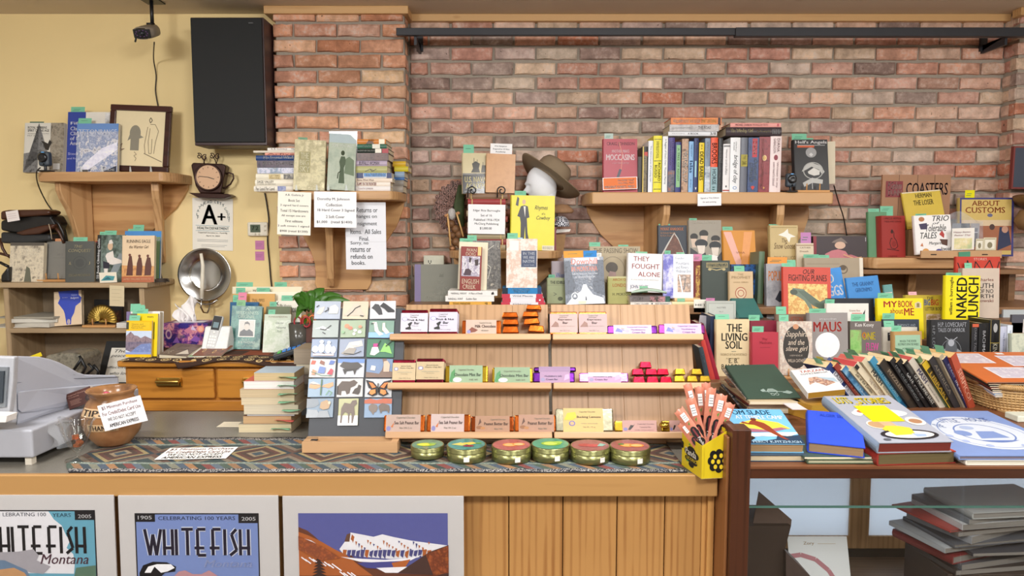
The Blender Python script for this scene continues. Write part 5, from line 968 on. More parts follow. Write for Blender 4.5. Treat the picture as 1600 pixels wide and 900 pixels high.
face(731, 783, 376, 3.1, pa, '5c5650', 'dark book with wiry black and white photograph cover', 'N 0 0 100 100 2c2a2c,8a8680,4a4644,c8c0b0 30|L d8d4c8 .8 30 20 60 50 40 70 80 90|L d8d4c8 .8 60 20 70 44 50 56|P 3a3a5c 10 40 30 50 24 90 8 80', T=.025, lean=6, yaw=10, group=gm, slips='2 28 9')
face(718, 751, 386, 3.02, pa, '8c2c24', 'maroon novel with snowy riders titled ENGLISH CREEK', 'T 28 88 74 96 ecdcc0 IVAN|T 24 79 70 87 ecdcc0 DOIG|R 80 80 96 100 e8c880|N 6 32 92 78 4a4458,e8e4e8,9a90a8,d8d4dc 40|P 3c2c2c 40 64 48 64 52 74 40 76|P 3c2c2c 70 56 84 58 84 72 66 70|P 4a3440 16 34 50 34 54 44 40 50 24 48|T 10 15 90 26 ecdcc0 ENGLISH|T 14 3 76 13 ecdcc0 CREEK', T=.014, lean=7, roll=2, soft=True, group=gm)
pb_ = pile([(783, 852, 5.6, 'e8e8ee', 'lowest white and red spine under the native book', 'R 0 0 20 100 c83c50|R 84 0 100 100 c83c50|T 26 30 70 70 aab Glacier'),
      (785, 850, 6.6, 'eaeaf0', 'second white and red spine under the native book', 'R 0 0 20 100 c83c50|R 80 0 100 100 c83c50|E 90 50 2 20 fff'),
      (784, 848, 6.4, 'eaeaf0', 'third white and red spine under the native book', 'R 0 0 20 100 c83c50|R 84 0 100 100 c83c50|T 26 30 76 70 aab Wild Places'),
      (785, 846, 9.4, '2f86c4', 'bright blue spine on top beneath the native book', 'R 0 0 14 100 203040|T 24 54 70 86 cfe4f4 YELLOWSTONE|T 30 20 66 46 cfe4f4 PEOPLE|R 90 0 100 100 2c4a7c')], 3.02, TZ2, gm, W=.14, soft=True)
face(791, 839, 373, 3.03, pb_, 'ecdfd0', 'pale pink etched book with slate label IN THIS WE ARE NATIVE', 'N 0 0 100 100 e8d4c4,f4ece4,dfc0ac,f0e4d8 24|R 10 76 40 96 f4f0ea|R 48 42 98 76 56627c|R 50 43 96 75 485470|T 54 67 92 73 e0e4ec IN THIS|T 54 59 92 65 e0e4ec WE ARE|T 54 51 92 57 e0e4ec NATIVE|T 56 45 90 48 c0c8d8 Annick Smith', T=.026, lean=5, yaw=-4, soft=True, slips='2 34 9|22 30 2 a8d0e8', group=gm)
face(855, 888, 434, 3.12, TZ2, 'a2ab84', 'sage green book reading THE EDIBLE, partly hidden', 'B 14 76 84 88 333 THE EDIBLE|R 0 70 100 71 776|E 62 18 12 8 5a6048|L 444 .8 30 30 44 36 30 42', T=.02, lean=3, slips='6 30 5', group=gm)
face(862, 893, 408, 3.17, TZ2, 'b8acb4', 'lilac grey book behind the green edible book', 'T 20 60 96 72 3a7ac0 Western|P 9a6a60 50 10 100 20 100 40 60 40', T=.02, lean=3, slips='60 30 5', group=gm)
face(921, 1000, 385, 3.16, TZ2, 'b3a486', 'wide tan book titled THE PASSING SHOW with oval portrait', 'T 8 88 96 97 857a64 THE PASSING SHOW|O 46 56 24 26 .6 6a604c|E 44 62 12 10 5a5248|P a88a84 34 38 54 38 52 54 40 56|R 34 36 54 40 8a3038|T 80 70 90 76 857a64 BY', T=.03, lean=4, slips='0 22 7|58 20 3', group=gm)
face(884, 946, 403, 3.06, TZ2, '5a6474', 'snowy forest book titled Downhill IN MONTANA', 'N 0 0 100 94 38404c,8a94a4,525c6c,c8ccd4 50|R 22 86 90 99 c4c8dc|P dfe4ee 2 0 98 0 96 12 70 20 58 34 54 42 46 42 40 28 20 18|Q 2c3440,5a6474,3c4654 0 20 0 90 14 94 20 60 28 40 20 24|Q 2c3440,5a6474,3c4654 100 16 100 92 84 94 78 70 70 44 72 26|B 18 85 84 98 f0805a Downhill|B 18 70 84 81 f0805a IN MONTANA|T 20 62 84 67 e8ecf4 Early Day Skiing in the Treasure State|T 26 56 78 61 e8ecf4 and Yellowstone National Park|E 24 17 9 8.5 e4e8ec|E 24 17 7 6.5 4c5a68|P dde 20 15 28 15 26 21 22 21|P 222c3c 50 8 54 8 53 16 51 16|R 32 1 52 7 ddeeb0', T=.022, lean=10, roll=-2, soft=True, rough=.25, slips='0 50 11 f0a444 n|50 34 10 3c90dc n|84 12 6 e8e8e4 n', group=gm)
face(950, 986, 432, 3.1, TZ2, 'b0ae6c', 'olive yellow book with orange capitals ending LONDON', 'T 20 84 84 93 c4602c ARCH OF|T 20 62 90 74 c4602c LONDON|T 20 30 96 40 5a5634 H. MORTON|R 0 94 100 100 c8c490', T=.02, lean=3, group=gm)
pc = pile([(985, 1050, 5.2, 'f0ece4', 'white spine reading Hart lowest under the white war book', 'T 10 24 44 70 b08a80 CARY OLIVER|E 52 50 2 24 555|T 60 24 94 70 b08a80 RED BONNET'),
      (984, 1047, 8.8, '8c8484', 'grey spine with pink flowers under the white war book', 'T 4 24 34 84 dcd8d4 STORY|N 50 0 88 100 5c4a4c,d8a0a8,3c4a3c,8a8484 60|N 88 0 100 100 2c4a48,4a7a6c 40')], 3.04, TZ2, gm, W=.13, soft=True)
face(980, 1034, 397, 3.08, pc + .012, 'f0eeee', 'white book with red capitals THEY FOUGHT ALONE', 'T 16 80 62 92 a84048 THEY|T 12 60 92 73 a84048 FOUGHT|T 30 40 94 52 a84048 ALONE|T 10 30 90 33 998 A true story of an American|T 8 6 60 18 3c3c7c JOHN KEATS', T=.03, lean=8, roll=2, slips='22 34 3 8cc8a4 n', group=gm)
sheet((999, 457), (1012, 457), (998, 447), 3.03, '8cc8a4', 'green slip lying before the white war book', 'R 10 60 80 66 4d7f66', cat='slip', name='paper_slip')
q = MB(); a = at(1014, 456, 2.98)
q.grid(lambda u, v: a + Vector(((u - .5) * .15, .03 * v * math.sin(u * 3.14), .012 * math.sin(u * 3.14) + .004 * v - .006)), 16, 4, mat('b8d0bc', .4)); mesh_thing('curled_booklet', q, 'curled pale green booklet under the white war book', 'booklet', a, solid=.008)
face(1036, 1082, 397, 3.06, pc - .01, 'e8e8f0', 'white and violet poetry book titled Mountains and Rivers Without End', 'N 0 0 34 100 3c3c9c,5c5cc0,dcdcf4,34348c 10|I 38 86 72 94 77889a Snyder|T 42 76 86 83 8898a8 Mountains|T 42 67 84 74 8898a8 and Rivers|T 42 58 92 65 8898a8 Without End|N 48 14 92 54 3a4a6c,d8b8a0,8a7468,e8dcd4 30|L fff 1.2 54 52 64 14|L 333 1 74 46 70 20', T=.024, lean=8, yaw=-6, soft=True, rough=.15, slips='6 20 6|44 26 3 8cc8a4 n', group=gm)
pile([(1050, 1094, 6, 'eedfae', 'pale yellow flat book beneath the violet poetry book', ''), (1054, 1094, 5.4, 'e8c48c', 'orange flat book beneath the violet poetry book', 'R 10 0 40 100 8cc8a4')], 3.03, TZ2 + .0, gm, W=.13)
sheet((1084, 488), (1105, 488), (1084, 468), 2.96, 'f2eee2', 'cream card edge right of the chocolate rack top', 'T 10 50 90 66 999 HET|T 40 20 80 34 333 AN', cat='card', name='cream_card', th=.004)
# plant + scissors cup
pt = Vector((X(500, 2.95, CZ), 2.95, CZ)); r = empty('potted_plant', pt, 'broad leaved green houseplant behind the magnet board', 'plant'); lm = mat('3c6a20', .35, var=.35, sc=30)
random.seed(3)
def leaf(r, base, tip, w_, droop=.02):
    q = MB(); d = tip - base; side = d.cross(Vector((0, -1, .4))).normalized()
    def f(u, v):
        k = math.sin(math.pi * min(1, u ** .8)) * w_ * (1 - .25 * u); p = base + d * u; s = (v - .5) * 2
        return p + side * k * s + Vector((0, .35 * k * abs(s), droop * math.sin(u * 3.14) + .12 * k * abs(s)))
    q.grid(f, 10, 4, lm); part(q, 'leaf', r, solid=.0008)
for bx, by, tx, ty, w_, dy in ((478, 488, 458, 466, .018, 0), (480, 486, 470, 455, .018, .03), (484, 486, 488, 462, .018, .05), (488, 490, 500, 468, .018, .05), (482, 488, 466, 486, .02, -.04), (478, 480, 462, 500, .018, -.05), (486, 482, 507, 450, .024, .1), (490, 488, 515, 463, .02, .06), (492, 482, 535, 462, .022, .08), (478, 476, 455, 465, .016, .03), (488, 476, 480, 456, .018, .08), (482, 500, 473, 510, .016, -.03), (492, 486, 548, 470, .02, .05)):
    leaf(r, at(bx, by, 2.95), at(tx, ty, 2.9 + dy), w_ * 1.2)
q = MB(); q.lathe([(0, 0), (.05, 0), (.062, .1), (.056, .1), (.05, .09), (0, .09)], mat('5a3c30', .5), 24, T_((X(500, 2.98, CZ), 2.98, CZ + .001))); part(q, 'pot', r)
q = MB(); q.tube([Vector((X(500, 2.98, CZ), 2.98, CZ + .08)), at(482, 490, 2.95)], .006, mat('5a7a34', .5), 8); part(q, 'stem', r)
a = Vector((X(467, 2.9, 1.07), 2.9, CZ + .006)); r = empty('pencil_cup', a, 'dark glass cup holding red and orange handled scissors', 'cup')
q = MB(); q.lathe([(0, 0), (.035, 0), (.038, .14), (.035, .14), (.033, .006), (0, .006)], mat('4c4a44', .2, var=.4, sc=30), 24, T_((X(467, 2.9, 1.07), 2.9, CZ + .006))); part(q, 'cup', r)
q = MB(); x = X(484, 2.89, 1.1); q.box((x - .03, 2.89, CZ + .001), (x + .03, 2.93, 1.215), mat('5c3c34', .4)); part(q, 'brown_box', r)
def sciss(cx, cy, Y, col, n='scissors_handle', s=1):
    for dx in (-1, 1):
        q = MB(); P = [at(cx + dx * 7 * s + 6 * s * math.cos(t * .5236) * (1 if dx > 0 else .9), cy - 8 * s * math.sin(t * .5236), Y) for t in range(12)]; q.tube(P, .0035, mat(col, .3), 6, True); part(q, n, r)
sciss(472, 503, 2.88, 'a83038'); sciss(482, 500, 2.9, 'd8783c', s=.9)
# ================= COUNTER TOP =================
random.seed(11)
CZT = CT + .0004
# runner
m, t, b = newmat('kilim_runner'); b.inputs['Roughness'].default_value = .9
tc = nd(t, 'ShaderNodeTexCoord'); sx = nd(t, 'ShaderNodeSeparateXYZ'); t.links.new(tc.outputs['Object'], sx.inputs[0]); x_, y_ = sx.outputs[0], sx.outputs[1]
yc = m2(t, 'ABSOLUTE', m2(t, 'SUBTRACT', y_, .16))   # 0 centre .. .16 edge
st = m2(t, 'FRACT', m2(t, 'MULTIPLY', m2(t, 'ADD', x_, m2(t, 'MULTIPLY', y_, .9)), 4.6))
sr = ramp(t, ['7c4440', '5c6874', '4c5a50', '8c6c50', '404c54', '7c7c6c', '4c5866', '9c7450', '3c4844'], None, True); t.links.new(st, sr.inputs[0])
dm = m2(t, 'ADD', m2(t, 'ABSOLUTE', m2(t, 'SUBTRACT', m2(t, 'FRACT', m2(t, 'MULTIPLY', x_, 5)), .5)), m2(t, 'MULTIPLY', yc, 5.5))
dr = ramp(t, ['3e4c54', '8c7c64', '4c3c34', '5e4038', '94845f', '323e44', '604a40', '7c7060', '3c4848'], [0, .1, .17, .26, .34, .42, .5, .62, .72], True); t.links.new(dm, dr.inputs[0])
no = nd(t, 'ShaderNodeTexNoise'); no.inputs['Scale'].default_value = 170; no.inputs['Detail'].default_value = 2; t.links.new(tc.outputs['Object'], no.inputs['Vector'])
wv = nd(t, 'ShaderNodeTexWave'); wv.inputs['Scale'].default_value = 22; wv.inputs['Distortion'].default_value = 16; wv.inputs['Detail Scale'].default_value = 3; t.links.new(tc.outputs['Object'], wv.inputs[0])
edge = ramp(t, ['24262e', 'a8a4a0'], [.55, .7]); t.links.new(wv.outputs['Fac'], edge.inputs[0])
gr = ramp(t, ['6c7a70', '8a948a'], [.4, .6]); t.links.new(no.outputs[0], gr.inputs[0])
c = mixc(t, m2(t, 'GREATER_THAN', yc, .078), dr.outputs[0], gr.outputs[0])
c = mixc(t, m2(t, 'GREATER_THAN', yc, .092), c, sr.outputs[0])
c = mixc(t, m2(t, 'GREATER_THAN', yc, .132), c, edge.outputs[0])
c = mixc(t, m2(t, 'GREATER_THAN', yc, .154), c, '1c1c22')
hs = nd(t, 'ShaderNodeHueSaturation'); mr = nd(t, 'ShaderNodeMapRange'); mr.inputs[3].default_value = .6; mr.inputs[4].default_value = 1.35; t.links.new(no.outputs[0], mr.inputs[0]); t.links.new(mr.outputs[0], hs.inputs['Value']); t.links.new(c, hs.inputs['Color']); t.links.new(hs.outputs[0], b.inputs['Base Color'])
rx0, rx1 = X(100, 1.9, CT), X(1066, 1.9, CT)
def run(u, v):
    x = rx0 + (rx1 - rx0) * u; y = 1.842 + .32 * v; k = .5 - abs(v - .5)
    if u < .05: x += .05 * (1 - min(1, k * 5)) * (1 - u / .05)
    return Vector((x, y, CZT + .0012 + .001 * math.sin(u * 70 + v * 5)))
q = MB(); q.grid(run, 120, 14, m); o = q.obj('table_runner', None, solid=.002); o.data.transform(T_(-Vector((rx0, 1.842, CZT)))); o.location = (rx0, 1.842, CZT)
lab(o, 'woven blue and rust table runner with diagonal striped border along the counter', 'cloth')
RZT = CZT + .0045
# cards lying
def laid(bl, br, tl, z, col, label, spec, **k):
    a, b_, c = onz(*bl, z), onz(*br, z), onz(*tl, z); x = b_ - a; W = x.length; x.normalize(); zv = c - a; zv -= x * zv.dot(x); H = zv.length; zv.normalize(); y = zv.cross(x)
    r = empty('paper_sign', Mx(a, x, y, zv), label, 'sign'); q = MB(); q.box((0, 0, 0), (W, .0006, H), mat(col, .5, var=.02)); q.obj('sheet', r); q = MB(); printer(spec, q, (0, 0, 0), (W, 0, 0), (0, 0, H)); q.obj('printed_face', r)
laid((241, 718), (353, 716), (262, 700), RZT + .001, 'f6f4f0', 'white minimum purchase card lying flat on the runner', 'T 4 74 96 94 b05a5a $5 Minimum Purchase|T 4 50 96 70 b05a5a For Credit/Debit Card Use|T 10 28 90 46 555 WE DO NOT ACCEPT|B 8 4 92 22 222 AMERICAN EXPRESS')
laid((338, 667), (378, 667), (350, 659), CZT + .001, 'eee4cc', 'cream card lying flat beside the counter book stack', 'R 20 60 80 64 bba|R 20 30 80 34 bba')
# ---- cash register ----
rw = mat('b9bdc9', .45, var=.02); rw2 = mat('a8aab2', .5, var=.03)
r = empty('cash_register', (-1.55, 2.0, CT), 'pale grey cash register with sloping display at the left counter end', 'cash register')
xd = X(51, 1.86, 1.0)
q = MB(); yf, yb = 1.90, 2.3; xr_ = X(51, yf, 1.0); z1 = at(51, 672, yf).z
q.prism([(-2.1, yf, CT + .022), (xr_, yf, CT + .022), (X(218, 2.42, 1.0), 2.42, CT + .022), (-2.1, 2.42, CT + .022)], (0, 0, z1 - CT - .022), rw2); part(q, 'cash_drawer', r, bev=.006, seg=3)
q = MB(); q.box((xr_ - .03, yf + .01, CT), (xr_ - .012, yf + .03, CT + .024), mat('d8d0c0', .6)); q.box((-1.9, yf + .01, CT), (-1.88, yf + .03, CT + .024), mat('d8d0c0', .6)); q.box((X(200, 2.38, 1), 2.36, CT), (X(205, 2.38, 1), 2.38, CT + .024), mat('d8d0c0', .6)); part(q, 'rubber_foot', r)
# body : side profile extruded from left
def bodyprof(Y0): return Y0
pts = [(26, 664), (25, 600), (20, 562), (24, 556), (60, 557), (78, 561), (92, 566), (106, 573), (122, 582), (132, 585), (180, 586), (185, 589), (186, 602), (150, 616), (112, 638), (90, 646)]
rY = lambda x: 1.945 + .40 * (x - 22) / 164
q = MB(); P0 = [at(x, y, rY(x)) for x, y in pts]
q.prism([p for p in P0], (-.12, .2, -.05), rw); part(q, 'upper_body', r, bev=.006, seg=3)
q = MB(); P0 = [at(x, y, rY(x) - .012) for x, y in ((27, 613), (60, 609), (184, 599), (172, 606), (130, 622), (98, 636), (62, 643), (34, 645), (28, 640))]; q.prism(P0, (-.004, .014, 0), rw); part(q, 'lower_body_panel', r, bev=.003)
for sm_ in (((26, 598), (60, 595), (100, 592), (186, 589)), ((28, 646), (26, 664)), ((112, 585), (117, 586))): q = MB(); q.tube([at(x, y, rY(x) - .001) for x, y in sm_], .0012, mat('8a8e98', .5), 5); part(q, 'seam', r)
q = MB(); P0 = [at(x, y, 1.90) for x, y in ((-40, 556), (22, 558), (20, 600), (12, 662), (-40, 664))]; q.prism(P0, (0, .02, 0), mat('b4b6bc', .4)); part(q, 'front_bezel', r, bev=.004)
q = MB()
for i, (a_, b_) in enumerate((((-40, 575), (8, 576)), ((-40, 640), (4, 640)))): pass
q.prism([at(x, y, 1.893) for x, y in ((-40, 572), (12, 574), (8, 636), (-40, 638))], (0, .01, 0), mat('8c9298', .2, .3)); part(q, 'display_window', r)
q = MB(); q.prism([at(x, y, 1.888) for x, y in ((-40, 580), (6, 580), (3, 630), (-40, 630))], (0, .006, 0), mat('3c444c', .15)); part(q, 'display_screen', r)
q = MB(); q.prism([at(x, y, 1.85) for x, y in ((-40, 648), (11, 650), (9, 660), (-40, 660))], (0, .04, 0), mat('ece8e4', .5)); part(q, 'paper_label', r)
# business card box
M = T_(at(109, 641, 2.12)) @ Matrix.Rotation(D(10), 4, 'Z') @ Matrix.Rotation(D(-19), 4, 'Y') @ Matrix.Rotation(D(-14), 4, 'X')
r = empty('business_cards', M, 'stack of dark brown business cards propped on register drawer', 'cards')
W = .075; H = .05
q = MB(); q.box((0, .001, 0), (W, .018, H), pages_mat('e8e0d8')); q.obj('card_block', r)
q = MB(); q.box((0, 0, 0), (W, .001, H), mat('4c2a24', .3)); q.obj('top_card', r)
q = MB(); printer('T 8 78 76 88 c49c8c Copperleaf Chocolate|T 8 66 50 74 c49c8c Company|R 10 48 50 50 a88070|R 10 40 56 42 a88070|R 10 32 46 34 a88070|R 10 24 50 26 a88070|E 82 34 13 20 2a1a18|E 84 38 8 10 4a3430', q, (0, 0, 0), (W, 0, 0), (0, 0, H)); q.obj('printed_face', r)
q = MB(); q.tube([Vector((.0, -.004, 0)), Vector((W, -.004, 0)), Vector((W, .02, 0))], .0012, blk2, 6); q.obj('wire_holder', r)
# tips jar
jc = at(176, 703, 2.07); jc.z = RZT; jc.x = X(177, 2.1, 1.0); jc.y = 2.1
r = empty('tips_jar', jc, 'round brown glazed pottery jar stamped TIPS holding candy', 'jar')
gz, t, b = newmat('brown_glaze'); b.inputs['Roughness'].default_value = .22; tc = nd(t, 'ShaderNodeTexCoord'); no = nd(t, 'ShaderNodeTexNoise'); no.inputs['Scale'].default_value = 9; no.inputs['Detail'].default_value = 5; t.links.new(tc.outputs['Object'], no.inputs['Vector']); r_ = ramp(t, ['6a4a30', '9c7048', 'a87850', '8a5c3c'], [.3, .45, .6, .75]); t.links.new(no.outputs[0], r_.inputs[0]); t.links.new(r_.outputs[0], b.inputs['Base Color'])
q = MB(); q.lathe([(0, 0), (.046, 0), (.05, .004), (.074, .035), (.084, .07), (.082, .098), (.068, .13), (.058, .142), (.062, .156), (.07, .165), (.067, .168), (.06, .162), (.053, .145), (.05, .13)], gz, 56, cap=False); q.obj('jar_body', r)
q = MB(); q.lathe([(.05, .13), (.066, .11), (.07, .08), (0, .075)], mat('a8583c', .15, var=.2), 40, cap=False); q.obj('glazed_inside', r)
def jarw(rad, z0):
    def w_(p):
        a = p.x / rad - math.pi / 2; rr = rad + .0008 - p.y * 0; zz = p.z + z0
        # follow the jar profile
        prof = [(.0, .046), (.035, .074), (.07, .084), (.098, .082), (.13, .068), (.142, .058)]
        for (za, ra), (zb, rb) in zip(prof, prof[1:]):
            if za <= zz <= zb: rr = ra + (rb - ra) * (zz - za) / (zb - za)
        rr += .0016 + (-p.y) * .5
        return Vector((rr * math.cos(a), rr * math.sin(a), zz))
    return w_
for s, x0, x1, z0, z1, tx in (('stamp', -.062, .03, .098, .122, 'TIPS'), ('stamp', -.03, .055, .056, .078, 'THANKS!')):
    q = MB(); w_ = jarw(.08, 0); q.grid(lambda u, v: w_(Vector((x0 + (x1 - x0) * u, 0, z0 + (z1 - z0) * v))), 12, 2, mat('c8a880', .5)); band = q.obj('stamped_band', r)
    vs, fs = textpoly(tx, True); q = MB(); q.add([w_(Vector((x0 + (x1 - x0) * (.08 + .84 * u), -.002, z0 + (z1 - z0) * (.15 + .7 * v)))) for u, v in vs], fs, mat('2c2018', .5)); q.obj('stamped_letters', band)
q = MB()
for i in range(5): a = i * 1.26; q.lathe([(0, -.008), (.014, -.004), (.015, .003), (0, .009)], mat(('d87c94', 'e8e0e0', 'c84a6a', 'e8a0b0')[i % 4], .3), 8, T_((.032 * math.cos(a), .032 * math.sin(a), .128 + .006 * (i % 3))) @ Matrix.Rotation(i, 4, 'X'))
q.obj('wrapped_candy', r); r.children[-1]
# minimum purchase sign on jar
sheet((164, 674), (231, 657), (154, 634), 2.005, 'f8f6f8', 'white tilted sign on the tips jar reading $5 Minimum Purchase', 'T 8 78 90 92 b85a6a $5 Minimum Purchase|T 6 56 94 70 b85a6a For Credit/Debit Card Use|T 14 33 80 46 776a70 WE DO NOT ACCEPT|B 14 9 82 23 222 AMERICAN EXPRESS', rough=.2)
# sundae glass
gc = at(122, 715, 1.94); gc.z = RZT - .002; r = empty('sundae_glass', gc, 'tall clear sundae glass with copper wrappers before the jar', 'glass'); gm_ = pane(.06)
q = MB()
pr = [(.0, .0), (.033, .001), (.032, .004), (.012, .008), (.006, .016), (.008, .024), (.022, .045), (.034, .075), (.04, .105), (.047, .118), (.046, .119), (.038, .106), (.0315, .075), (.019, .046), (.004, .03), (0, .03)]
n = 48; vs = []; fs = []
for i in range(n):
    a = 2 * math.pi * i / n
    for rr, z in pr: k = 1 + (.09 * math.cos(a * 8) if z > .04 else 0); vs.append((rr * k * math.cos(a), rr * k * math.sin(a), z + (.006 * math.cos(a * 4) if z > .11 else 0)))
K = len(pr)
for i in range(n):
    for j in range(K - 1): fs.append((i * K + j, ((i + 1) % n) * K + j, ((i + 1) % n) * K + j + 1, i * K + j + 1))
q.add(vs, fs, gm_, True); q.obj('glass_bowl', r)
q = MB(); [q.box((-.008, -.006, -.004), (.008, .006, .004), mat('c87850', .25, .8), T_((random.uniform(-.008, .008), random.uniform(-.008, .008), .043 + .008 * i)) @ Matrix.Rotation(i * 1.3, 4, 'Z') @ Matrix.Rotation(.5 * i, 4, 'X')) for i in range(4)]; q.obj('copper_wrapper', r)
# plastic bag beside
q = MB(); q.grid(lambda u, v: at(96, 700, 1.97) + Vector((-.035 + .06 * u + .01 * math.sin(v * 7), .01 * math.sin(u * 9 + v * 5), .085 * v * (1 - .4 * (u - .5) ** 2))), 14, 12, mat('dfe4ea', .08, var=0, alpha=.22)); mesh_thing('cellophane_bag', q, 'crumpled clear cellophane bag between register and sundae glass', 'bag', at(96, 700, 1.97))
# ---- book stacks on counter: fore edges out ----
gs = 'front stack on the counter left of the magnet board'
z = CZT
for i, (x0, x1, hp, pg, cov, lb_) in enumerate((
    (373, 455, 14, 'd8c8a4', '8a8478', 'bottom thick cream book of the front counter stack'),
    (380, 455, 12.6, 'c8a478', '6a4434', 'tan edged book with a red slip in the counter stack'),
    (386, 460, 2.6, 'b8b4b0', '9a9a9c', 'thin grey booklet in the middle of the counter stack'),
    (381, 466, 15, 'd6cab0', 'c8bca4', 'third thick cream book of the front counter stack'),
    (377, 460, 11.4, 'd8c8a8', 'd4c8b4', 'fourth cream book of the front counter stack'),
    (375, 460, 13.6, 'cdb894', 'b8a888', 'widest tan edged book of the front counter stack'),
    (381, 459, 13, 'eeeae4', 'c85040', 'white edged book with red patterned cover in the counter stack'),
    (397, 460, 13.2, 'd0b88c', 'a8bccc', 'tan edged book with sky blue scenic cover topping the stack'))):
    Y = 2.22; T = hp / F * zcam(Y, z); lying(x0, x1, Y, z, T - .0005, cov, lb_, W=.11, fore=True, soft=True, page=pg, group=gs)
    if i in (0, 1, 3, 4, 5, 6, 7):
        xs = x1 - (24 if i else 30); q = MB(); a = X(xs, Y, z); c_ = mat('c0574c' if i == 1 else '7ab08c', .7)
        q.grid(lambda u, v: Vector((a + .06 * u, Y - .014 * (1 - v), z + T * .5 + .003 * math.sin(u * 4 + i) * (1 - v))), 8, 2, c_); o = q.obj('price_slip', None, solid=.0005); rt = [o_ for o_ in COL.objects if o_.get('label') == lb_][0]; bpy.context.view_layer.update(); o.parent = rt; o.matrix_parent_inverse = rt.matrix_world.inverted()
    z += T
topz = z
z = CZT; gs2 = 'rear stack on the counter left of the magnet board'
for i, (x0, x1, hp, pg, cov) in enumerate(((458, 482, 11, 'c8b090', '9a8a70'), (452, 482, 14, 'c4d0e0', 'b8c4d8'), (466, 484, 18, 'd8c8a8', 'b0a088'), (462, 484, 9, 'e4e0d8', 'c8c4bc'), (462, 486, 8, 'b0a8a0', '4a4848'), (459, 487, 15, 'dedcd2', 'c8c8c0'), (463, 488, 17, 'c8bca4', '3c3a3a'), (459, 489, 24, '9c8c78', '8c7c68'))):
    Y = 2.345; T = hp / F * zcam(Y, z); lying(x0, x1 + 10, Y, z, T - .0005, cov, ['bottom tan book of the rear counter stack', 'pale blue edged book of the rear counter stack', 'third cream book of the rear counter stack', 'thin white book of the rear counter stack', 'thin dark covered book of the rear counter stack', 'sixth pale grey book of the rear counter stack', 'seventh beige book of the rear counter stack', 'thick brown book topping the rear counter stack'][i], W=.13, fore=True, soft=True, page=pg, group=gs2); z += T
# ---- magnet board ----
MT = D(19); Ym = 2.06; a = X(477, Ym, CT + .04)
M = T_((a + .006, Ym, CT + .028)) @ Matrix.Rotation(-MT, 4, 'X'); W = X(622, Ym, CT + .04) - a; H = .40
bd = empty('magnet_board', M, 'dark grey leaning metal display board in a pale wooden foot', 'display board')
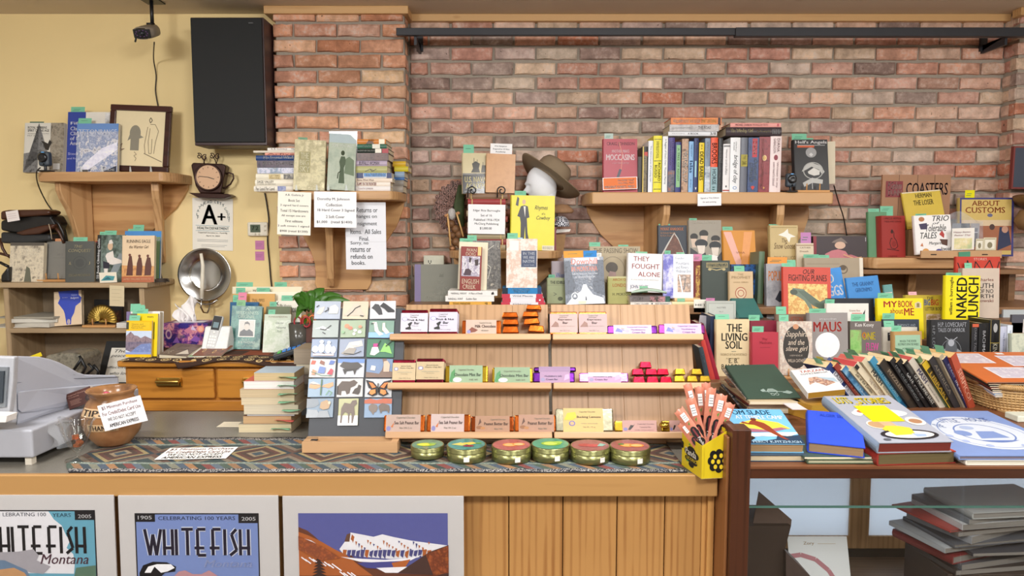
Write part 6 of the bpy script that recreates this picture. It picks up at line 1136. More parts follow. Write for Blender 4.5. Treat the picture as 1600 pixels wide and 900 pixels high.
# taper: board edges converge upward in the view, keep it rectangular
q = MB(); q.box((0, 0, 0), (W, .008, H), mat('3c3f44', .45, .2, var=.05)); q.obj('panel', bd, bev=.002)
Mi = M.inverted()
q = MB(); x0, x1 = X(472, 2.0, CT) , X(621, 2.0, CT); z1 = CT + .036
for A, B in (((x0, 2.0, CT + .005), (x1, 2.012, z1)), ((x0, 2.012, CT + .005), (x0 + .035, 2.05, z1)), ((x1 - .02, 2.012, CT + .005), (x1, 2.05, z1)), ((x0, 2.042, CT + .005), (x1, 2.06, z1))): q.box(A, B, pinel(0), Mi)
q.obj('wooden_foot', bd)
q = MB(); q.box((x0 + .02, 2.016, z1), (x0 + .04, 2.03, z1 + .0006), mat('222'), Mi); q.obj('barcode_label', bd)
tiles = [
 ('grey prairie magnet of two foxes curled on pale blue', 'bcc6d8', 'P c8c0b8 8 30 20 60 40 70 34 40 24 24|P d0ccc4 55 30 60 70 80 80 94 60 90 30|L 2a2a2a 2.5 8 66 18 76|L 2a2a2a 2.5 40 40 54 50 52 64'),
 ('magnet of two pale doves on cream', 'e8dcc0', 'P c0b4a4 4 20 30 60 44 84 60 90 70 60 90 20|L 1c1c1c 2.5 20 16 40 40 50 60 70 74|L 1c1c1c 2.5 70 20 84 16'),
 ('magnet of two black crows on white', 'eceef2', 'P 3a3a3e 6 60 20 84 34 80 46 50 50 24 36 22 18 50|P 2e2e32 38 70 52 90 62 82 96 46 96 36 70 36 56 56'),
 ('magnet of pale flying terns over grass', 'b8c4c0', 'P e4e6e8 10 50 40 66 70 40 40 50|L 2a2a2a 2.5 30 50 50 44 72 70|L 2a2a2a 2.5 40 30 52 20'),
 ('magnet of red flowers and white blossoms on green', 'b4c8a8', 'E 26 66 10 12 e08a6c|E 40 54 9 10 d87860|E 60 40 7 8 f4f4ec|E 78 30 8 9 f4f4ec|E 56 20 6 8 f4f4ec|E 80 60 7 8 e08a6c|E 12 30 6 8 8ab088'),
 ('magnet of two white egrets on blue water', '8fb4a4', 'R 0 0 100 30 8ab4e0|P ece8dc 20 76 14 88 30 90 34 70 40 40 60 20 44 12 24 40|P e4dccc 54 84 64 86 66 60 84 30 70 20 54 44|L 222 2 8 78 22 84'),
 ('magnet of four white ptarmigans on blue', '9cb0d0', 'E 16 44 12 18 f6f6f8|E 40 50 12 26 f6f6f8|E 66 48 12 26 f6f6f8|E 86 40 10 20 f6f6f8|E 40 84 8 9 f6f6f8|E 68 80 7 8 f6f6f8|R 10 8 90 18 e4c8c0|L 2a2a2a 2 4 30 16 22|L 2a2a2a 2 44 24 56 18'),
 ('magnet of a grey owl gliding over reeds', 'a8b4cc', 'P c8c4c0 20 30 40 80 90 90 96 60 60 50 40 24|P 9c968e 8 20 40 50 70 46 60 16 30 10|E 66 70 16 10 e8e4dc|L 3a3a3a 2 20 20 60 14 90 30'),
 ('magnet of a hummingbird with magenta throat on green', '4c8868', 'P 8ac46a 50 30 66 80 84 60 94 20 70 30|P e8ecdc 14 14 20 54 40 60 48 30 30 10|P b43c84 24 56 24 74 40 76 44 56|L 1e2a20 2.5 70 60 96 96|L 1e2a20 2.5 40 60 50 92'),
 ('magnet of red and blue butterflies on white', 'eaeaea', 'P c05a48 4 70 8 92 24 90 20 70|P 8a5a4c 38 76 42 94 58 84 56 66|P 5c74b4 74 70 80 94 98 90 92 72|P 6c84bc 34 24 40 60 64 54 60 22|P b84858 70 20 84 50 94 40 90 14|P c89070 12 14 14 44 28 36 24 14|L 4a7a5c 1.6 10 30 30 20 50 10 90 10'),
 ('magnet of a dark running wolf pack on snow', 'e4e8f0', 'R 0 78 100 100 6c8cc4|P 4a4644 8 60 20 84 50 80 76 82 94 60 80 50 60 44 30 44|P 3c3836 20 44 30 14 36 34 60 38 66 12 72 40 84 48'),
 ('magnet of two tan marmots on a brown branch', '8aa4cc', 'P 7a6458 0 0 0 30 50 20 60 40 66 70 60 100 76 100 76 40 100 30 100 0|P e4dcd0 16 40 20 64 36 60 34 36|P c8b09c 66 30 66 86 80 90 90 70 88 30'),
 ('magnet of an orange winged dragonfly on blue', 'a8c4dc', 'P d8a078 4 50 6 70 44 66 50 56 30 44|P d8a078 96 60 94 80 60 66 52 56 80 48|P e4d4c0 6 74 20 84 48 66|L 4c6a3c 3 52 96 50 10|L 6a9a5c 1.6 70 10 80 34 92 24 84 6'),
 ('magnet of a brown bear with a cub on white', 'ebebea', 'P 5c5048 4 16 4 60 20 86 50 84 66 92 80 78 70 60 54 50 50 20 40 14 34 34 20 34 18 10|P 4a423c 60 20 70 44 80 50 84 66 94 60 90 24 84 12|L 1c1c1c 2 4 14 4 60'),
 ('magnet of an orange monarch butterfly on white', 'e4e8ec', 'P 1e1a1a 2 94 30 84 50 50 30 40 14 50|P 1e1a1a 98 94 70 84 50 50 70 40 86 50|P 1e1a1a 50 50 24 44 10 18 30 4 48 14|P 1e1a1a 50 50 76 44 90 18 70 4 52 14|P dc7c3c 14 80 28 76 42 54 28 48|P dc7c3c 86 80 72 76 58 54 72 48|P dc8a48 22 38 40 42 42 22 28 12 18 20|P dc8a48 78 38 60 42 58 22 72 12 82 20|L 1e1a1a 3 50 74 50 26'),
 ('magnet of a brown pika among grey boulders', '9ab0c4', 'P 8c949c 0 50 0 100 40 96 48 70 30 54|P a4aab0 0 10 4 44 40 40 50 16 40 0 0 0|P 9ca2a8 40 0 50 34 80 36 90 0|P b49878 50 50 54 80 76 92 90 70 84 46 64 40|E 86 76 5 8 d4c4a8'),
 ('tall magnet of a grey moose with snow below', 'd4d4a4', 'R 0 0 100 36 f2f4f6|P 746860 12 10 16 64 30 84 60 80 70 92 90 94 94 80 80 70 84 40 76 8 70 8 68 44 60 46 58 8 52 8 50 44 34 50 24 40 20 8'),
 ('magnet of two bison before red hills', '9cb8d8', 'P b4644c 0 74 0 92 20 100 44 92 70 100 100 98 100 72|P 7c7068 16 60 28 74 46 66 50 50 44 30 38 28 34 14 26 30 18 40|P 6c6058 52 60 66 76 90 64 94 40 90 20 84 36 66 34 62 20 56 40')]
cxs = [(486, 529), (529, 570), (573, 614)]; rws = [(470, 498), (500, 528), (530, 558), (560, 588), (590, 618), (621, 651)]
# local placement: rows measured from top
tw_, th_ = .0, .0
def loc_of(px, py):
    """intersect pixel ray with the board plane"""
    u = (px - 800) / F; v = (450 - py) / F; d = Vector((u, CP + v * SP, -SP + v * CP)); o_ = Vector((0, 0, EYE)); n_ = M.to_3x3() @ Vector((0, 1, 0)); p0 = M.translation
    t_ = (p0 - o_).dot(n_) / d.dot(n_); return Mi @ (o_ + d * t_)
offs = [0, -2, -5, -8, -10, -13]
for i, (lb_, col, sp) in enumerate(tiles):
    ri, ci = divmod(i, 3); y0, y1 = ((470, 499), (500, 528), (529, 558.5), (560, 590), (591, 621), (622, 653))[ri]; x0, x1 = (((491, 534), (535, 577), (578, 620)), ((488, 531), (532, 573), (576, 617)), ((486, 529), (530, 571), (572.5, 617)), ((483, 526), (527, 571), (572, 615)), ((481, 525), (526, 569), (570, 614)), ((479, 523), (528, 562), (569, 614)))[ri][ci]
    if i == 16: y1 = 665
    a_ = loc_of(x0, y1); c_ = loc_of(x1, y0); w_ = c_.x - a_.x - .0012; h_ = c_.z - a_.z - .002
    rt = empty('animal_magnet', M @ T_((a_.x, -.0002, a_.z)) @ Matrix.Rotation(D(random.uniform(-1, 1)), 4, 'Y'), lb_, 'magnet', 'animal magnets on grey board')
    q = MB(); q.box((0, -.005, 0), (w_, 0, h_), mat(dim(col, .84), .35, var=.12, sc=30)); q.obj('tile', rt, bev=.0012)
    q = MB(); printer(sp, q, (0, -.005, 0), (w_, 0, 0), (0, 0, h_), step=.0007); q.obj('animal_relief', rt)
# ---- chocolate racks and bars ----
MA, ra, WA = rack_unit(626, 859, RY, 'left pine chocolate rack with three shelves beside the magnet board', RSH, .036, .004)
MB2, rb2, WB = rack_unit(864, 1092, RY, 'right pine chocolate rack with three shelves beside the licorice box', RSH, .0, .018)
def rloc(Mr, px, py, dy):
    u = (px - 800) / F; v = (450 - py) / F; d = Vector((u, CP + v * SP, -SP + v * CP)); o_ = Vector((0, 0, EYE)); n_ = Mr.to_3x3() @ Vector((0, 1, 0)); p0 = Mr @ Vector((0, dy, 0))
    t_ = (p0 - o_).dot(n_) / d.dot(n_); return Mr.inverted() @ (o_ + d * t_)
def foil(c, r_=.25): return mat(c, r_, .92, var=.3, sc=25, bump=.5)
def bar(Mr, x0, x1, y0, sh, fc_, sl, spec, label, group, u0=.0, u1=1, vert=False, dy=-.06, T=.014, tilt=0, n=1, y1=None, cat='chocolate bar'):
    z0 = RSH[sh] if y1 is None else None
    a_ = rloc(Mr, x0, y0, dy); c_ = rloc(Mr, x1, y0, dy); zb = RSH[sh] if y1 is None else rloc(Mr, x0, y1, dy).z
    w_ = c_.x - a_.x; h_ = a_.z - zb
    for k in range(n):
        rt = empty('chocolate_bar', Mr @ T_((a_.x + .0012 * k, dy + (T + .001) * k, zb + .0003)) @ Matrix.Rotation(D(tilt), 4, 'Y'), label if k == 0 else ['second', 'third'][k - 1] + ' one behind the ' + label.split(',')[0].replace('right square ', 'right '), cat, group)
        bm = MB()
        if not vert:
            q = MB(); q.box((0, .001, .001), (w_, T, h_ - .001), foil(fc_)); q.obj('foil_wrapper', rt, bev=.004, seg=2)
            q = MB(); q.box((w_ * u0, -.0006, 0), (w_ * u1, T + .0005, h_), mat(sl, .45, var=.06)); q.obj('paper_sleeve', rt)
            q = MB(); printer(spec, q, (w_ * u0, -.0006, 0), (w_ * (u1 - u0), 0, 0), (0, 0, h_)); q.obj('sleeve_print', rt)
        else:
            q = MB(); q.box((.001, .001, 0), (w_ - .001, T, h_), foil(fc_)); q.obj('foil_wrapper', rt, bev=.003, seg=2)
            q = MB(); q.box((0, -.0006, h_ * u0), (w_, T + .0005, h_ * u1), mat(sl, .45, var=.06)); q.obj('paper_sleeve', rt)
            q = MB(); printer(spec, q, (0, -.0006, h_ * u0), (w_, 0, 0), (0, 0, h_ * (u1 - u0))); q.obj('sleeve_print', rt)
fn = 'E 15 68 10 10 7a78b0|E 15 68 8 8 e8e8f0|T 34 84 66 92 776 Copperleaf|T 34 74 60 82 776 Chocolate|B 26 58 88 68 222 Fruit & Nut|B 50 40 70 52 222 Bar|P 222 20 12 40 14 36 30 44 50 38 52 26 42 32 28 18 20|T 40 30 66 34 888 milk chocolate|T 30 8 76 13 555 Net Wt 2 oz (56 g)'
bar(MA, 627, 669, 484, 2, '7c1c2c', 'c4c0cc', fn, 'left square Fruit and Nut bar in dark red foil', 'fruit and nut bars', .1, .86, True)
bar(MA, 671, 715, 482, 2, '7c1c2c', 'c0bccc', fn, 'right square Fruit and Nut bar, front of a row of three', 'fruit and nut bars', .1, .86, True, n=3)
bar(MA, 722, 783, 500, 2, 'b85a20', 'bca696', 'P 7a4434 4 20 20 50 26 44 40 30 30 16 10 10|E 10 18 6 12 8a88b8|T 44 72 84 84 776 Copperleaf Chocolate|B 30 46 98 66 4a3028 Milk Chocolate|T 50 22 74 32 776 with almonds', 'Milk Chocolate bar in orange foil beside stacked mini bars', 'bars on the top shelf', .1, .88)
es = 'P 8a6458 4 30 20 60 30 50 32 30|T 34 86 68 94 776 Copperleaf|T 34 78 62 84 776 Chocolate|B 30 62 80 74 4a3430 Espresso|B 46 46 66 58 4a3430 Bar|T 24 32 90 36 998 milk chocolate and espresso|T 36 8 70 13 776 Net Wt 2 oz'
bar(MB2, 859, 902, 487, 2, 'c8602c', 'b89c98', es, 'left Espresso bar in orange foil on top right shelf', 'espresso bars', .08, .9, True)
bar(MB2, 904, 948, 487, 2, 'c8602c', 'b29898', es, 'right Espresso bar in orange foil beside purple bars', 'espresso bars', .08, .9, True)
hb_ = 'P 6c74b8 4 30 10 70 20 50 24 20|P c89c6c 20 70 30 60 22 50|P 8a90cc 14 40 24 60 30 40|E 36 36 5 14 a8a4d0|T 36 66 90 86 8a70b0 Copperleaf Chocolate|B 46 38 84 56 7a5ca0 Huckleberry|B 48 12 84 30 7a5ca0 Cream Bar'
bar(MB2, 949, 1027, 508, 2, '4c1c60', 'ccb4cc', hb_, 'Huckleberry bar in purple foil, left one of the top shelf pair', 'huckleberry bars', .12, .88)
bar(MB2, 1029, 1101, 506, 2, '7c3474', 'c8acc8', hb_, 'Huckleberry bar in purple foil at the top shelf right end', 'huckleberry bars', .12, .92)
pc_ = 'E 16 64 9 10 6a68a8|E 16 64 6 7 e8dcc4|I 36 76 80 84 554 Special Studio|I 32 64 92 73 554 Potato Chip Bar|R 20 44 84 46 998|T 36 34 66 38 887 milk chocolate|T 30 8 80 13 665 Net Wt 2 oz'
bar(MA, 614, 650, 562, 1, '8c1c34', 'bca884', pc_, 'left potato chip bar in crimson foil with cream wrapper', 'potato chip bars', .12, .86, True)
bar(MA, 651, 694, 560, 1, '681828', 'b8a480', pc_, 'right potato chip bar in crimson foil, front of three', 'potato chip bars', .14, .86, True, n=3)
mi = 'P 4c8a54 0 10 6 60 16 80 18 40 8 4|E 24 18 13 13 e8ece4|T 26 66 74 80 776 Copperleaf Chocolate|B 14 38 96 56 3c4c3c Chocolate Mint Bar|T 60 14 86 24 776 net wt'
bar(MA, 696, 762, 571, 1, 'a88c28', '8ca484', mi, 'left Chocolate Mint bar in gold foil on middle shelf', 'mint bars', .1, .88, n=2)
bar(MA, 769, 832, 574, 1, 'a08424', '849c7c', mi, 'right Chocolate Mint bar in gold foil on middle shelf', 'mint bars', .06, .94)
ju = 'P c89cc0 80 20 84 70 96 80 98 40|E 10 30 7 16 8c84a8|B 16 50 74 68 5c4470 Huckleberry Jelly|B 20 24 60 40 5c4470 Cream Bar'
bar(MA, 833, 898, 581, 1, '401458', 'a484a4', ju, 'lower purple Huckleberry Jelly bar across the rack joint', 'jelly bars', .16, .88)
bar(MA, 834, 900, 573, 1, '381050', '947898', 'R 4 40 96 44 a884b0', 'upper purple Huckleberry Jelly bar lying on the lower one', 'jelly bars', .12, .86, y1=581.5)
bar(MB2, 905, 982, 582, 1, '8c5090', 'b890b4', 'R 0 60 100 96 f0e8f4|' + ju, 'pale pink Huckleberry Jelly bar left of the red foil minis', 'jelly bars', .18, .84)
sp_ = 'E 8 20 6 14 7a78a8|P b8642c 14 30 24 56 20 26|I 30 74 84 88 776 Copperleaf Chocolate|B 24 44 96 62 4c3834 Sea Salt Peanut Bar|T 40 18 76 28 776 Net Wt 2 oz'
bar(MA, 600, 664, 648, 0, 'b05820', 'ac9488', sp_, 'left Sea Salt Peanut bar in copper foil overhanging the shelf end', 'sea salt peanut bars', .06, .9)
bar(MA, 667, 735, 647, 0, 'b05820', 'b8a4a0', sp_, 'right Sea Salt Peanut bar in copper foil on bottom shelf', 'sea salt peanut bars', .1, .86)
pb2 = 'P 5c3c2c 8 40 14 84 18 60|E 12 28 9 10 8a5c38|E 22 24 7 8 a87444|I 44 70 88 82 776 Copperleaf Chocolate|B 26 42 96 60 4c3428 Peanut Butter Bar|T 56 14 80 24 776 Net Wt'
bar(MA, 736, 803, 650, 0, '8c4018', 'a07a60', pb2, 'left Peanut Butter bar in brown foil on bottom shelf', 'peanut butter bars', .1, .9)
bar(MA, 804, 868, 648, 0, 'b05820', 'a47e68', pb2, 'right Peanut Butter bar in copper foil by the rack joint', 'peanut butter bars', .1, .96)
bar(MB2, 868, 958, 638, 0, '807c68', 'c8ac6c', 'P e0b828 2 50 10 80 30 84 34 62 24 50|E 22 36 8 11 6a68a0|E 22 36 5 7 d8a070|I 40 80 80 88 665 Copperleaf Chocolate|B 34 56 94 68 5a4828 Bucking Lemons|T 44 34 86 38 998 white chocolate|T 50 18 80 23 887 Net Wt 1.75 oz', 'wide cream and silver foil bar reading Bucking Lemons', 'bars on the bottom shelf', .13, .82)
cb_ = 'P 2c2420 16 20 24 60 34 56 36 70 30 40 22 16|E 9 24 6 14 7a78a8|I 44 60 92 74 8a6c6c Copperleaf Chocolate|T 50 36 84 48 8a6c6c Caramel Bar|T 36 12 90 22 a88484 milk chocolate'
bar(MB2, 960, 1027, 657, 0, '907420', 'b89088', cb_, 'gold foil bar with pink bucking horse sleeve beside lemons bar', 'caramel bars', .18, .98)
bar(MB2, 1033, 1075, 657, 0, '907420', 'b48c84', cb_, 'gold foil bar with pink sleeve by the licorice box', 'caramel bars', .3, 1)
q = MB(); p = MB2 @ (rloc(MB2, 1038, 664, -.065)); q.lathe([(0, -.008), (.012, -.006), (.016, 0), (.012, .007), (0, .009)], foil('c8a848'), 12, T_(p)); mesh_thing('gold_truffle', q, 'round gold foil truffle between the two pink sleeved bars', 'chocolate', p)
def mini(Mr, px, py, w_, h_, c, label, group, dy=-.055, tilt=0, d=.035):
    p = rloc(Mr, px, py, dy); q = MB()
    q.prism([(-w_ / 2, 0, 0), (w_ / 2, 0, 0), (w_ * .40, 0, h_), (-w_ * .40, 0, h_)], (0, d, 0), foil(c))
    o = q.obj('mini_bar', None, bev=.0025); o.matrix_world = Mr @ T_(p) @ Matrix.Rotation(D(tilt), 4, 'Y'); lab(o, label, 'chocolate', group)
px_m = .00185
for i, (px, py, w_, h_, tl) in enumerate(((798, 520, 28, 11.5, 0), (798, 507.5, 28, 10, 0), (797, 496, 28, 9.5, 0), (838, 518.5, 28, 11.5, 4), (831, 506.5, 28, 10.5, -5), (829, 495, 28, 9.5, 0), (834, 484, 27, 9, 2))):
    mini(MA, px, py, w_ * px_m, h_ * px_m, 'b05418', ['bottom', 'middle', 'top', 'lowest tilted', 'second', 'third', 'highest'][i] + ' copper foil mini bar in the ' + ('left' if i < 3 else 'right') + ' orange stack', 'copper foil minis', tilt=tl)
for i, (px, py) in enumerate(((999, 598.5), (1020, 598.5), (1041, 598.5), (997, 586), (1018, 586), (1036, 586), (1009, 575))):
    mini(MB2, px, py, 20.5 * px_m, 10.5 * px_m, '940c20', ['left red foil mini in the bottom row', 'middle red foil mini in the bottom row', 'right red foil mini in the bottom row', 'left red foil mini in the second row', 'middle red foil mini in the second row', 'right red foil mini in the second row', 'single red foil mini on top of the heap'][i], 'red foil minis')
for i, (px, py) in enumerate(((1062, 596.5), (1082, 596.5), (1102, 596.5), (1063, 585.5), (1089, 585.5))):
    mini(MB2, px, py, 18.5 * px_m, 10 * px_m, 'ac8c28', ['left gold mini in the bottom row', 'middle gold mini in the bottom row', 'right gold mini at the shelf end', 'left gold mini in the upper row', 'right gold mini in the upper row'][i], 'gold foil minis')
# ---- tins ----
tg = mat('8a8a5c', .3, .85, var=.15, sc=20)
def tin(px, py, Y, R, Hh, lid, label, art):
    x = X(px, Y, CT + .03); r = empty('candy_tin', (x, Y, RZT), label, 'tin', 'round candy tins along the runner')
    q = MB(); q.lathe([(0, 0), (R * .97, 0), (R * .985, .002), (R * .985, Hh * .66), (R * .96, Hh * .67)], tg, 48); q.obj('tin_body', r)
    q = MB(); q.lathe([(R * .96, Hh * .66), (R, Hh * .64), (R * 1.01, Hh * .66), (R, Hh * .68), (R * .998, Hh * .94), (R * .97, Hh), (R * .93, Hh), (R * .93, Hh * .985), (0, Hh * .985)], tg, 48); lid_ = q.obj('lid', r)
    q = MB(); q.add([(R * .93 * math.cos(k * .15708), R * .93 * math.sin(k * .15708), Hh * 1.0) for k in range(40)], [tuple(range(40))], photo(lid, 20, .25)); printer(art, q, (-R, -R, Hh * 1.0), (2 * R, 0, 0), (0, 2 * R, 0), rough=.25); q.obj('lid_picture', lid_)
    if 'small' not in label:
        q = MB(); a0 = random.uniform(-.1, .5) - math.pi / 2
        q.grid(lambda u, v: Vector((R * 1.004 * math.cos(a0 + .28 * u), R * 1.004 * math.sin(a0 + .28 * u), .006 + .014 * v)), 5, 1, mat('ece8e0', .6)); q.obj('price_sticker', r)
for a in ((668, 0, 1.98, .048, .032, '4c7c64,5e8c74,3c6c58', 'small green lidded tin, leftmost of the six tins', 'E 46 46 28 16 a8c030|E 40 46 18 12 d0dc50|E 64 54 12 8 88b048'),
          (729, 0, 1.955, .0565, .040, '34786c,449088,2c6c60', 'green tin with yellow pineapple pieces, second from left', 'P e0cc5c 12 46 34 62 52 50 40 36|P e0cc5c 40 60 66 66 76 54 56 42|E 56 34 14 7 8a2c44|E 80 56 8 5 5c9c3c'),
          (799, 0, 1.95, .0565, .040, 'a05450,b06460,904844', 'maroon tin with orange halves, third from left', 'E 46 48 18 14 e8944c|E 46 48 14 10 f0b478|E 68 52 16 12 e8944c|E 68 52 12 8 f4c088'),
          (860, 0, 1.96, .0555, .040, '3c8c6c,4c9c7c,348060', 'green tin with lime slice, fourth from left', 'E 52 50 26 18 90b838|E 50 50 18 13 c4dc60|E 70 60 12 8 a8cc50'),
          (922, 0, 1.945, .0565, .040, '84404a,945058,743840', 'dark red tin with berries and teal leaf, fifth from left', 'E 36 50 16 12 a4283c|E 56 46 16 12 b43448|P 7ab0a8 66 40 76 64 90 54 80 40'),
          (984, 0, 1.94, .0575, .041, '905450,a0605c,844844', 'brown tin with bright orange slices, rightmost of the six', 'E 44 50 18 14 ec8c38|E 44 50 14 10 f4b060|E 66 48 18 13 ec8c38|E 66 48 14 9 f4b870|E 30 58 8 6 4c8044')):
    tin(*a)
# ---- licorice box with packets ----
lx, ly = 1065, 1.78
A = at(1067, 722, 1.86); Bq = at(1096, 750, 1.75); Cq = at(1137, 745, 1.755)
zb = CT + .002
yel = mat('d8be20', .4, var=.04)
pA = Vector((X(1065, 1.90, CT), 1.90, zb)); pB = Vector((X(1096, 1.79, CT), 1.79, zb)); pC = Vector((X(1136, 1.80, CT), 1.80, zb)); pD = pA + (pC - pB)
base = (pA + pC) / 2; r = empty('licorice_box', base, 'yellow cardboard licorice display box with black flower logo on counter corner', 'box')
def zq(px, py, Y): return at(px, py, Y).z
hA, hB, hC = zq(1065, 678, 1.90), zq(1097, 697, 1.79), zq(1136, 672, 1.80)
q = MB()
def wall(p, q_, h0, h1, hm=None, n='box_wall'):
    mb = MB(); d = (q_ - p).normalized(); nrm = Vector((-d.y, d.x, 0)) * .0012
    top = [Vector((q_.x, q_.y, h1)), Vector((p.x, p.y, h0))] if hm is None else [Vector((q_.x, q_.y, h1)), (p + q_) / 2 + Vector((0, 0, hm - p.z)), Vector((p.x, p.y, h0))]
    mb.prism([p, q_] + top, nrm, yel); return part(mb, n, r)
wall(pA, pB, hA + .004, hB); wall(pB, pC, hB, hC); wall(pD, pA, hC, hA); wall(pC, pD, hC, hC)
q = MB(); q.prism([pA, pB, pC, pD], (0, 0, .0015), mat('e8e0d0', .6)); part(q, 'box_floor', r)
fl1 = 'E 50 62 20 12 181818|E 32 52 18 11 181818|E 68 52 18 11 181818|E 50 40 22 13 181818|E 34 32 16 9 181818|E 64 30 16 9 181818|E 50 18 13 8 181818|B 20 44 74 64 f4f0e4 Panda|B 26 30 82 40 e8cc30 LICORICE|P 5aa048 34 76 42 82 44 74|P 5aa048 24 22 36 30 34 22|E 4 68 6 7 181818|E 4 60 6 7 181818'
q = MB(); printer(fl1, q, pA + Vector((0, 0, .004)), pB - pA, (0, 0, hB - zb)); part(q, 'logo_print', r)
d_ = pC - pB; fl2 = 'E 44 72 14 13 181818|E 66 76 14 13 181818|E 86 72 13 13 181818|E 36 54 14 13 181818|E 92 54 13 13 181818|E 44 36 14 13 181818|E 66 30 14 13 181818|E 86 36 13 13 181818|E 64 54 26 24 181818|E 50 67 7 7 e8cc30|E 74 69 7 7 e8cc30|E 42 52 7 7 e8cc30|E 64 51 7 7 e8cc30|E 86 53 7 7 e8cc30|E 52 36 7 7 e8cc30|E 75 35 7 7 e8cc30|R 8 8 9 96 c8ac20'
q = MB(); printer(fl2, q, pB, d_, (0, 0, hB - zb)); part(q, 'flower_print', r)
pk = photo('cc8870,c47860,d29480', 10, .3)
for i, (bx, by, tx, ty, wpx, Y) in enumerate(((1100, 700, 1078, 622, 16, 1.84), (1096, 690, 1060, 640, 17, 1.83), (1098, 688, 1074, 600, 14, 1.86), (1100, 690, 1092, 604, 14, 1.88), (1104, 690, 1112, 606, 16, 1.85), (1112, 690, 1128, 616, 17, 1.84), (1120, 690, 1142, 630, 17, 1.83), (1094, 700, 1064, 660, 15, 1.83), (1106, 690, 1103, 598, 14, 1.9))):
    a_ = at(bx, by, Y); c_ = at(tx, ty, Y + .01); d = c_ - a_; L_ = d.length; zv = d.normalized(); xv = Vector((0, -1, 0)).cross(zv).normalized() * -1; xv = Vector((1, 0, 0)) - zv * zv.x; xv.normalize(); yv = zv.cross(xv); w_ = wpx / F * zcam(Y, 1.0)
    Mp = Mx(a_ - xv * w_ / 2 - zv * .03, xv, yv, zv) @ Matrix.Rotation(D((-8, 6, 10, -12, 8, -6, 10, 4, 0)[i]), 4, 'Z'); L_ += .03
    rt = empty('licorice_packet', Mp, ['long pink licorice packet leaning left over the rack', 'short pink packet sticking out furthest left', 'pink packet with white label rising behind the left ones', 'dark pink packet in the middle of the box', 'pink packet with white barcode label right of centre', 'pink packet leaning right, second from the post', 'pink packet nearest the wooden post', 'lowest pink packet at the left box corner', 'reddish pink packet hidden at the back of the box'][i], 'packet', 'licorice packets')
    def pf(u, v):
        k = 1 if .06 < v < .94 else .25; return Vector((w_ * u, .006 * k * math.cos(u * 2 * math.pi) * 0 + (-.005 * k * math.sin(math.pi * u)), L_ * v + (.002 * math.sin(u * 40) if v > .98 else 0)))
    def pf2(u, v): p = pf(1 - u, v); p.y = -p.y; return p
    q = MB(); q.grid(pf, 8, 16, pk); q.grid(pf2, 8, 16, pk); q.obj('wrapper', rt)
    q = MB(); printer('R 26 72 74 90 f0ece8|R 30 76 70 77 666|R 30 80 70 81 666|R 30 84 70 85 666|P 4c8a3c 40 66 60 70 50 62|E 50 50 30 8 181414|E 34 44 18 6 181414|E 68 44 18 6 181414|E 50 38 30 8 181414|R 42 30 58 54 7a3034|E 50 24 34 8 181414|W 36 16 64 34 f0ece8 Panda', q, (0, -.0056, 0), (w_, 0, 0), (0, 0, L_)); q.obj('packet_print', rt)
# ---- posters on the counter front ----
def poster(x0, x1, yt, Y, label, specs, zbot=.42):
    a, b_ = X(x0, Y, .9), X(x1, Y, .9); zt = at((x0 + x1) / 2, yt, Y).z
    M = T_((a, Y, zbot)) @ Matrix.Rotation(D(-.8), 4, 'X'); r = empty('poster', M, label, 'poster', 'posters leaning on the counter front'); W = b_ - a; H = zt - zbot
    q = MB(); q.box((0, 0, 0), (W, .004, H), mat('cfcbcb', .35, var=.04, sc=6)); q.obj('mat_board', r)
    q = MB()
    s = specs(W, H); printer(s, q, (0, 0, 0), (W, 0, 0), (0, 0, H), rough=.35, step=.00003); q.obj('printed_picture', r)
    q = MB(); q.box((-.002, -.0024, -.002), (W + .002, -.002, H + .003), pane(.03)); q.obj('plastic_cover', r)
def pixspec(x0, x1, yt, scale, H, W):
    """convert pixel-based drawing to percent of the poster"""
    k = W / (x1 - x0)
    def cv(s):
        out = []
        for e in s.split('|'):
            p = e.strip().split(' '); K = p[0]
            def gx(v): return (float(v) - x0) / (x1 - x0) * 100
            def gy(v): return 100 - (float(v) - yt) * k / H * 100
            if K in 'TBIVWRN': 
                a = p[1:5]; q_ = [gx(a[0]), gy(a[3]), gx(a[2]), gy(a[1])]; out.append(' '.join([K] + ['%.2f' % v for v in q_] + p[5:]))
            elif K == 'E': out.append('E %.2f %.2f %.2f %.2f %s' % (gx(p[1]), gy(p[2]), float(p[3]) / (x1 - x0) * 100, float(p[4]) * k / H * 100, p[5]))
            elif K in 'PQ': c = p[2:]; out.append(' '.join([K, p[1]] + ['%.2f %.2f' % (gx(c[i]), gy(c[i + 1])) for i in range(0, len(c), 2)]))
            elif K == 'L': c = p[3:]; out.append(' '.join([K, p[1], '%.2f' % (float(p[2]) * k / H * 100)] + ['%.2f %.2f' % (gx(c[i]), gy(c[i + 1])) for i in range(0, len(c), 2)]))
        return '|'.join(out)
    return cv
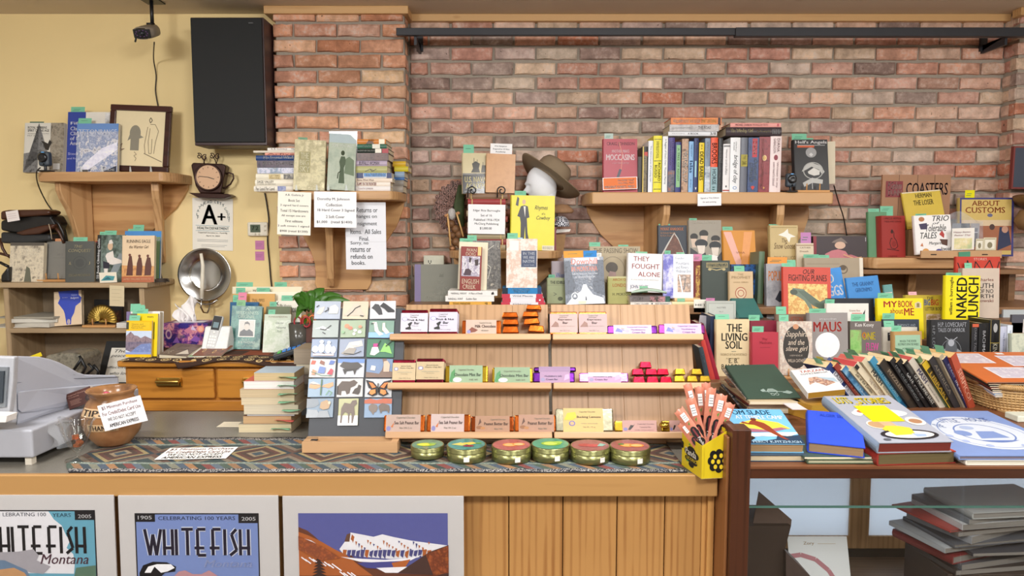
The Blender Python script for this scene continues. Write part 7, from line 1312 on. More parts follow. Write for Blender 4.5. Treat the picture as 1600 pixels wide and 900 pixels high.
def deco(x, y, s, c, h=44):
    """art deco lettering of WHITEFISH drawn as strokes; x,y top left in px; s px per unit"""
    S = {'W': [(0, 0, 3, 10), (3, 10, 5, 2), (5, 2, 7, 10), (7, 10, 10, 0)], 'H': [(0, 0, 0, 10), (5, 0, 5, 10), (-1, 7.2, 6, 7.2)], 'I': [(0, 0, 0, 10)], 'T': [(-1, 0, 6, 0), (2.5, 0, 2.5, 10)], 'E': [(0, 0, 0, 10), (0, 0, 5, 0), (-2, 7.2, 4, 7.2), (0, 10, 5, 10)], 'F': [(0, 0, 0, 10), (0, 0, 5, 0), (-2, 7.2, 4, 7.2)], 'S': [(4, 0, 1, 2), (1, 2, 4, 8), (4, 8, 0, 10)]}
    ad = {'W': 12, 'H': 7.4, 'I': 3.2, 'T': 7.6, 'E': 8.2, 'F': 7.4, 'S': 6.4}; out = []; cx = x
    for ch_ in 'WHITEFISH':
        if ch_ in 'TEF': cx += 1.2 * s
        for a_, b1, c1, d1 in S[ch_]: out.append('L %s 2.4 %.1f %.1f %.1f %.1f' % (c, cx + a_ * s, y + b1 * h / 10, cx + c1 * s, y + d1 * h / 10))
        cx += ad[ch_] * s
    return '|'.join(out)
def sp2(W, H):
    cv = pixspec(182, 433, 776, 0, H, W)
    s = 'R 207 804 402 1020 1c1c22|R 209 806 400 1020 7c90c8|R 207 804 239 818 1c1c22|R 370 805 402 820 1c1c22|T 212 808 234 814 e8e8ec 1905|T 375 810 397 816 e8e8ec 2005|T 244 809 365 815 2c3450 CELEBRATING 100 YEARS|' + deco(222, 829.6, 2.55, 'd8dcec', 42).replace(' 2.4 ', ' 3.8 ') + '|' + deco(222, 829.6, 2.55, '201c30', 42)
    s += '|I 314 879 390 891 a8b4dc Montana|P 16161c 212 900 218 888 234 882 256 883 270 890 268 898 252 900 240 912 214 1000|P f0f0f4 220 900 226 890 240 886 262 886 268 892 256 898 246 900 236 890 230 900|P b88a90 262 910 274 898 284 896 296 902 310 902 322 896 334 904 360 920 260 940|R 209 930 400 1020 5a6a94'
    return cv(s)
def sp1(W, H):
    cv = pixspec(-72, 175, 775, 0, H, W)
    s = 'R -50 799 145 1020 1c1c22|R -48 801 143 1020 6aa8c0|P e8e6ec -48 801 72 801 80 814 92 824 98 840 104 848 98 860 108 870 110 884 108 902 -48 900|R 113 801 145 815 1c1c22|T 118 806 139 812 e8e8ec 2005|T 0 803 68 809 333a50 LEBRATING 100|T 78 804 107 810 2c4458 YEARS|' + deco(-36, 825.8, 2.55, '18181e', 43)
    s += '|P a8a4ac -48 868 20 866 46 862 54 872 50 880 72 890 60 902 40 900 0 884 -48 880|I 56 870 132 886 6a4a58 Montana|P 6c84a0 -48 878 0 880 34 896 40 910 -48 910|P c8986c -48 900 14 892 30 900 50 930 -48 940|P 5c7a68 112 892 143 888 143 940 100 940'
    return cv(s)
def sp3(W, H):
    cv = pixspec(440, 724, 777, 0, H, W); rnd = random.Random(5)
    s = 'R 464 804 699 1020 5c60a0|P 6a3c2c 464 826 478 832 490 842 500 852 514 862 524 868 540 866 556 880 600 900 700 905 700 1020 464 1020|P f0eef4 528 862 538 848 546 835 562 838 582 842 596 838 612 842 640 848 668 852 698 856 690 862 670 870 650 876 610 878 560 874 534 870|P b46434 464 834 480 840 500 850 520 862 540 872 560 890 580 905 464 905|P f0eef4 464 842 484 848 496 856 520 872 500 864 480 854|P 6a4a3c 536 850 540 838 546 836 544 850|P b46434 548 838 552 842 550 850 546 846'
    for i in range(26):
        x = 548 + i * 4.8 + rnd.uniform(-1, 1); y = 846 + (i % 5) * 3 + i * .15; s += '|P %s %.1f %.1f %.1f %.1f %.1f %.1f' % (rnd.choice(('b46434', '4c4c84', 'b46434')), x, y, x + 3, y + 1, x + 1, y + rnd.uniform(4, 9))
    for i in range(20):
        x = 534 + i * 7; s += '|P %s %.1f %.1f %.1f %.1f %.1f %.1f %.1f %.1f' % (rnd.choice(('b46434', '4c4c84', '4c4c84')), x, 864 + rnd.uniform(-2, 2), x + 6, 863, x + 3, 876 + rnd.uniform(-3, 4), x - 1, 872)
    s += '|P f0eef4 530 874 560 877 600 879 640 876 660 870 636 882 600 884 560 882|P 4c4c8c 556 884 640 880 620 890 596 894 570 892|P b46434 610 884 640 878 632 890 614 893|P f0eef4 586 892 640 890 620 900 600 900|P 4a3430 620 900 650 880 670 866 700 855 700 905|Q b46434,6a3424,a85a34 664 870 700 856 700 900 676 905'
    for i in range(14): x = 468 + i * 6; y = 872 + i * 2.2 + rnd.uniform(-6, 4); s += '|L eeeaf0 .9 %.1f %.1f %.1f %.1f' % (x, y, x + 9, y + 7)
    for k in range(6): y = 874 + k * 5; s += '|P 3c2c28 %.1f %.1f %.1f %.1f %.1f %.1f' % (496, y, 502 + k * 1.3, y + 6, 490 - k * 1.3, y + 6)
    s += '|Q b46434,7a4430,a85a34 464 840 500 856 530 876 500 880 464 862'
    return cv(s)
poster(-72, 175, 775, 1.815, 'leftmost WHITEFISH poster with white steam cloud on teal sky', sp1)
poster(182, 433, 776, 1.812, 'middle WHITEFISH poster with violet blue sky, 1905 to 2005', sp2)
poster(440, 724, 777, 1.809, 'mountain poster with snowy orange peaks under violet sky', sp3)
cable([(1014, 742, 1.9), (1030, 738, 1.92), (1064, 720, 1.98)], 1.9, .002, 'thin black wire lying on the counter near the licorice box')
# ================= RIGHT SIDE: RANKS OF OLD BOOKS =================
g3, g2, g1, g0 = 'books on the top step', 'books on the second step', 'books on the low step', 'books on the display table'
Z3, Z2, Z1, Z0 = TZ3, TZ2, TZ1, TZ0
face(1029, 1074, 352, 3.28, Z3, '2c3440', 'dark book with brown peak titled MOUNT ANALOGUE', 'P c8c4bc 8 30 30 56 56 84 70 70 94 30 94 0 8 0|Q 7c4c38,5c3424,8c5a44 12 28 34 54 56 80 70 66 92 30 92 0 12 0|B 8 88 88 95 e08a58 MOUNT ANALOGUE|T 8 80 60 85 c8946c An Authentic Narrative|T 8 73 50 78 c8946c By Rene Daumal', T=.02, slips='4 40 3', group=g3)
face(1077, 1128, 344, 3.26, Z3, '9c9486', 'grey book of six white bearded men in black caps', 'T 14 92 84 98 bcb4a4 Eskimo Stories|E 16 66 12 7 262422|E 46 72 14 8 262422|E 82 62 14 7 262422|P d4bca8 6 62 24 62 22 44 10 44|P d4bca8 36 68 58 68 54 50 40 52|P d4bca8 72 58 92 58 90 44 76 42|E 38 52 20 9 22262c|E 80 48 18 9 22262c|P e4d8cc 24 48 50 48 46 30 30 32|P e0d4c8 68 44 92 44 88 28 72 28|P 3a3c40 4 44 26 34 40 10 20 0 2 0|P 2c2e32 50 34 60 10 50 0 30 0 40 30|P f0ece8 60 30 96 26 98 0 60 0|P 2c2e32 86 24 100 36 100 0 92 0', T=.024, slips='4 24 4', group=g3)
face(1132, 1184, 360, 3.24, Z3, 'd8902c', 'orange album with large pale pink letter V', 'P eeb4a4 2 96 26 96 62 0 42 0|P e8a060 66 96 92 96 70 0 52 10|T 38 40 66 45 a04c34 VIVA|R 0 0 100 3 ece0d0', T=.02, lean=10, yaw=6, slips='2 32 7', group=g3)
face(1204, 1248, 352, 3.25, Z3, 'c8b078', 'tan book with white goose titled The Snow Goose', 'O 50 50 60 60 .01 a89058|P f0ece0 30 78 50 84 64 92 66 82 92 74 74 72 68 60 58 72|I 42 60 60 70 7a5c38 The|I 14 46 88 60 7a5c38 Snow Goose|T 14 22 90 30 94784c PAUL GALLICO|R 4 94 96 96 a89058|R 4 4 96 6 a89058', T=.03, slips='4 50 3', group=g3)
face(1245, 1272, 380, 3.22, Z3, 'd8c8ac', 'narrow cream book between goose book and fiddler album', 'T 20 80 84 86 7a5c4c CATHER|T 20 66 70 72 7a5c4c Death|R 0 90 100 94 a88c6c', T=.012, soft=True, slips='30 60 18 c88cc0|', group=g3)
face(1271, 1355, 369, 3.27, Z3, '3c3034', 'wide dark album showing a fiddler in a hat', 'R 0 0 6 100 8c2434|P 7a6c64 38 86 52 96 60 86 64 78 34 80|E 50 72 10 11 d8b49c|P c87880 20 10 22 46 34 56 46 60 60 54 66 40 60 20 56 0 20 0|P b86c74 54 40 70 44 84 36 90 24 70 20|L d8a878 1.5 56 44 76 32 90 36|R 97 84 98 96 ccc', T=.025, lean=6, group=g3)
face(1258, 1350, 403, 3.16, Z2, 'a89880', 'very wide faded tan album behind the blue books', 'O 66 74 8 10 2 6c5c48|E 66 78 5 6 5c4c38|R 4 86 60 87 8c7c66|R 94 0 100 100 e8e0d0', T=.02, lean=8, slips='0 26 6|24 20 5|', group=g2)
face(1083, 1098, 408, 3.08, Z2, '7c2830', 'maroon book edge with ornate gold strip', 'N 24 6 70 90 c8a04c,7c2830,d8b460,a87c34 60', T=.02, lean=3, slips='0 90 11 d88cb0 n', group=g2)
face(1097, 1141, 407, 3.06, Z2, '3a443e', 'dark green book with gilt plaque RHYMES OF A RED CROSS MAN', 'R 16 84 92 95 b0a070|R 18 85.5 90 93.5 343c34|T 20 89.5 88 93 c8b880 RHYMES OF A|T 20 86 88 89 c8b880 RED CROSS MAN|E 28 80 6 3 b8a878|E 78 80 6 3 b8a878|L b8a878 1 28 82 52 78 78 82', T=.026, lean=6, slips='2 38 9', group=g2)
face(1141, 1184, 413, 3.14, Z2, '24304c', 'dark blue night patterned book behind The Prophet', 'N 0 0 100 100 141c2c,2c64a8,1c2438,101828 22', T=.03, lean=3, group=g2)
face(1140, 1177, 424, 3.03, Z2, 'd0b48c', 'tan book with red medallion titled THE PROPHET', 'T 36 88 60 94 b09468 THE|T 10 78 90 86 b09468 PROPHET|T 18 66 80 70 b09468 KAHLIL GIBRAN|E 48 36 24 18 a8503c|E 48 36 21 15.5 d8c09c|O 48 36 14 10 3 a8503c', T=.022, lean=7, slips='26 44 9', group=g2)
spined(1183, 1192, 393, 3.1, Z2, '5c7458', 'tall thin olive green spine right of the blue book', '', lean=4, W=.12, roll=2, group=g2)
face(1198, 1232, 412, 3.0, Z1 + .0, '8c8c90', 'battered airplane magazine book with orange capitals', 'N 0 0 100 100 707478,a8a8ac,8c8c90 8|R 0 24 100 34 c8c4c0|R 0 0 100 22 54545c|B 10 76 96 90 e88c3c POPULAR|B 10 4 70 16 e88c3c PLANES|P 2c3038 40 50 60 62 96 60 100 52 60 46|P 2c3038 30 36 100 40 100 34 24 34', T=.025, lean=6, soft=True, slips='6 90 10 f0a050 n|60 80 6', group=g1)
face(1225, 1300, 418, 2.92, Z1, 'c8402c', 'torn red picture book titled OUR FIGHTING PLANES', 'I 42 90 66 97 3c1c14 OUR|T 12 80 92 89 3c1c14 FIGHTING PLANES|Q e0a860,ecd080,c88c44,e8b868 10 16 94 16 92 76 10 76|P f0e4c8 10 14 94 14 94 26 60 20 10 24|P 6c7c6c 16 62 30 58 44 52 72 20 78 14 70 24 54 54 44 68 20 70|P 5a6a5c 30 66 46 66 90 44 84 38 60 46 46 56|P 5a6a5c 74 50 92 56 88 36 78 42|E 22 64 8 4 445044|T 40 4 90 8 401c14 WHITMAN', T=.02, lean=10, roll=1, slips='0 24 6', group=g1)
face(1296, 1333, 421, 2.98, Z1, '1f86d4', 'bright blue children book reading LED EGGS Super!', 'B 2 78 62 92 f2f4f8 LED|B 14 58 92 74 f2f4f8 EGGS|B 34 42 96 54 f2f4f8 Super!', T=.012, lean=12, roll=-7, group=g1)
face(1335, 1386, 434, 2.96, Z1, '2c84cc', 'blue children book with small grey creature at its foot', 'B 16 84 84 91 1c64a4 THE GRANNY|B 24 74 76 81 1c64a4 GERONIMO|E 60 48 14 8 8cb0c0|E 40 46 8 6 9cb8c4|E 74 40 5 5 c8c8b0|O 46 46 10 7 2 224', T=.014, lean=12, roll=-5, group=g1)
face(1390, 1404, 445, 3.05, Z1, '6ca8a4', 'teal bordered book behind the blue creature book', 'R 10 20 90 84 e0dcd4', T=.01, lean=8, roll=-6, group=g1)
face(1290, 1366, 466, 2.93, Z1, '22242c', 'black backed book behind the white pencil book', 'E 64 80 4 5 8c4cb4|R 60 0 90 50 c8283c', T=.02, lean=6, group=g1)
face(1372, 1444, 466, 2.89, Z1 - .0, 'f0dc10', 'bright yellow book titled MY BOOK about ME', 'B 14 78 44 93 c4382c MY|B 46 78 78 94 c4382c BOOK|T 28 62 56 76 c4382c about|B 58 58 80 76 c4382c ME|P d8c8a0 82 76 82 88 90 92 96 88 96 76|P 8c7c50 86 78 86 88 92 88 92 78', T=.02, lean=8, slips='4 32 8', group=g1)
face(1415, 1480, 461, 2.92, Z1, 'bca634', 'olive yellow activity book with colourful capitals BIG BOOK', 'T 52 90 68 96 443 THE|B 46 76 60 90 3a6cb0 BIG|B 62 76 80 90 c84034 BIG|T 48 64 92 72 443 LETTER BOOK|N 50 0 84 56 b0a050,8a6c3c,d0b8a0,6a5a3c 25', T=.02, lean=6, slips='12 20 5 e8b0b8', group=g1)
for z_, a in ((S5, 0),): pass
# low step
face(1104, 1150, 470, 2.9, Z1, 'b4b8b0', 'pale grey framed notice book beneath the red cross book', 'R 6 6 94 94 a0a49c|R 8 8 92 92 bcc0b8|T 36 80 66 84 777 NOTES|T 44 70 56 73 777 No. 4|R 30 62 70 63 888|T 40 36 84 46 444 TOWN', T=.02, lean=6, slips='0 30 4 d88cb8', group=g1)
flat((1155, 496), (1193, 496), (1160, 466), 2.88, 3.0, .05, '3c7470', 'dark teal cloth box tilted above the maroon book', '', group=g1, page='3c7470')
# table rank, left to right
spined(1108, 1119, 494, 2.78, Z0, '243450', 'navy spine left of the cream LIVING SOIL book', '', W=.14, group=g0)
spined(1098, 1106, 505, 2.80, Z0, '7a2030', 'maroon spine leaning beside the chocolate rack', '', W=.14, roll=-6, group=g0)
for i, (x0, x1, yt, c, lb_) in enumerate(((1098, 1106, 540, '3c4850', 'slate spine leaning in the fan by the rack'), (1106, 1114, 528, 'c4443c', 'bright red spine leaning in the fan by the rack'), (1114, 1121, 505, '9c2438', 'dark crimson spine leaning in the fan by the rack'))):
    spined(x0 + 4, x1 + 4, yt, 2.66 + .0 * i, Z0, c, lb_, 'T 20 30 50 60 8a9aa8 SOIL' if i == 0 else '', W=.1, roll=-13 - i * 2, group=g0)
sheet((1090, 520), (1108, 522), (1090, 492), 2.84, 'a8a4a8', 'grey triangular board behind the leaning fan of spines', '', cat='board', name='grey_board', th=.004)
face(1119, 1171, 499, 2.72, Z0, 'dccaa0', 'cream book titled THE LIVING SOIL', 'B 32 78 78 92 2c2820 THE|B 16 62 94 76 2c2820 LIVING|B 28 48 78 62 2c2820 SOIL|R 46 43 60 44 887|T 14 36 92 40 a8946c EVIDENCE OF THE IMPORTANCE|T 30 30 70 33 a8946c to human health|T 38 23 66 31 2c2820 E. B.|T 16 12 88 21 2c2820 BALFOUR', T=.024, lean=5, slips='0 42 7|', group=g0)
lying(1162, 1212, 2.8, at(0, 501, 2.8).z - .024, .022, '5c4434', 'brown leather book lying flat above the maroon book', '', W=.14, group=g0, page='c8b898')
face(1172, 1216, 501, 2.76, Z0, '842438', 'tall maroon book behind the smaller red one', '', T=.03, lean=5, slips='0 40 8', group=g0)
face(1175, 1216, 519, 2.69, Z0, 'b03444', 'smaller red cloth book titled War Medicine', 'T 38 82 60 88 8c2434 War|T 30 74 76 80 8c2434 Medicine|R 30 66 70 67 8c2434', T=.03, lean=5, slips='4 44 8', group=g0)
face(1212, 1262, 491, 2.8, Z0, '7c6454', 'brown book behind the oval titled book', 'B 30 88 84 96 b4583c CLIFTON', T=.02, lean=4, slips='2 32 11', group=g0)
easel(1218, 1268, 2.66, Z0 + .0, 'pale wooden stand under the oval titled book', 'cca06c')
face(1219, 1270, 502, 2.68, Z0 + .012, 'c8bcaa', 'speckled book with dark oval titled Sapphira and the slave girl', 'N 0 0 100 100 b8ac98,d8d0c4,c0a898,a8b0b4 60|E 50 52 40 40 383430|I 20 68 86 82 ecdcc8 Sapphira|I 26 56 76 66 ecdcc8 and the|I 18 42 86 54 ecdcc8 slave girl|T 30 35 70 38 c8bcac A NEW NOVEL BY|T 24 24 76 30 ecdcc8 WILLA CATHER|E 50 90 9 5 c8906c', T=.03, lean=7, slips='2 30 9', group=g0)
face(1266, 1328, 489, 2.72, Z0, '948e8c', 'grey book with white disc titled MAUS', 'T 26 88 70 92 dcd8d8 art spiegelman|B 10 70 84 86 b83830 MAUS|E 46 49 32 20 f0eef0|P 4c5a84 36 20 50 30 62 24 64 8 36 8', T=.03, lean=6, slips='4 44 6', yaw=4, group=g0)
face(1329, 1378, 502, 2.73, Z0, '6c6460', 'grey book with green panel by Ken Kesey', 'R 0 0 36 84 6ab054|N 0 0 36 84 5ca048,90c070,8a6c58 14|B 16 88 76 97 f0ece8 Ken Kesey|B 38 66 80 80 d8c428 ONE|B 50 46 90 60 e05cac FLEW|B 38 70 50 80 e87c34 O', T=.024, lean=6, soft=True, slips='8 46 10', group=g0)
face(1292, 1358, 474, 2.86, Z0 + .06, 'e8e4dc', 'white book with small striped pencil drawing', 'T 54 84 80 88 b08a70 Graeme Base|R 60 80 84 81.4 c45044|P 333 86 80 92 88 90 76|B 66 42 90 62 2c8cb4 HAND', T=.02, lean=6, slips='0 22 6|', group=g1)
face(1381, 1437, 499, 2.84, Z0, '3c4450', 'dark slate covered book with pale lettering behind label books', 'T 40 86 90 91 b8c0c8 ROMANCE AND|T 40 80 84 84 b8c0c8 REAL THINGS', T=.016, lean=6, slips='0 34 9', group=g0)
face(1380, 1434, 511, 2.78, Z0, 'dcd6c8', 'cream book with black label panel', 'R 14 70 92 88 22242a|T 18 74 38 85 e4e4e4 The|T 54 74 90 82 e4e4e4 Great cull', T=.014, lean=6, slips='6 30 9', group=g0)
face(1398, 1444, 518, 2.70, Z0, 'b8925c', 'tan book with mint title label and scrolls', 'R 4 50 94 92 9cc0a4|R 4 0 94 48 506474|T 20 76 80 81 2c3c34 WHEN THE RIVER|T 14 69 88 74 2c3c34 FOOTPRINTS UPON THE WHEELS|T 30 60 72 64 2c3c34 BY CHARLES M. RUSSELL', T=.024, lean=6, yaw=5, slips='0 36 8', group=g0)
easel(1396, 1446, 2.67, Z0, 'low wooden stand under the tan labelled book')
# right of the row: naked lunch etc
zN = at(0, 498, 2.9).z
ped = empty('wooden_riser', ((X(1520, 2.9, 1.1)), 2.9, Z0), 'brown wooden riser block under the yellow NAKED LUNCH book', 'riser')
q = MB(); q.box((X(1480, 2.86, 1.1), 2.80, Z0), (2.36, 2.868, zN - .001), dk); part(q, 'block', ped, bev=.003); q = MB(); q.box((X(1480, 2.86, 1.1), 2.869, Z1), (2.36, 2.957, zN - .001), dk); part(q, 'block', ped, bev=.003)
face(1476, 1530, 431, 2.86, zN, 'ecdc10', 'yellow book with heavy sideways black capitals NAKED LUNCH', 'U 32 4 62 96 141414 NAKED|U 66 6 96 96 141414 LUNCH|U 12 10 24 96 2c2a1c william s. burroughs|L ecdc10 1 48 26 60 26|L ecdc10 1 84 22 84 30', T=.02, lean=4, roll=1, slips='6 44 4|', group='books beside the yellow lunch book')
face(1503, 1561, 419, 2.92, zN, 'ccbcac', 'beige book titled SOUTH OF NO NORTH', 'T 40 74 84 80 8c4c3c Charles|T 20 60 84 70 444 SOUTH|T 44 50 84 58 444 OF NO|T 20 40 84 48 444 NORTH|T 24 32 84 38 8c4c3c Bukowski', T=.03, lean=4, soft=True, slips='12 20 8', group='books beside the yellow lunch book')
face(1491, 1560, 401, 2.955, zN - .0, 'c03c2c', 'red covered book with jagged black star lines', 'L 1c1414 .8 4 90 20 60 26 94 40 64 44 92 60 76 76 94 90 70 98 92|T 40 94 70 98 f0ccc0 STORIES', T=.015, lean=2, group='books beside the yellow lunch book')
face(1455, 1515, 500, 2.70, Z0, '24262a', 'black book with silver engraving titled TALES OF HORROR', 'R 0 0 14 100 1c1e22|T 18 88 92 96 b8bcc4 H.P. LOVECRAFT|T 18 79 88 86 b8bcc4 TALES OF HORROR|O 52 46 26 20 .6 a8acb4|E 52 46 16 22 54585e|E 52 60 8 6 a8acb4|E 52 28 6 5 c8ccd0|P 8c9094 30 20 44 30 36 50 24 44|P 8c9094 74 20 60 30 68 50 80 44|E 22 30 3 6 c8ccd0|E 84 30 3 6 c8ccd0|L a8acb4 .6 30 10 52 20 74 10|L a8acb4 .6 36 70 52 62 68 70|V 3 10 10 90 8c9094 H.P. LOVECRAFT', T=.03, lean=5, slips='0 0 0', group=g0)
for x0, x1, yt, c, lb_, sp in ((1516, 1526, 506, '26262a', 'black spine with tiny grey capitals right of horror book', 'T 8 34 60 70 8a8a90 DARK TALES|T 62 34 90 66 8a8a90 NIGHTS|R 0 0 6 100 c85c3c'),
    (1527, 1543, 505, '141416', 'black spine reading BACHMAN', 'T 14 34 66 62 c8c8cc BACHMAN|T 74 36 88 60 d86c2c BLAZE'),
    (1543.5, 1560, 500, '18181a', 'black and gold banded spine reading KING', 'R 0 6 100 9 b09c4c|R 0 91 100 94 b09c4c|R 40 4 41 96 b09c4c|R 66 4 67 96 b09c4c|R 84 4 85 96 b09c4c|E 14 50 8 20 aaa|T 42 30 64 74 e0dcc8 KING|P e8c43c 88 24 96 40 88 70 98 76'),
    (1560.5, 1571, 510, 'c4c8dc', 'lavender white spine with small dark emblem', 'T 12 36 60 62 8a90b0 The Road Home|R 74 14 86 86 4c4444'),
    (1571.5, 1580, 508, 'dde4ee', 'pale blue white spine at the right end of the row', 'T 10 30 84 60 8aa0c0 WHERE THE SKY BEGINS')):
    spined(x0, x1, yt, 2.72, Z0, c, lb_, sp, W=.13, lean=2, group=g0)
sheet((1566, 520), (1612, 520), (1566, 484), 2.95, 'b8c0c4', 'pale grey framed board at the far right edge', 'R 14 0 30 44 1c1c20|R 30 40 100 60 c8ccd0', cat='board', name='framed_board', th=.02)
sheet((1580, 520), (1620, 520), (1580, 492), 2.8, '54545e', 'dark slate folder with white label at far right edge', 'R 44 0 100 76 d8d4d0|T 60 20 98 56 b08a70 KIM', cat='folder', name='slate_folder', th=.012)
face(1582, 1640, 521, 2.62, Z0 - .05, 'b4bcac', 'pale aged map covered book at the far right edge', 'N 0 0 100 100 a8b0a0,c8ccb8,909c90 16|P 3c2c1c 30 34 40 44 50 36 44 28', T=.02, lean=6, group='far right books')
# ---- corner shelf S5 ----
sheet((1374, 398), (1480, 398), (1369, 273), 3.42, 'a87c5c', 'wooden plank COASTERS sign with small maroon name plate', 'R 24 0 24.8 100 6a4a34|R 51 0 51.8 100 6a4a34|R 76 0 76.8 100 6a4a34|R 5 72 30 92 843038|I 8 82 28 91 f0dcd0 P.Graham|T 9 74 28 81 f0dcd0 DUNN|T 35 75 96 90 3c3a4c COASTERS|P 8a8a5c 8 0 60 0 56 10 14 12', cat='sign', name='coasters_sign', th=.012)
q = MB(); aa = at(1372, 344, 3.4); q.prism([at(x, y, 3.36) for x, y in ((1372, 344), (1384, 336), (1384, 400), (1374, 400))], (0, .05, 0), mat('c49c74', .6)); mesh_thing('coaster_box', q, 'tan cardboard box corner beneath the COASTERS sign', 'box', aa)
g5 = 'books on the right corner shelf'
face(1419, 1480, 301, 3.36, S5 + .13, 'd8bc48', 'yellow book leaning on the coasters sign titled HERMAN THE LOSER', 'B 34 82 76 94 5a4c20 HERMAN|B 26 62 78 76 5a4c20 THE LOSER|E 50 16 8 8 443c20|P 443c20 38 22 50 34 60 24 50 10|R 0 97 100 100 e8dcc0', T=.012, lean=14, roll=-5, group=g5)
q = MB(); x0, x1 = X(1420, 3.33, S5), X(1500, 3.33, S5); q.box((x0, 3.34, S5), (x1, 3.43, S5 + .128), mat('9c7854', .6)); mesh_thing('display_box', q, 'brown display box under the yellow Herman book', 'box', (x0, 3.34, S5))
face(1499, 1580, 309, 3.40, S5 + .0, 'd8bc6c', 'blue bordered book titled ABOUT CUSTOMS', 'R 0 0 100 100 3c3c7c|R 3 3 96 97 d8bc6c|B 22 86 74 95 a8582c ABOUT|B 10 74 84 84 a8582c CUSTOMS|E 56 70 5 3 6c6c8c|R 3 52 96 62 e0c8a4|R 3 10 96 52 a86848|P 2c3454 70 10 74 50 90 50 96 20|E 84 46 6 6 c89880|E 60 50 5 5 4c3430', T=.03, lean=4, yaw=-3, slips='14 18 14 ece400', group=g5)
face(1357, 1386, 331, 3.3, S5, '5c9068', 'green cloth book left of the red one on corner shelf', 'T 50 10 80 13 4a7a56 FAIRY', T=.02, lean=6, slips='6 60 6|70 70 10', group=g5)
face(1378, 1419, 337, 3.27, S5, 'a03430', 'red cloth book with black seated figure drawing', 'T 12 91 84 96 5c1c1c UNCLE REMUS|T 12 84 84 88 5c1c1c TALES AND SONGS|L 3c1818 .8 38 60 44 64 52 60 52 48 62 40 68 26 56 20 40 22 34 34 40 46 46 44|L 3c1818 .8 22 20 72 16|E 44 62 5 5 3c1818|E 52 32 9 7 8c2c28|T 26 1 64 4 5c1c1c HARRIS', T=.05, lean=5, yaw=10, group=g5)
face(1432, 1489, 337, 3.22, S5 + .014, 'f4f2f0', 'white book of wild black lettering titled A TRIO of Tolerable TALES', 'I 50 84 96 98 222 TRIO|I 50 76 70 82 222 of|I 30 58 86 76 222 Tolerable|I 14 40 60 56 222 TALES|I 36 22 74 32 222 Margaret|I 66 8 96 18 222 Atwood|E 20 90 8 6 b87848|P 3c3454 12 78 34 80 34 64 16 64|P b8403c 66 50 74 60 80 50 78 40|P 5a3c30 66 38 88 36 86 20 72 24|E 26 8 9 7 d89c50|E 62 6 9 7 4c4c94|P c87c4c 12 22 18 30 20 20', T=.02, lean=8, roll=-2, slips='6 30 3', group=g5)
sheet((1487, 391), (1522, 390), (1483, 357), 3.2, 'f0ece4', 'white Easter card with pink lettering in the wooden tray', 'I 6 76 84 86 d87c94 Happy Easter,|I 10 62 84 72 d87c94 Easter Day|N 10 4 90 54 f4f0e0,e8dca8,b8c898 20', cat='card', name='greeting_card')
for i, (a_, b_) in enumerate(((1524, 1536), (1536, 1556))): sheet((a_, 391), (b_, 391), (a_, 373 if i == 0 else 371), 3.2 + .01 * i, 'd4ccb0', ['small sepia card left of a wider card in tray', 'wider sepia framed card at the tray right end'][i], 'R 12 12 88 88 ece8d8|E 50 40 20 24 8c8468|R 10 84 90 90 a89c74', cat='card', name='small_card', group='cards in the wooden tray')
q = MB(); q.grid(lambda u, v: at(1480 + 56 * u, 386 - (48 + 8 * math.sin(u * 5)) * v, 3.26 + .012 * math.sin(u * 11 + v * 7)), 20, 12, mat('ccd4dc', .06, var=.1, alpha=.3)); mesh_thing('plastic_bag', q, 'clear plastic bag of cards standing in the tray', 'bag', at(1500, 386, 3.26))
for i, x in enumerate((1486, 1500, 1515)): sheet((x, 386), (x + 14, 386), (x, 349), 3.29, ('8c94a0', '5c6470', 'a8a4a8')[i], ['left grey card inside the clear plastic bag', 'middle dark card inside the clear plastic bag', 'right grey card inside the clear plastic bag'][i], 'R 20 20 80 80 667|R 20 60 80 64 dde', cat='card', name='bagged_card', group='cards in the plastic bag')
r = empty('wooden_tray', (X(1500, 3.18, S5), 3.2, S5), 'pale slotted wooden tray holding cards on the corner shelf', 'tray'); x0, x1 = X(1438, 3.17, S5), X(1564, 3.17, S5); mm = pinel(0)
q = MB(); q.box((x0, 3.165, S5 + .0005), (x1, 3.175, S5 + .034), mm); part(q, 'front_slat', r, bev=.001); q = MB(); q.box((x0, 3.175, S5 + .0005), (x1, 3.31, S5 + .006), mm); part(q, 'tray_floor', r)
q = MB(); [q.box((X(a_, 3.165, S5), 3.1645, S5 + .014), (X(a_ + 9, 3.165, S5), 3.166, S5 + .019), mat('2c1c14')) for a_ in (1454, 1534)]; part(q, 'slot', r)
sheet((1498, 405), (1516, 404), (1495, 394), 3.16, '4c9474', 'green tape piece on the wooden tray front', '', cat='tape', name='green_tape')
# framed picture far right
sheet((1580, 295), (1660, 296), (1571, 228), 3.38, '7c3430', 'red framed dark picture hanging at the right edge', 'R 3 4 100 96 3c4454|R 28 26 100 80 dde|R 31 30 100 76 24403c', cat='picture', name='framed_picture', th=.02)
r = empty('brown_hat', at(1600, 340, 3.3), 'brown leather hat cut by the right frame edge', 'hat'); hm = mat('7c5c38', .5, var=.2)
q = MB(); q.lathe([(.12, .0), (.15, .012), (.16, .03), (.12, .006)], hm, 40, T_(at(1640, 330, 3.32)) @ Matrix.Rotation(D(18), 4, 'Y')); q.lathe([(.1, 0), (.09, .07), (.07, .1), (0, .1)], hm, 32, T_(at(1640, 330, 3.32)) @ Matrix.Rotation(D(18), 4, 'Y')); part(q, 'felt', r)
q = MB(); q.lathe([(0, -.05), (.05, -.04), (.07, 0), (.05, .05), (0, .06)], mat('8a6a44', .7), 20, T_(at(1612, 345, 3.34))); part(q, 'stand', r)
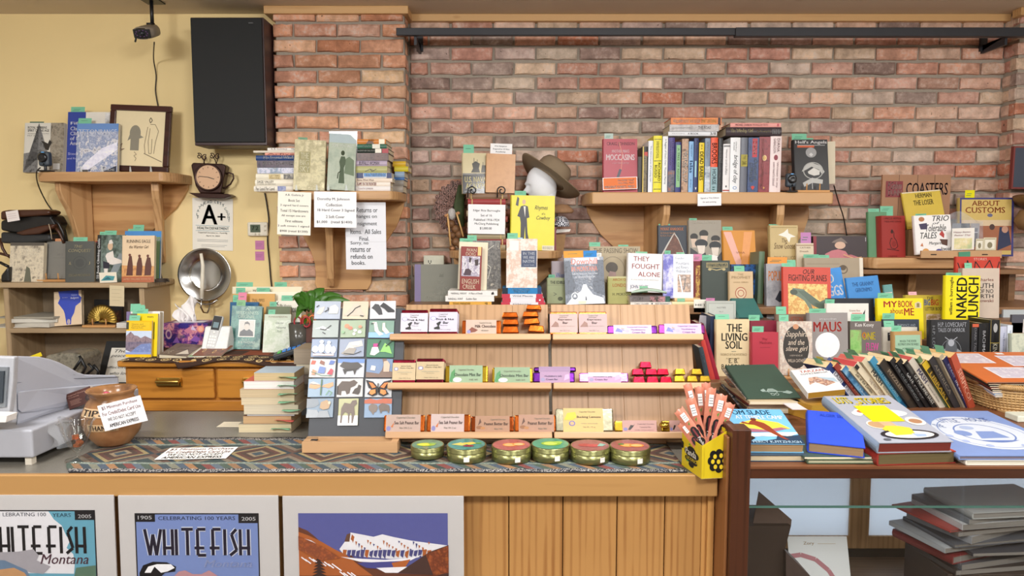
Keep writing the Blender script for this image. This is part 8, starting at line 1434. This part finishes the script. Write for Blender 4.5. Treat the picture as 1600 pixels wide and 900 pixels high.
# ================= CASE TOP =================
gc_ = 'books on the glass case'
def corner(px, py, z): return onz(px, py, z)
def fl2(fl, fr, bl, z, T, col, label, front='', zb=None, Yb=None, level=True, **k):
    """cover-up book: front corners at height z, back-left corner at depth Yb"""
    a_, b_ = onz(*fl, z), onz(*fr, z); c_ = onz(*bl, z) if not Yb else Vector((X(bl[0], Yb, z), Yb, z)) if level else at(*bl, Yb); x = b_ - a_; W = x.length; x.normalize(); zv = c_ - a_; zv -= x * zv.dot(x); H = zv.length; zv.normalize(); y = zv.cross(x)
    Y0, Y1 = a_.y, a_.y + zv.y * H
    def vm(p): p /= 100; Yv = 1 / ((1 - p) / Y0 + p / Y1); return 100 * (Yv - Y0) / (Y1 - Y0)
    return codex(Mx(a_, x, y, zv), W, H, T, col, label, front, group=k.pop('group', gc_), vmap=vm, **k)
zc0 = GT + .0005
def under(fl, fr, bl, z, T, col, label, **k): return fl2(fl, fr, bl, z + T, T - .0005, col, label, **k)
# heights from the front edge rows
def ztop(py, Y=1.80): return at(800, py, Y).z
zA = ztop(711, 1.79)
fl2((1172, 711), (1262, 711), (1152, 655), zA + .0, zA - zc0 - .0005, '34485a', 'dark blue edged book under the scout adventure book', page='d8c8a4', Yb=1.98)
zB = ztop(693, 1.80)
fl2((1158, 693), (1258, 694), (1116, 639), zB, zB - zA - .0006, '74b4dc', 'sky blue adventure book with running scout titled TOM SLADE', 'R 0 78 100 100 6cb0dc|B 4 84 78 97 22485c TOM SLADE|B 14 72 94 82 f0f4f4 AT TEMPLE CAMP|P f0d048 8 34 16 60 46 72 80 62 94 44 70 40 40 36|P a06478 0 40 20 46 50 40 80 48 90 44 60 34 20 34 0 32|P f4ecd0 0 16 40 22 80 20 100 30 100 34 50 32 0 28|P 243c54 0 0 100 0 100 26 80 22 66 26 60 14 40 8 0 8|P 8c3c24 28 56 36 66 42 68 56 60 62 50 66 36 76 16 80 12 74 12 62 26 54 36 44 48 38 54 22 64 18 60|E 42 70 5 4 6c3420|P 2c2018 10 16 18 8 28 16 24 22|B 20 2 96 9 b8d4e4 PERCY K.FITZHUGH', page='b89468', Yb=1.99, level=False)
zC = ztop(722, 1.79)
fl2((1262, 718), (1368, 718), (1236, 660), zc0 + .012, .0114, '4c5c48', 'thin green patterned book under the plain blue book', 'N 0 0 100 100 3c4c44,9ca480,4c5c48 14', page='c8c4a4', Yb=1.97)
fl2((1256, 714), (1362, 714), (1230, 655), zc0 + .018, .0055, '3c544c', 'thin teal booklet just below the plain blue book', soft=True, Yb=1.97)
zD = ztop(692, 1.82)
fl2((1263, 691), (1352, 700), (1231, 638), zc0 + .048, .0295, '2c4ecc', 'plain bright blue cloth book on the glass case', 'T 24 84 84 92 2444b8 ALGER SERIES', page='b0906c', spcol='2444b8', rough=.55, Yb=2.0, level=False)
zE = zc0 + .032
fl2((1372, 709), (1494, 705), (1330, 650), zE, .0315, '8c2c24', 'dark red thick book beneath the grey stories book', 'N 0 0 100 100 8c2c24,c8402c,8c2c24 10', page='6a5c38', Yb=2.0)
fl2((1373, 692), (1490, 690), (1288, 619), zE + .03, .0295, 'a4a8b4', 'large grey book titled LOTS OF STORIES with yellow note', 'B 9 83 32 96 4a4a1c LOTS|B 8 84 31 97 f0d820 LOTS|B 33 79 42 86 f0d820 of|B 41 82 88 94 4a4a1c STORIES|B 40 83 87 95 f0d820 STORIES|E 60 62 30 8 d8dcd8|E 18 62 7 5 e0e0dc|E 30 66 13 6 dce0d8|E 30 66 9 3.6 b86c4c|E 28 38 15 9 e4dcd0|E 28 38 13 7.5 b8946c|E 86 44 13 9 dcd8d0|E 86 44 9 5 a87c5c|R 26 44 72 78 f4d810|P d8a884 33 44 50 44 52 34 44 28 35 32|P ecc83c 26 28 36 35 54 34 66 30 64 20 32 16|E 54 16 39 11 24242c|E 54 16 33 8 e8e4dc|P ecc83c 30 28 66 28 62 16 34 14|P 9cb0d0 58 18 76 16 74 11 60 10|E 16 6 5 2.4 5c6068', page='7c2c20', spcol='8a9cb0', Yb=2.04, level=False)
fl2((1510, 719), (1680, 719), (1450, 655), zc0 + .014, .0135, 'e0dcd0', 'cream edged book at the bottom beneath the blue medallion book', page='dcd8c8', Yb=2.05)
fl2((1499, 712), (1690, 712), (1432, 642), zc0 + .026, .0115, '7c94c8', 'blue picture book with pale round medallion titled THE LITTLE HOUSE', 'E 55 50 40 37 d0d8e4|O 55 50 36 33 .8 6c84bc|O 55 50 24 21 1.4 6c84bc|T 22 62 30 70 6c84bc THE|T 34 74 52 82 6c84bc LITTLE|T 60 76 82 84 6c84bc HOUSE|P 7c94c8 44 38 50 54 66 54 70 40|E 36 50 7 6 7c94c8|P 6c84bc 40 34 74 34 64 30 48 30|E 48 62 6 4 a8b8d8|E 20 44 3 3 a8b8dc|E 26 32 3 3 a8b8dc|E 40 22 3 3 a8b8dc|E 70 22 3 3 a8b8dc|E 84 36 3 3 a8b8dc', page='8a7c84', Yb=2.12, level=False)
# rear of case top, left
zG = at(0, 623, 2.3).z
for i, (c, dx, T) in enumerate((('5c4c3c', 0, .02), ('c8b89c', 6, .006), ('34447c', 12, .006), ('8c3c34', 10, .008), ('d8c4a0', 18, .010))):
    zz = zc0 + sum((.02, .006, .006, .008, .010)[:i])
    fl2((1166 + dx * .3, 637 - i * 2.4), (1262 - dx * .6, 637 - i * 2.4), (1142 + dx * .3, 605 - i * 2.4), zz + T, T - .0004, c, ['bottom brown book under the green cloth book', 'cream folder low under the green cloth book', 'thin navy booklet under the green cloth book', 'thin brick red booklet under the green cloth book', 'tan album right beneath the green cloth book'][i], soft=True, group='books under the green cloth book')
a_, b_, c_ = at(1168, 623, 2.26), at(1252, 621, 2.26), at(1126, 571, 2.50)
x = (b_ - a_); W = x.length; x.normalize(); zv = c_ - a_; zv -= x * zv.dot(x); H = zv.length; zv.normalize(); y = zv.cross(x)
codex(Mx(a_, x, y, zv), W, H, .012, '3c5448', 'large dark green cloth book with silver turtle wagon motif', 'P 8a9c94 44 18 50 26 60 26 66 18|O 55 18 9 7 1 a4b4ac|O 52 10 3.6 3.4 1 a4b4ac|O 60 10 3.6 3.4 1 a4b4ac|P 9cb0a8 34 22 42 26 44 20 36 18|P 9cb0a8 72 14 84 20 92 14 84 10|L 9cb0a8 .8 36 18 90 16', page='5c4c3c')
fl2((1190, 632), (1172, 628), (1122, 588), zc0 + .085, .004, 'c8583c', 'worn orange magazine sticking out left of the green book', soft=True) if 0 else None
for i, (c, px, py, lb_) in enumerate((('e8d8c8', 1120, 578, 'white and red magazine corner left of the green book'), ('b8503c', 1124, 590, 'brick red magazine fanned left of the green book'), ('2c3038', 1118, 596, 'dark magazine fanned lowest left of the green book'))):
    a_, b_, c_ = at(px + 45, py + 44, 2.27), at(px + 70, py + 42, 2.27), at(px, py, 2.52); x = (b_ - a_); W = x.length; x.normalize(); zv = c_ - a_; zv -= x * zv.dot(x); H = zv.length; zv.normalize(); y = zv.cross(x)
    codex(Mx(a_ - Vector((0, 0, .006 * i)), x, y, zv), W, H, .004, c, lb_, 'N 0 0 60 100 %s,333840,d8c8b8 30' % c, soft=True, group='magazines under the green book')
# tarzan / gold edged
a_, b_, c_ = at(1262, 614, 2.2), at(1321, 608, 2.2), at(1224, 580, 2.33)
x = (b_ - a_); W = x.length; x.normalize(); zv = c_ - a_; zv -= x * zv.dot(x); H = zv.length; zv.normalize(); y = zv.cross(x)
codex(Mx(a_, x, y, zv), W, H, .022, 'ece8e4', 'white paperback with red title and reddish action painting', 'B 20 84 86 94 c87068 TARZAN|T 18 74 92 81 44546c EDGAR RICE BURROUGHS|Q b87c60,d8b8a0,8c5c4c,e0d4cc 20 30 30 60 56 62 80 44 90 30 60 20 40 40|P a8bcc8 50 62 96 50 98 30 80 40', soft=True, page='b88c2c')
fl2((1268, 634), (1320, 628), (1240, 600), zc0 + .05, .0495, 'b08430', 'gold edged thick paperback under the white action paperback', soft=True, page='b8902c')
fl2((1238, 640), (1262, 640), (1232, 630), zc0 + .056, .0008, 'f0e4e4', 'small pink white slip on the case between books', soft=True, name='paper_slip', cat='slip')
# ---- leaning paperback row ----
gp_ = 'leaning paperback row behind the stories book'
rows = [ # top-of-spine px, bottom-of-spine px, width px, colour, spine text, label
 (1298, 566, 1350, 640, 13, '22386c', 'R 16 18 40 82 c8ccd4|T 18 26 38 74 223 LASH|R 48 18 78 82 c8ccd4|T 50 26 76 74 223 PUBLISHING', 'navy paperback with white blocks at left end'),
 (1309, 566, 1362, 640, 11, '8a3428', 'T 14 26 50 76 e4b8a0 GIRLS IN THE|T 54 26 90 76 e4b8a0 SIGNAL TOWER', 'brick red paperback second in the leaning row'),
 (1322, 571, 1372, 640, 12, '2c5c84', 'N 0 0 100 100 1c4464,4c84ac,8ab0c4 30|T 50 30 90 60 c8d8e4 Lawrence', 'sea blue paperback with wave pattern in leaning row'),
 (1334, 572, 1386, 640, 11, 'c8bc9c', 'T 12 28 60 76 44403c Zen of the Zombie', 'beige paperback with dark green lettering in the row'),
 (1341, 565, 1398, 640, 12, 'd4c8ac', 'R 0 0 8 60 222|T 34 30 90 74 a8988c THE FIRST GOOD RAIN', 'cream paperback with small black corner tag'),
 (1353, 558, 1408, 638, 12, 'cabd9e', 'B 22 20 50 84 34343c MASH|T 54 34 90 66 8a8070 Richard Hooker', 'cream paperback reading MASH, nearer the left end'),
 (1366, 556, 1420, 638, 13, '3c84a4', 'T 14 28 74 76 b8dce4 HOW I WENT DOWN|R 84 20 96 80 1c5c84', 'teal blue paperback with pale lettering in the row'),
 (1382, 560, 1434, 638, 15, '2c2620', 'R 14 20 80 80 3c3228|B 18 30 60 74 9a8c78 PUZZLED', 'dark brown paperback with tan plaque in the row'),
 (1397, 558, 1446, 640, 11, '1e1f22', 'T 10 30 84 70 9aa0a0 THE OLD GRINGO', 'black paperback with faint grey lettering, left of gloss one'),
 (1408, 560, 1456, 642, 11, '141518', 'B 26 24 46 76 e0e0dc GATE|T 50 30 80 64 999 river', 'glossy black paperback with short white word'),
 (1419, 562, 1466, 642, 11, '191a1c', 'R 4 20 24 80 4c4c48|B 28 24 90 74 dcdcd4 OF MICE AND DUST', 'black paperback with long white title in the row'),
 (1427, 558, 1478, 644, 12, 'c4bcac', 'B 20 20 46 84 3c3c68 MASH|T 50 34 86 64 8a8478 A novel of three', 'grey cream paperback reading MASH, right of the black ones'),
 (1438, 556, 1486, 644, 8, '5c7c54', '', 'narrow green paperback right of the grey cream one'),
 (1447, 562, 1492, 644, 12, '3a3420', 'R 0 0 14 100 c8a828|R 0 6 100 16 c8a828|B 22 24 84 80 c8a440 LIBRARY', 'black and yellow paperback in the leaning row'),
 (1459, 556, 1501, 644, 13, '2c2c30', 'T 12 30 70 76 8c8474 AMERICA', 'charcoal paperback with bronze lettering in the row'),
 (1473, 553, 1512, 645, 10, 'a89c84', 'R 40 0 100 100 8a8070', 'tan unlettered paperback right of the charcoal one'),
 (1480, 556, 1518, 645, 11, '1c2450', 'B 42 22 96 82 f0ecf0 THE SEX SAPHERS|T 12 32 38 66 b8bcd8 BOB BLACK', 'deep navy paperback with white lettering near the end'),
 (1494, 551, 1524, 646, 15, 'b04c34', 'B 26 22 84 84 e8b8a0 SERPICO!', 'rust red paperback reading SERPICO at the right end')]
n = len(rows)
for i, (tx, ty, bx, by, wp_, c, sp, lb_) in enumerate(rows):
    Y = 2.36
    zb_ = zc0 + .004
    b0 = onz(bx, by, zb_); b0 = Vector((X(bx, 2.36, zb_), 2.36, zb_))
    t0 = at(tx, ty, 2.31)
    zv = (t0 - b0); Hh = zv.length; zv.normalize()
    dep = Vector((-.6, .7, .42)) if i > 7 else Vector((-.7, .66, .42)); xv = dep - zv * dep.dot(zv); xv.normalize(); yv = zv.cross(xv)
    T = wp_ / F * zcam(2.32, 1.05) * .92
    codex(Mx(b0 + (-yv) * 0, xv, yv, zv), .105, Hh, T, c, lb_, '', sp, soft=True, page=('e8cfa0', 'e0b878', 'f0d8b0', 'e4c494')[i % 4] if i not in (4, 5, 11) else ('c84848', 'd8685c', 'c05048')[(4, 5, 11).index(i)], slips='' if i in (4, 8) else '%d 30 %d %s' % (20 + (i * 17) % 35, 9 + i % 4, ('7ab898', 'f0d870', '6ca888')[i % 3] if i < 5 else '7ab898'), group=gp_)
q = MB(); q.prism([at(x, y, 2.46) for x, y in ((1262, 560), (1300, 566), (1352, 640), (1330, 640), (1290, 600))], (-.01, .01, 0), mat('a8acb4', .2)); mesh_thing('plastic_stand', q, 'glossy grey acrylic holder at left of leaning paperback row', 'stand', at(1300, 600, 2.46))
# basket with magazines
bc = Vector((X(1512, 2.42, 1.0) + .26, 2.42, zc0)); r = empty('wicker_basket', bc, 'honey coloured wicker basket full of magazines beside the leaning paperbacks', 'basket'); wk = mat('c09c68', .45, var=.3, sc=60)
bw, bh2, bd = .26, .085, .17
def rimp(t, z, s=1):
    a = t * 2 * math.pi; c_, s_ = math.cos(a), math.sin(a); e = .5
    return bc + Vector((math.copysign(abs(c_) ** e, c_) * bw * s, math.copysign(abs(s_) ** e, s_) * bd * s, z))
nr = 72
q = MB()
for k in range(9): q.tube([rimp(t / nr, .006 + k * .009, .93 + .008 * k + (.006 if (k + 0) % 2 else 0)) for t in range(nr)], .0042, wk, 5, True)
part(q, 'woven_wall', r)
q = MB()
for t in range(0, nr * 1): q.tube([rimp(t / nr + .004, .0, .93), rimp(t / nr + .004, .045, .975), rimp(t / nr + .01, bh2, 1.0)], .0028, wk, 5)
o = part(q, 'stakes', r); o['kind'] = 'stuff'
q = MB(); M_ = 140
q.tube([rimp(t / nr, bh2, 1.0) for t in range(nr)], .009, wk, 8, True)
for t in range(M_):
    p = rimp(t / M_, bh2, 1.0); p2 = rimp((t + .8) / M_, bh2, 1.0); d = (p2 - p); q.tube([p + Vector((0, -.0, .010)) , p + d * .5 + Vector((0, -.0105, .003)), p2 + Vector((0, -.004, -.009))], .0028, wk, 5)
o = part(q, 'braided_rim', r); o['kind'] = 'stuff'
q = MB(); q.box((bc.x - bw * .88, bc.y - bd * .88, bc.z), (bc.x + bw * .88, bc.y + bd * .88, bc.z + .006), wk); part(q, 'basket_floor', r)
cols = ['e8e0dc', '9cb8dc', 'ece4e0', '2c2420', '7c2c28', '1c1c1e', '3c3430']
for i, c in enumerate(cols):
    fz = .004 * i
    a_, b_, c_ = at(1556 - 2 * i, 619 - 3.2 * i, 2.29), at(1680, 640 - 3.2 * i - 20, 2.29), at(1497 - i * .3, 570 - 2.6 * i, 2.57)
    x = Vector((1, 0, 0)); W = .34; zv = c_ - a_; zv -= x * zv.dot(x); H = zv.length; zv.normalize(); y = zv.cross(x)
    codex(Mx(a_, x, y, zv), W, H, .0045, c, ['lowest white magazine tilted in the wicker basket', 'light blue magazine second lowest in the basket', 'cream magazine above the light blue one in basket', 'dark brown folder in the middle of basket pile', 'dark red folder above the brown one in basket', 'black folder near the top of the basket pile', 'charcoal folder just below the orange cover'][i], soft=True, group='magazines in the wicker basket', cat='magazine', name='magazine')
a_, c_ = at(1542, 597, 2.28), at(1493, 550, 2.57); x = Vector((1, 0, 0)); zv = c_ - a_; zv -= x * zv.dot(x); H = zv.length; zv.normalize(); y = zv.cross(x)
codex(Mx(a_, x, y, zv), .34, H, .004, 'd07038', 'orange portfolio with white pasted drawings on top of the basket', 'R 4 60 44 94 ece6ec|R 22 12 66 46 ece8ec|R 56 50 96 86 ece8f0|N 6 62 42 92 ece6ec,c8bcc8,f0ecf0 30|N 24 14 64 44 ece8ec,c8c0d0,f0ecf0 30|N 58 52 94 84 ece8f0,c8c0d0,f0ecf4 30|R 62 90 70 96 f0ece8|T 62 44 90 48 6c3420 WESTERN ART', soft=True, name='portfolio', cat='portfolio', page='7c6c60')
a_ = onz(1600, 660, zc0); q = MB(); q.box((a_.x - .02, a_.y, zc0), (a_.x + .06, a_.y + .06, zc0 + .02), mat('d8dccc', .4)); mesh_thing('small_box', q, 'small pale green box cut by right edge on case top', 'box', (a_.x, a_.y, zc0), bev=.003)
# ---- inside the glass case ----
bx = mat('33261e', .6, var=.1)
q = MB(); YB = 2.0
r = empty('dark_box', at(1205, 880, YB), 'dark brown open cardboard carton inside the glass case', 'box')
q.prism([at(x, y, YB) for x, y in ((1150, 822), (1236, 822), (1226, 860), (1232, 1060), (1150, 1060))], (0, .16, 0), bx); part(q, 'carton', r)
q = MB(); q.prism([at(x, y, YB + .02) for x, y in ((1176, 822), (1186, 768), (1237, 812), (1236, 822))], (0, .004, 0), mat('5c4a40', .7)); part(q, 'lid_flap', r)
q = MB(); q.prism([at(x, y, YB - .02) for x, y in ((1228, 862), (1268, 902), (1300, 1060), (1228, 1060))], (0, .1, 0), mat('4a3c38', .5)); part(q, 'side_flap', r)
sheet((1240, 960), (1335, 960), (1232, 838), 2.13, 'e8ecec', 'white paper leaning in the glass case with pink arc', 'T 26 88 44 93 a88c5c Zory|R 50 90 80 90.6 c8bca0|L b87c84 3 2 74 20 76 44 70 64 56 76 40 80 20|R 0 0 100 30 b8a8a0', cat='poster', name='leaning_print', Yt=2.2)
zz = .625; r = empty('magazine_carton', (X(1540, 2, .5), 2.05, .45), 'low brown carton carrying the magazine pile in the case', 'box'); q = MB(); q.box((X(1455, 2, .5), 1.93, .4505), (X(1455, 2, .5) + .3, 2.15, .624), bx); part(q, 'carton', r, bev=.003)
ms = [(1466, '3c3430', .012), (1475, '5c5c60', .014), (1462, '7c2c2c', .02), (1492, '48484c', .008), (1450, 'b0b4b8', .012), (1464, '585a60', .01), (1490, '9a9ca0', .018), (1470, '7a7068', .01), (1458, 'a84840', .006), (1476, 'c8c8c8', .014), (1486, '707478', .012), (1492, 'a8aaa8', .016)]
for i, (px, c, T) in enumerate(ms):
    T *= 1.2; c = dim(c, .9)
    x0 = X(px, 2.0, zz); W = .3; M_ = T_((x0, 1.92, zz + T)) @ Matrix.Rotation(D((8, 14, 20, 4, 16, 10, 24, 12, 18, 9, 15, 6)[i]), 4, 'Z') @ Mx((0, 0, 0), (1, 0, 0), (0, 0, -1), (0, 1, 0))
    codex(M_, W, .2, T - .0006, c, ['lowest dark book', 'second grey book', 'dark red bound book', 'fourth thin charcoal magazine', 'fifth silver magazine', 'sixth slate magazine', 'seventh thick grey book', 'eighth brown grey magazine', 'thin brick red magazine', 'tenth light grey book', 'eleventh slate book', 'topmost pale grey book'][i] + ' in the pile inside the glass case', soft=i % 3 != 2, group='pile inside the glass case', page='807c76'); zz += T
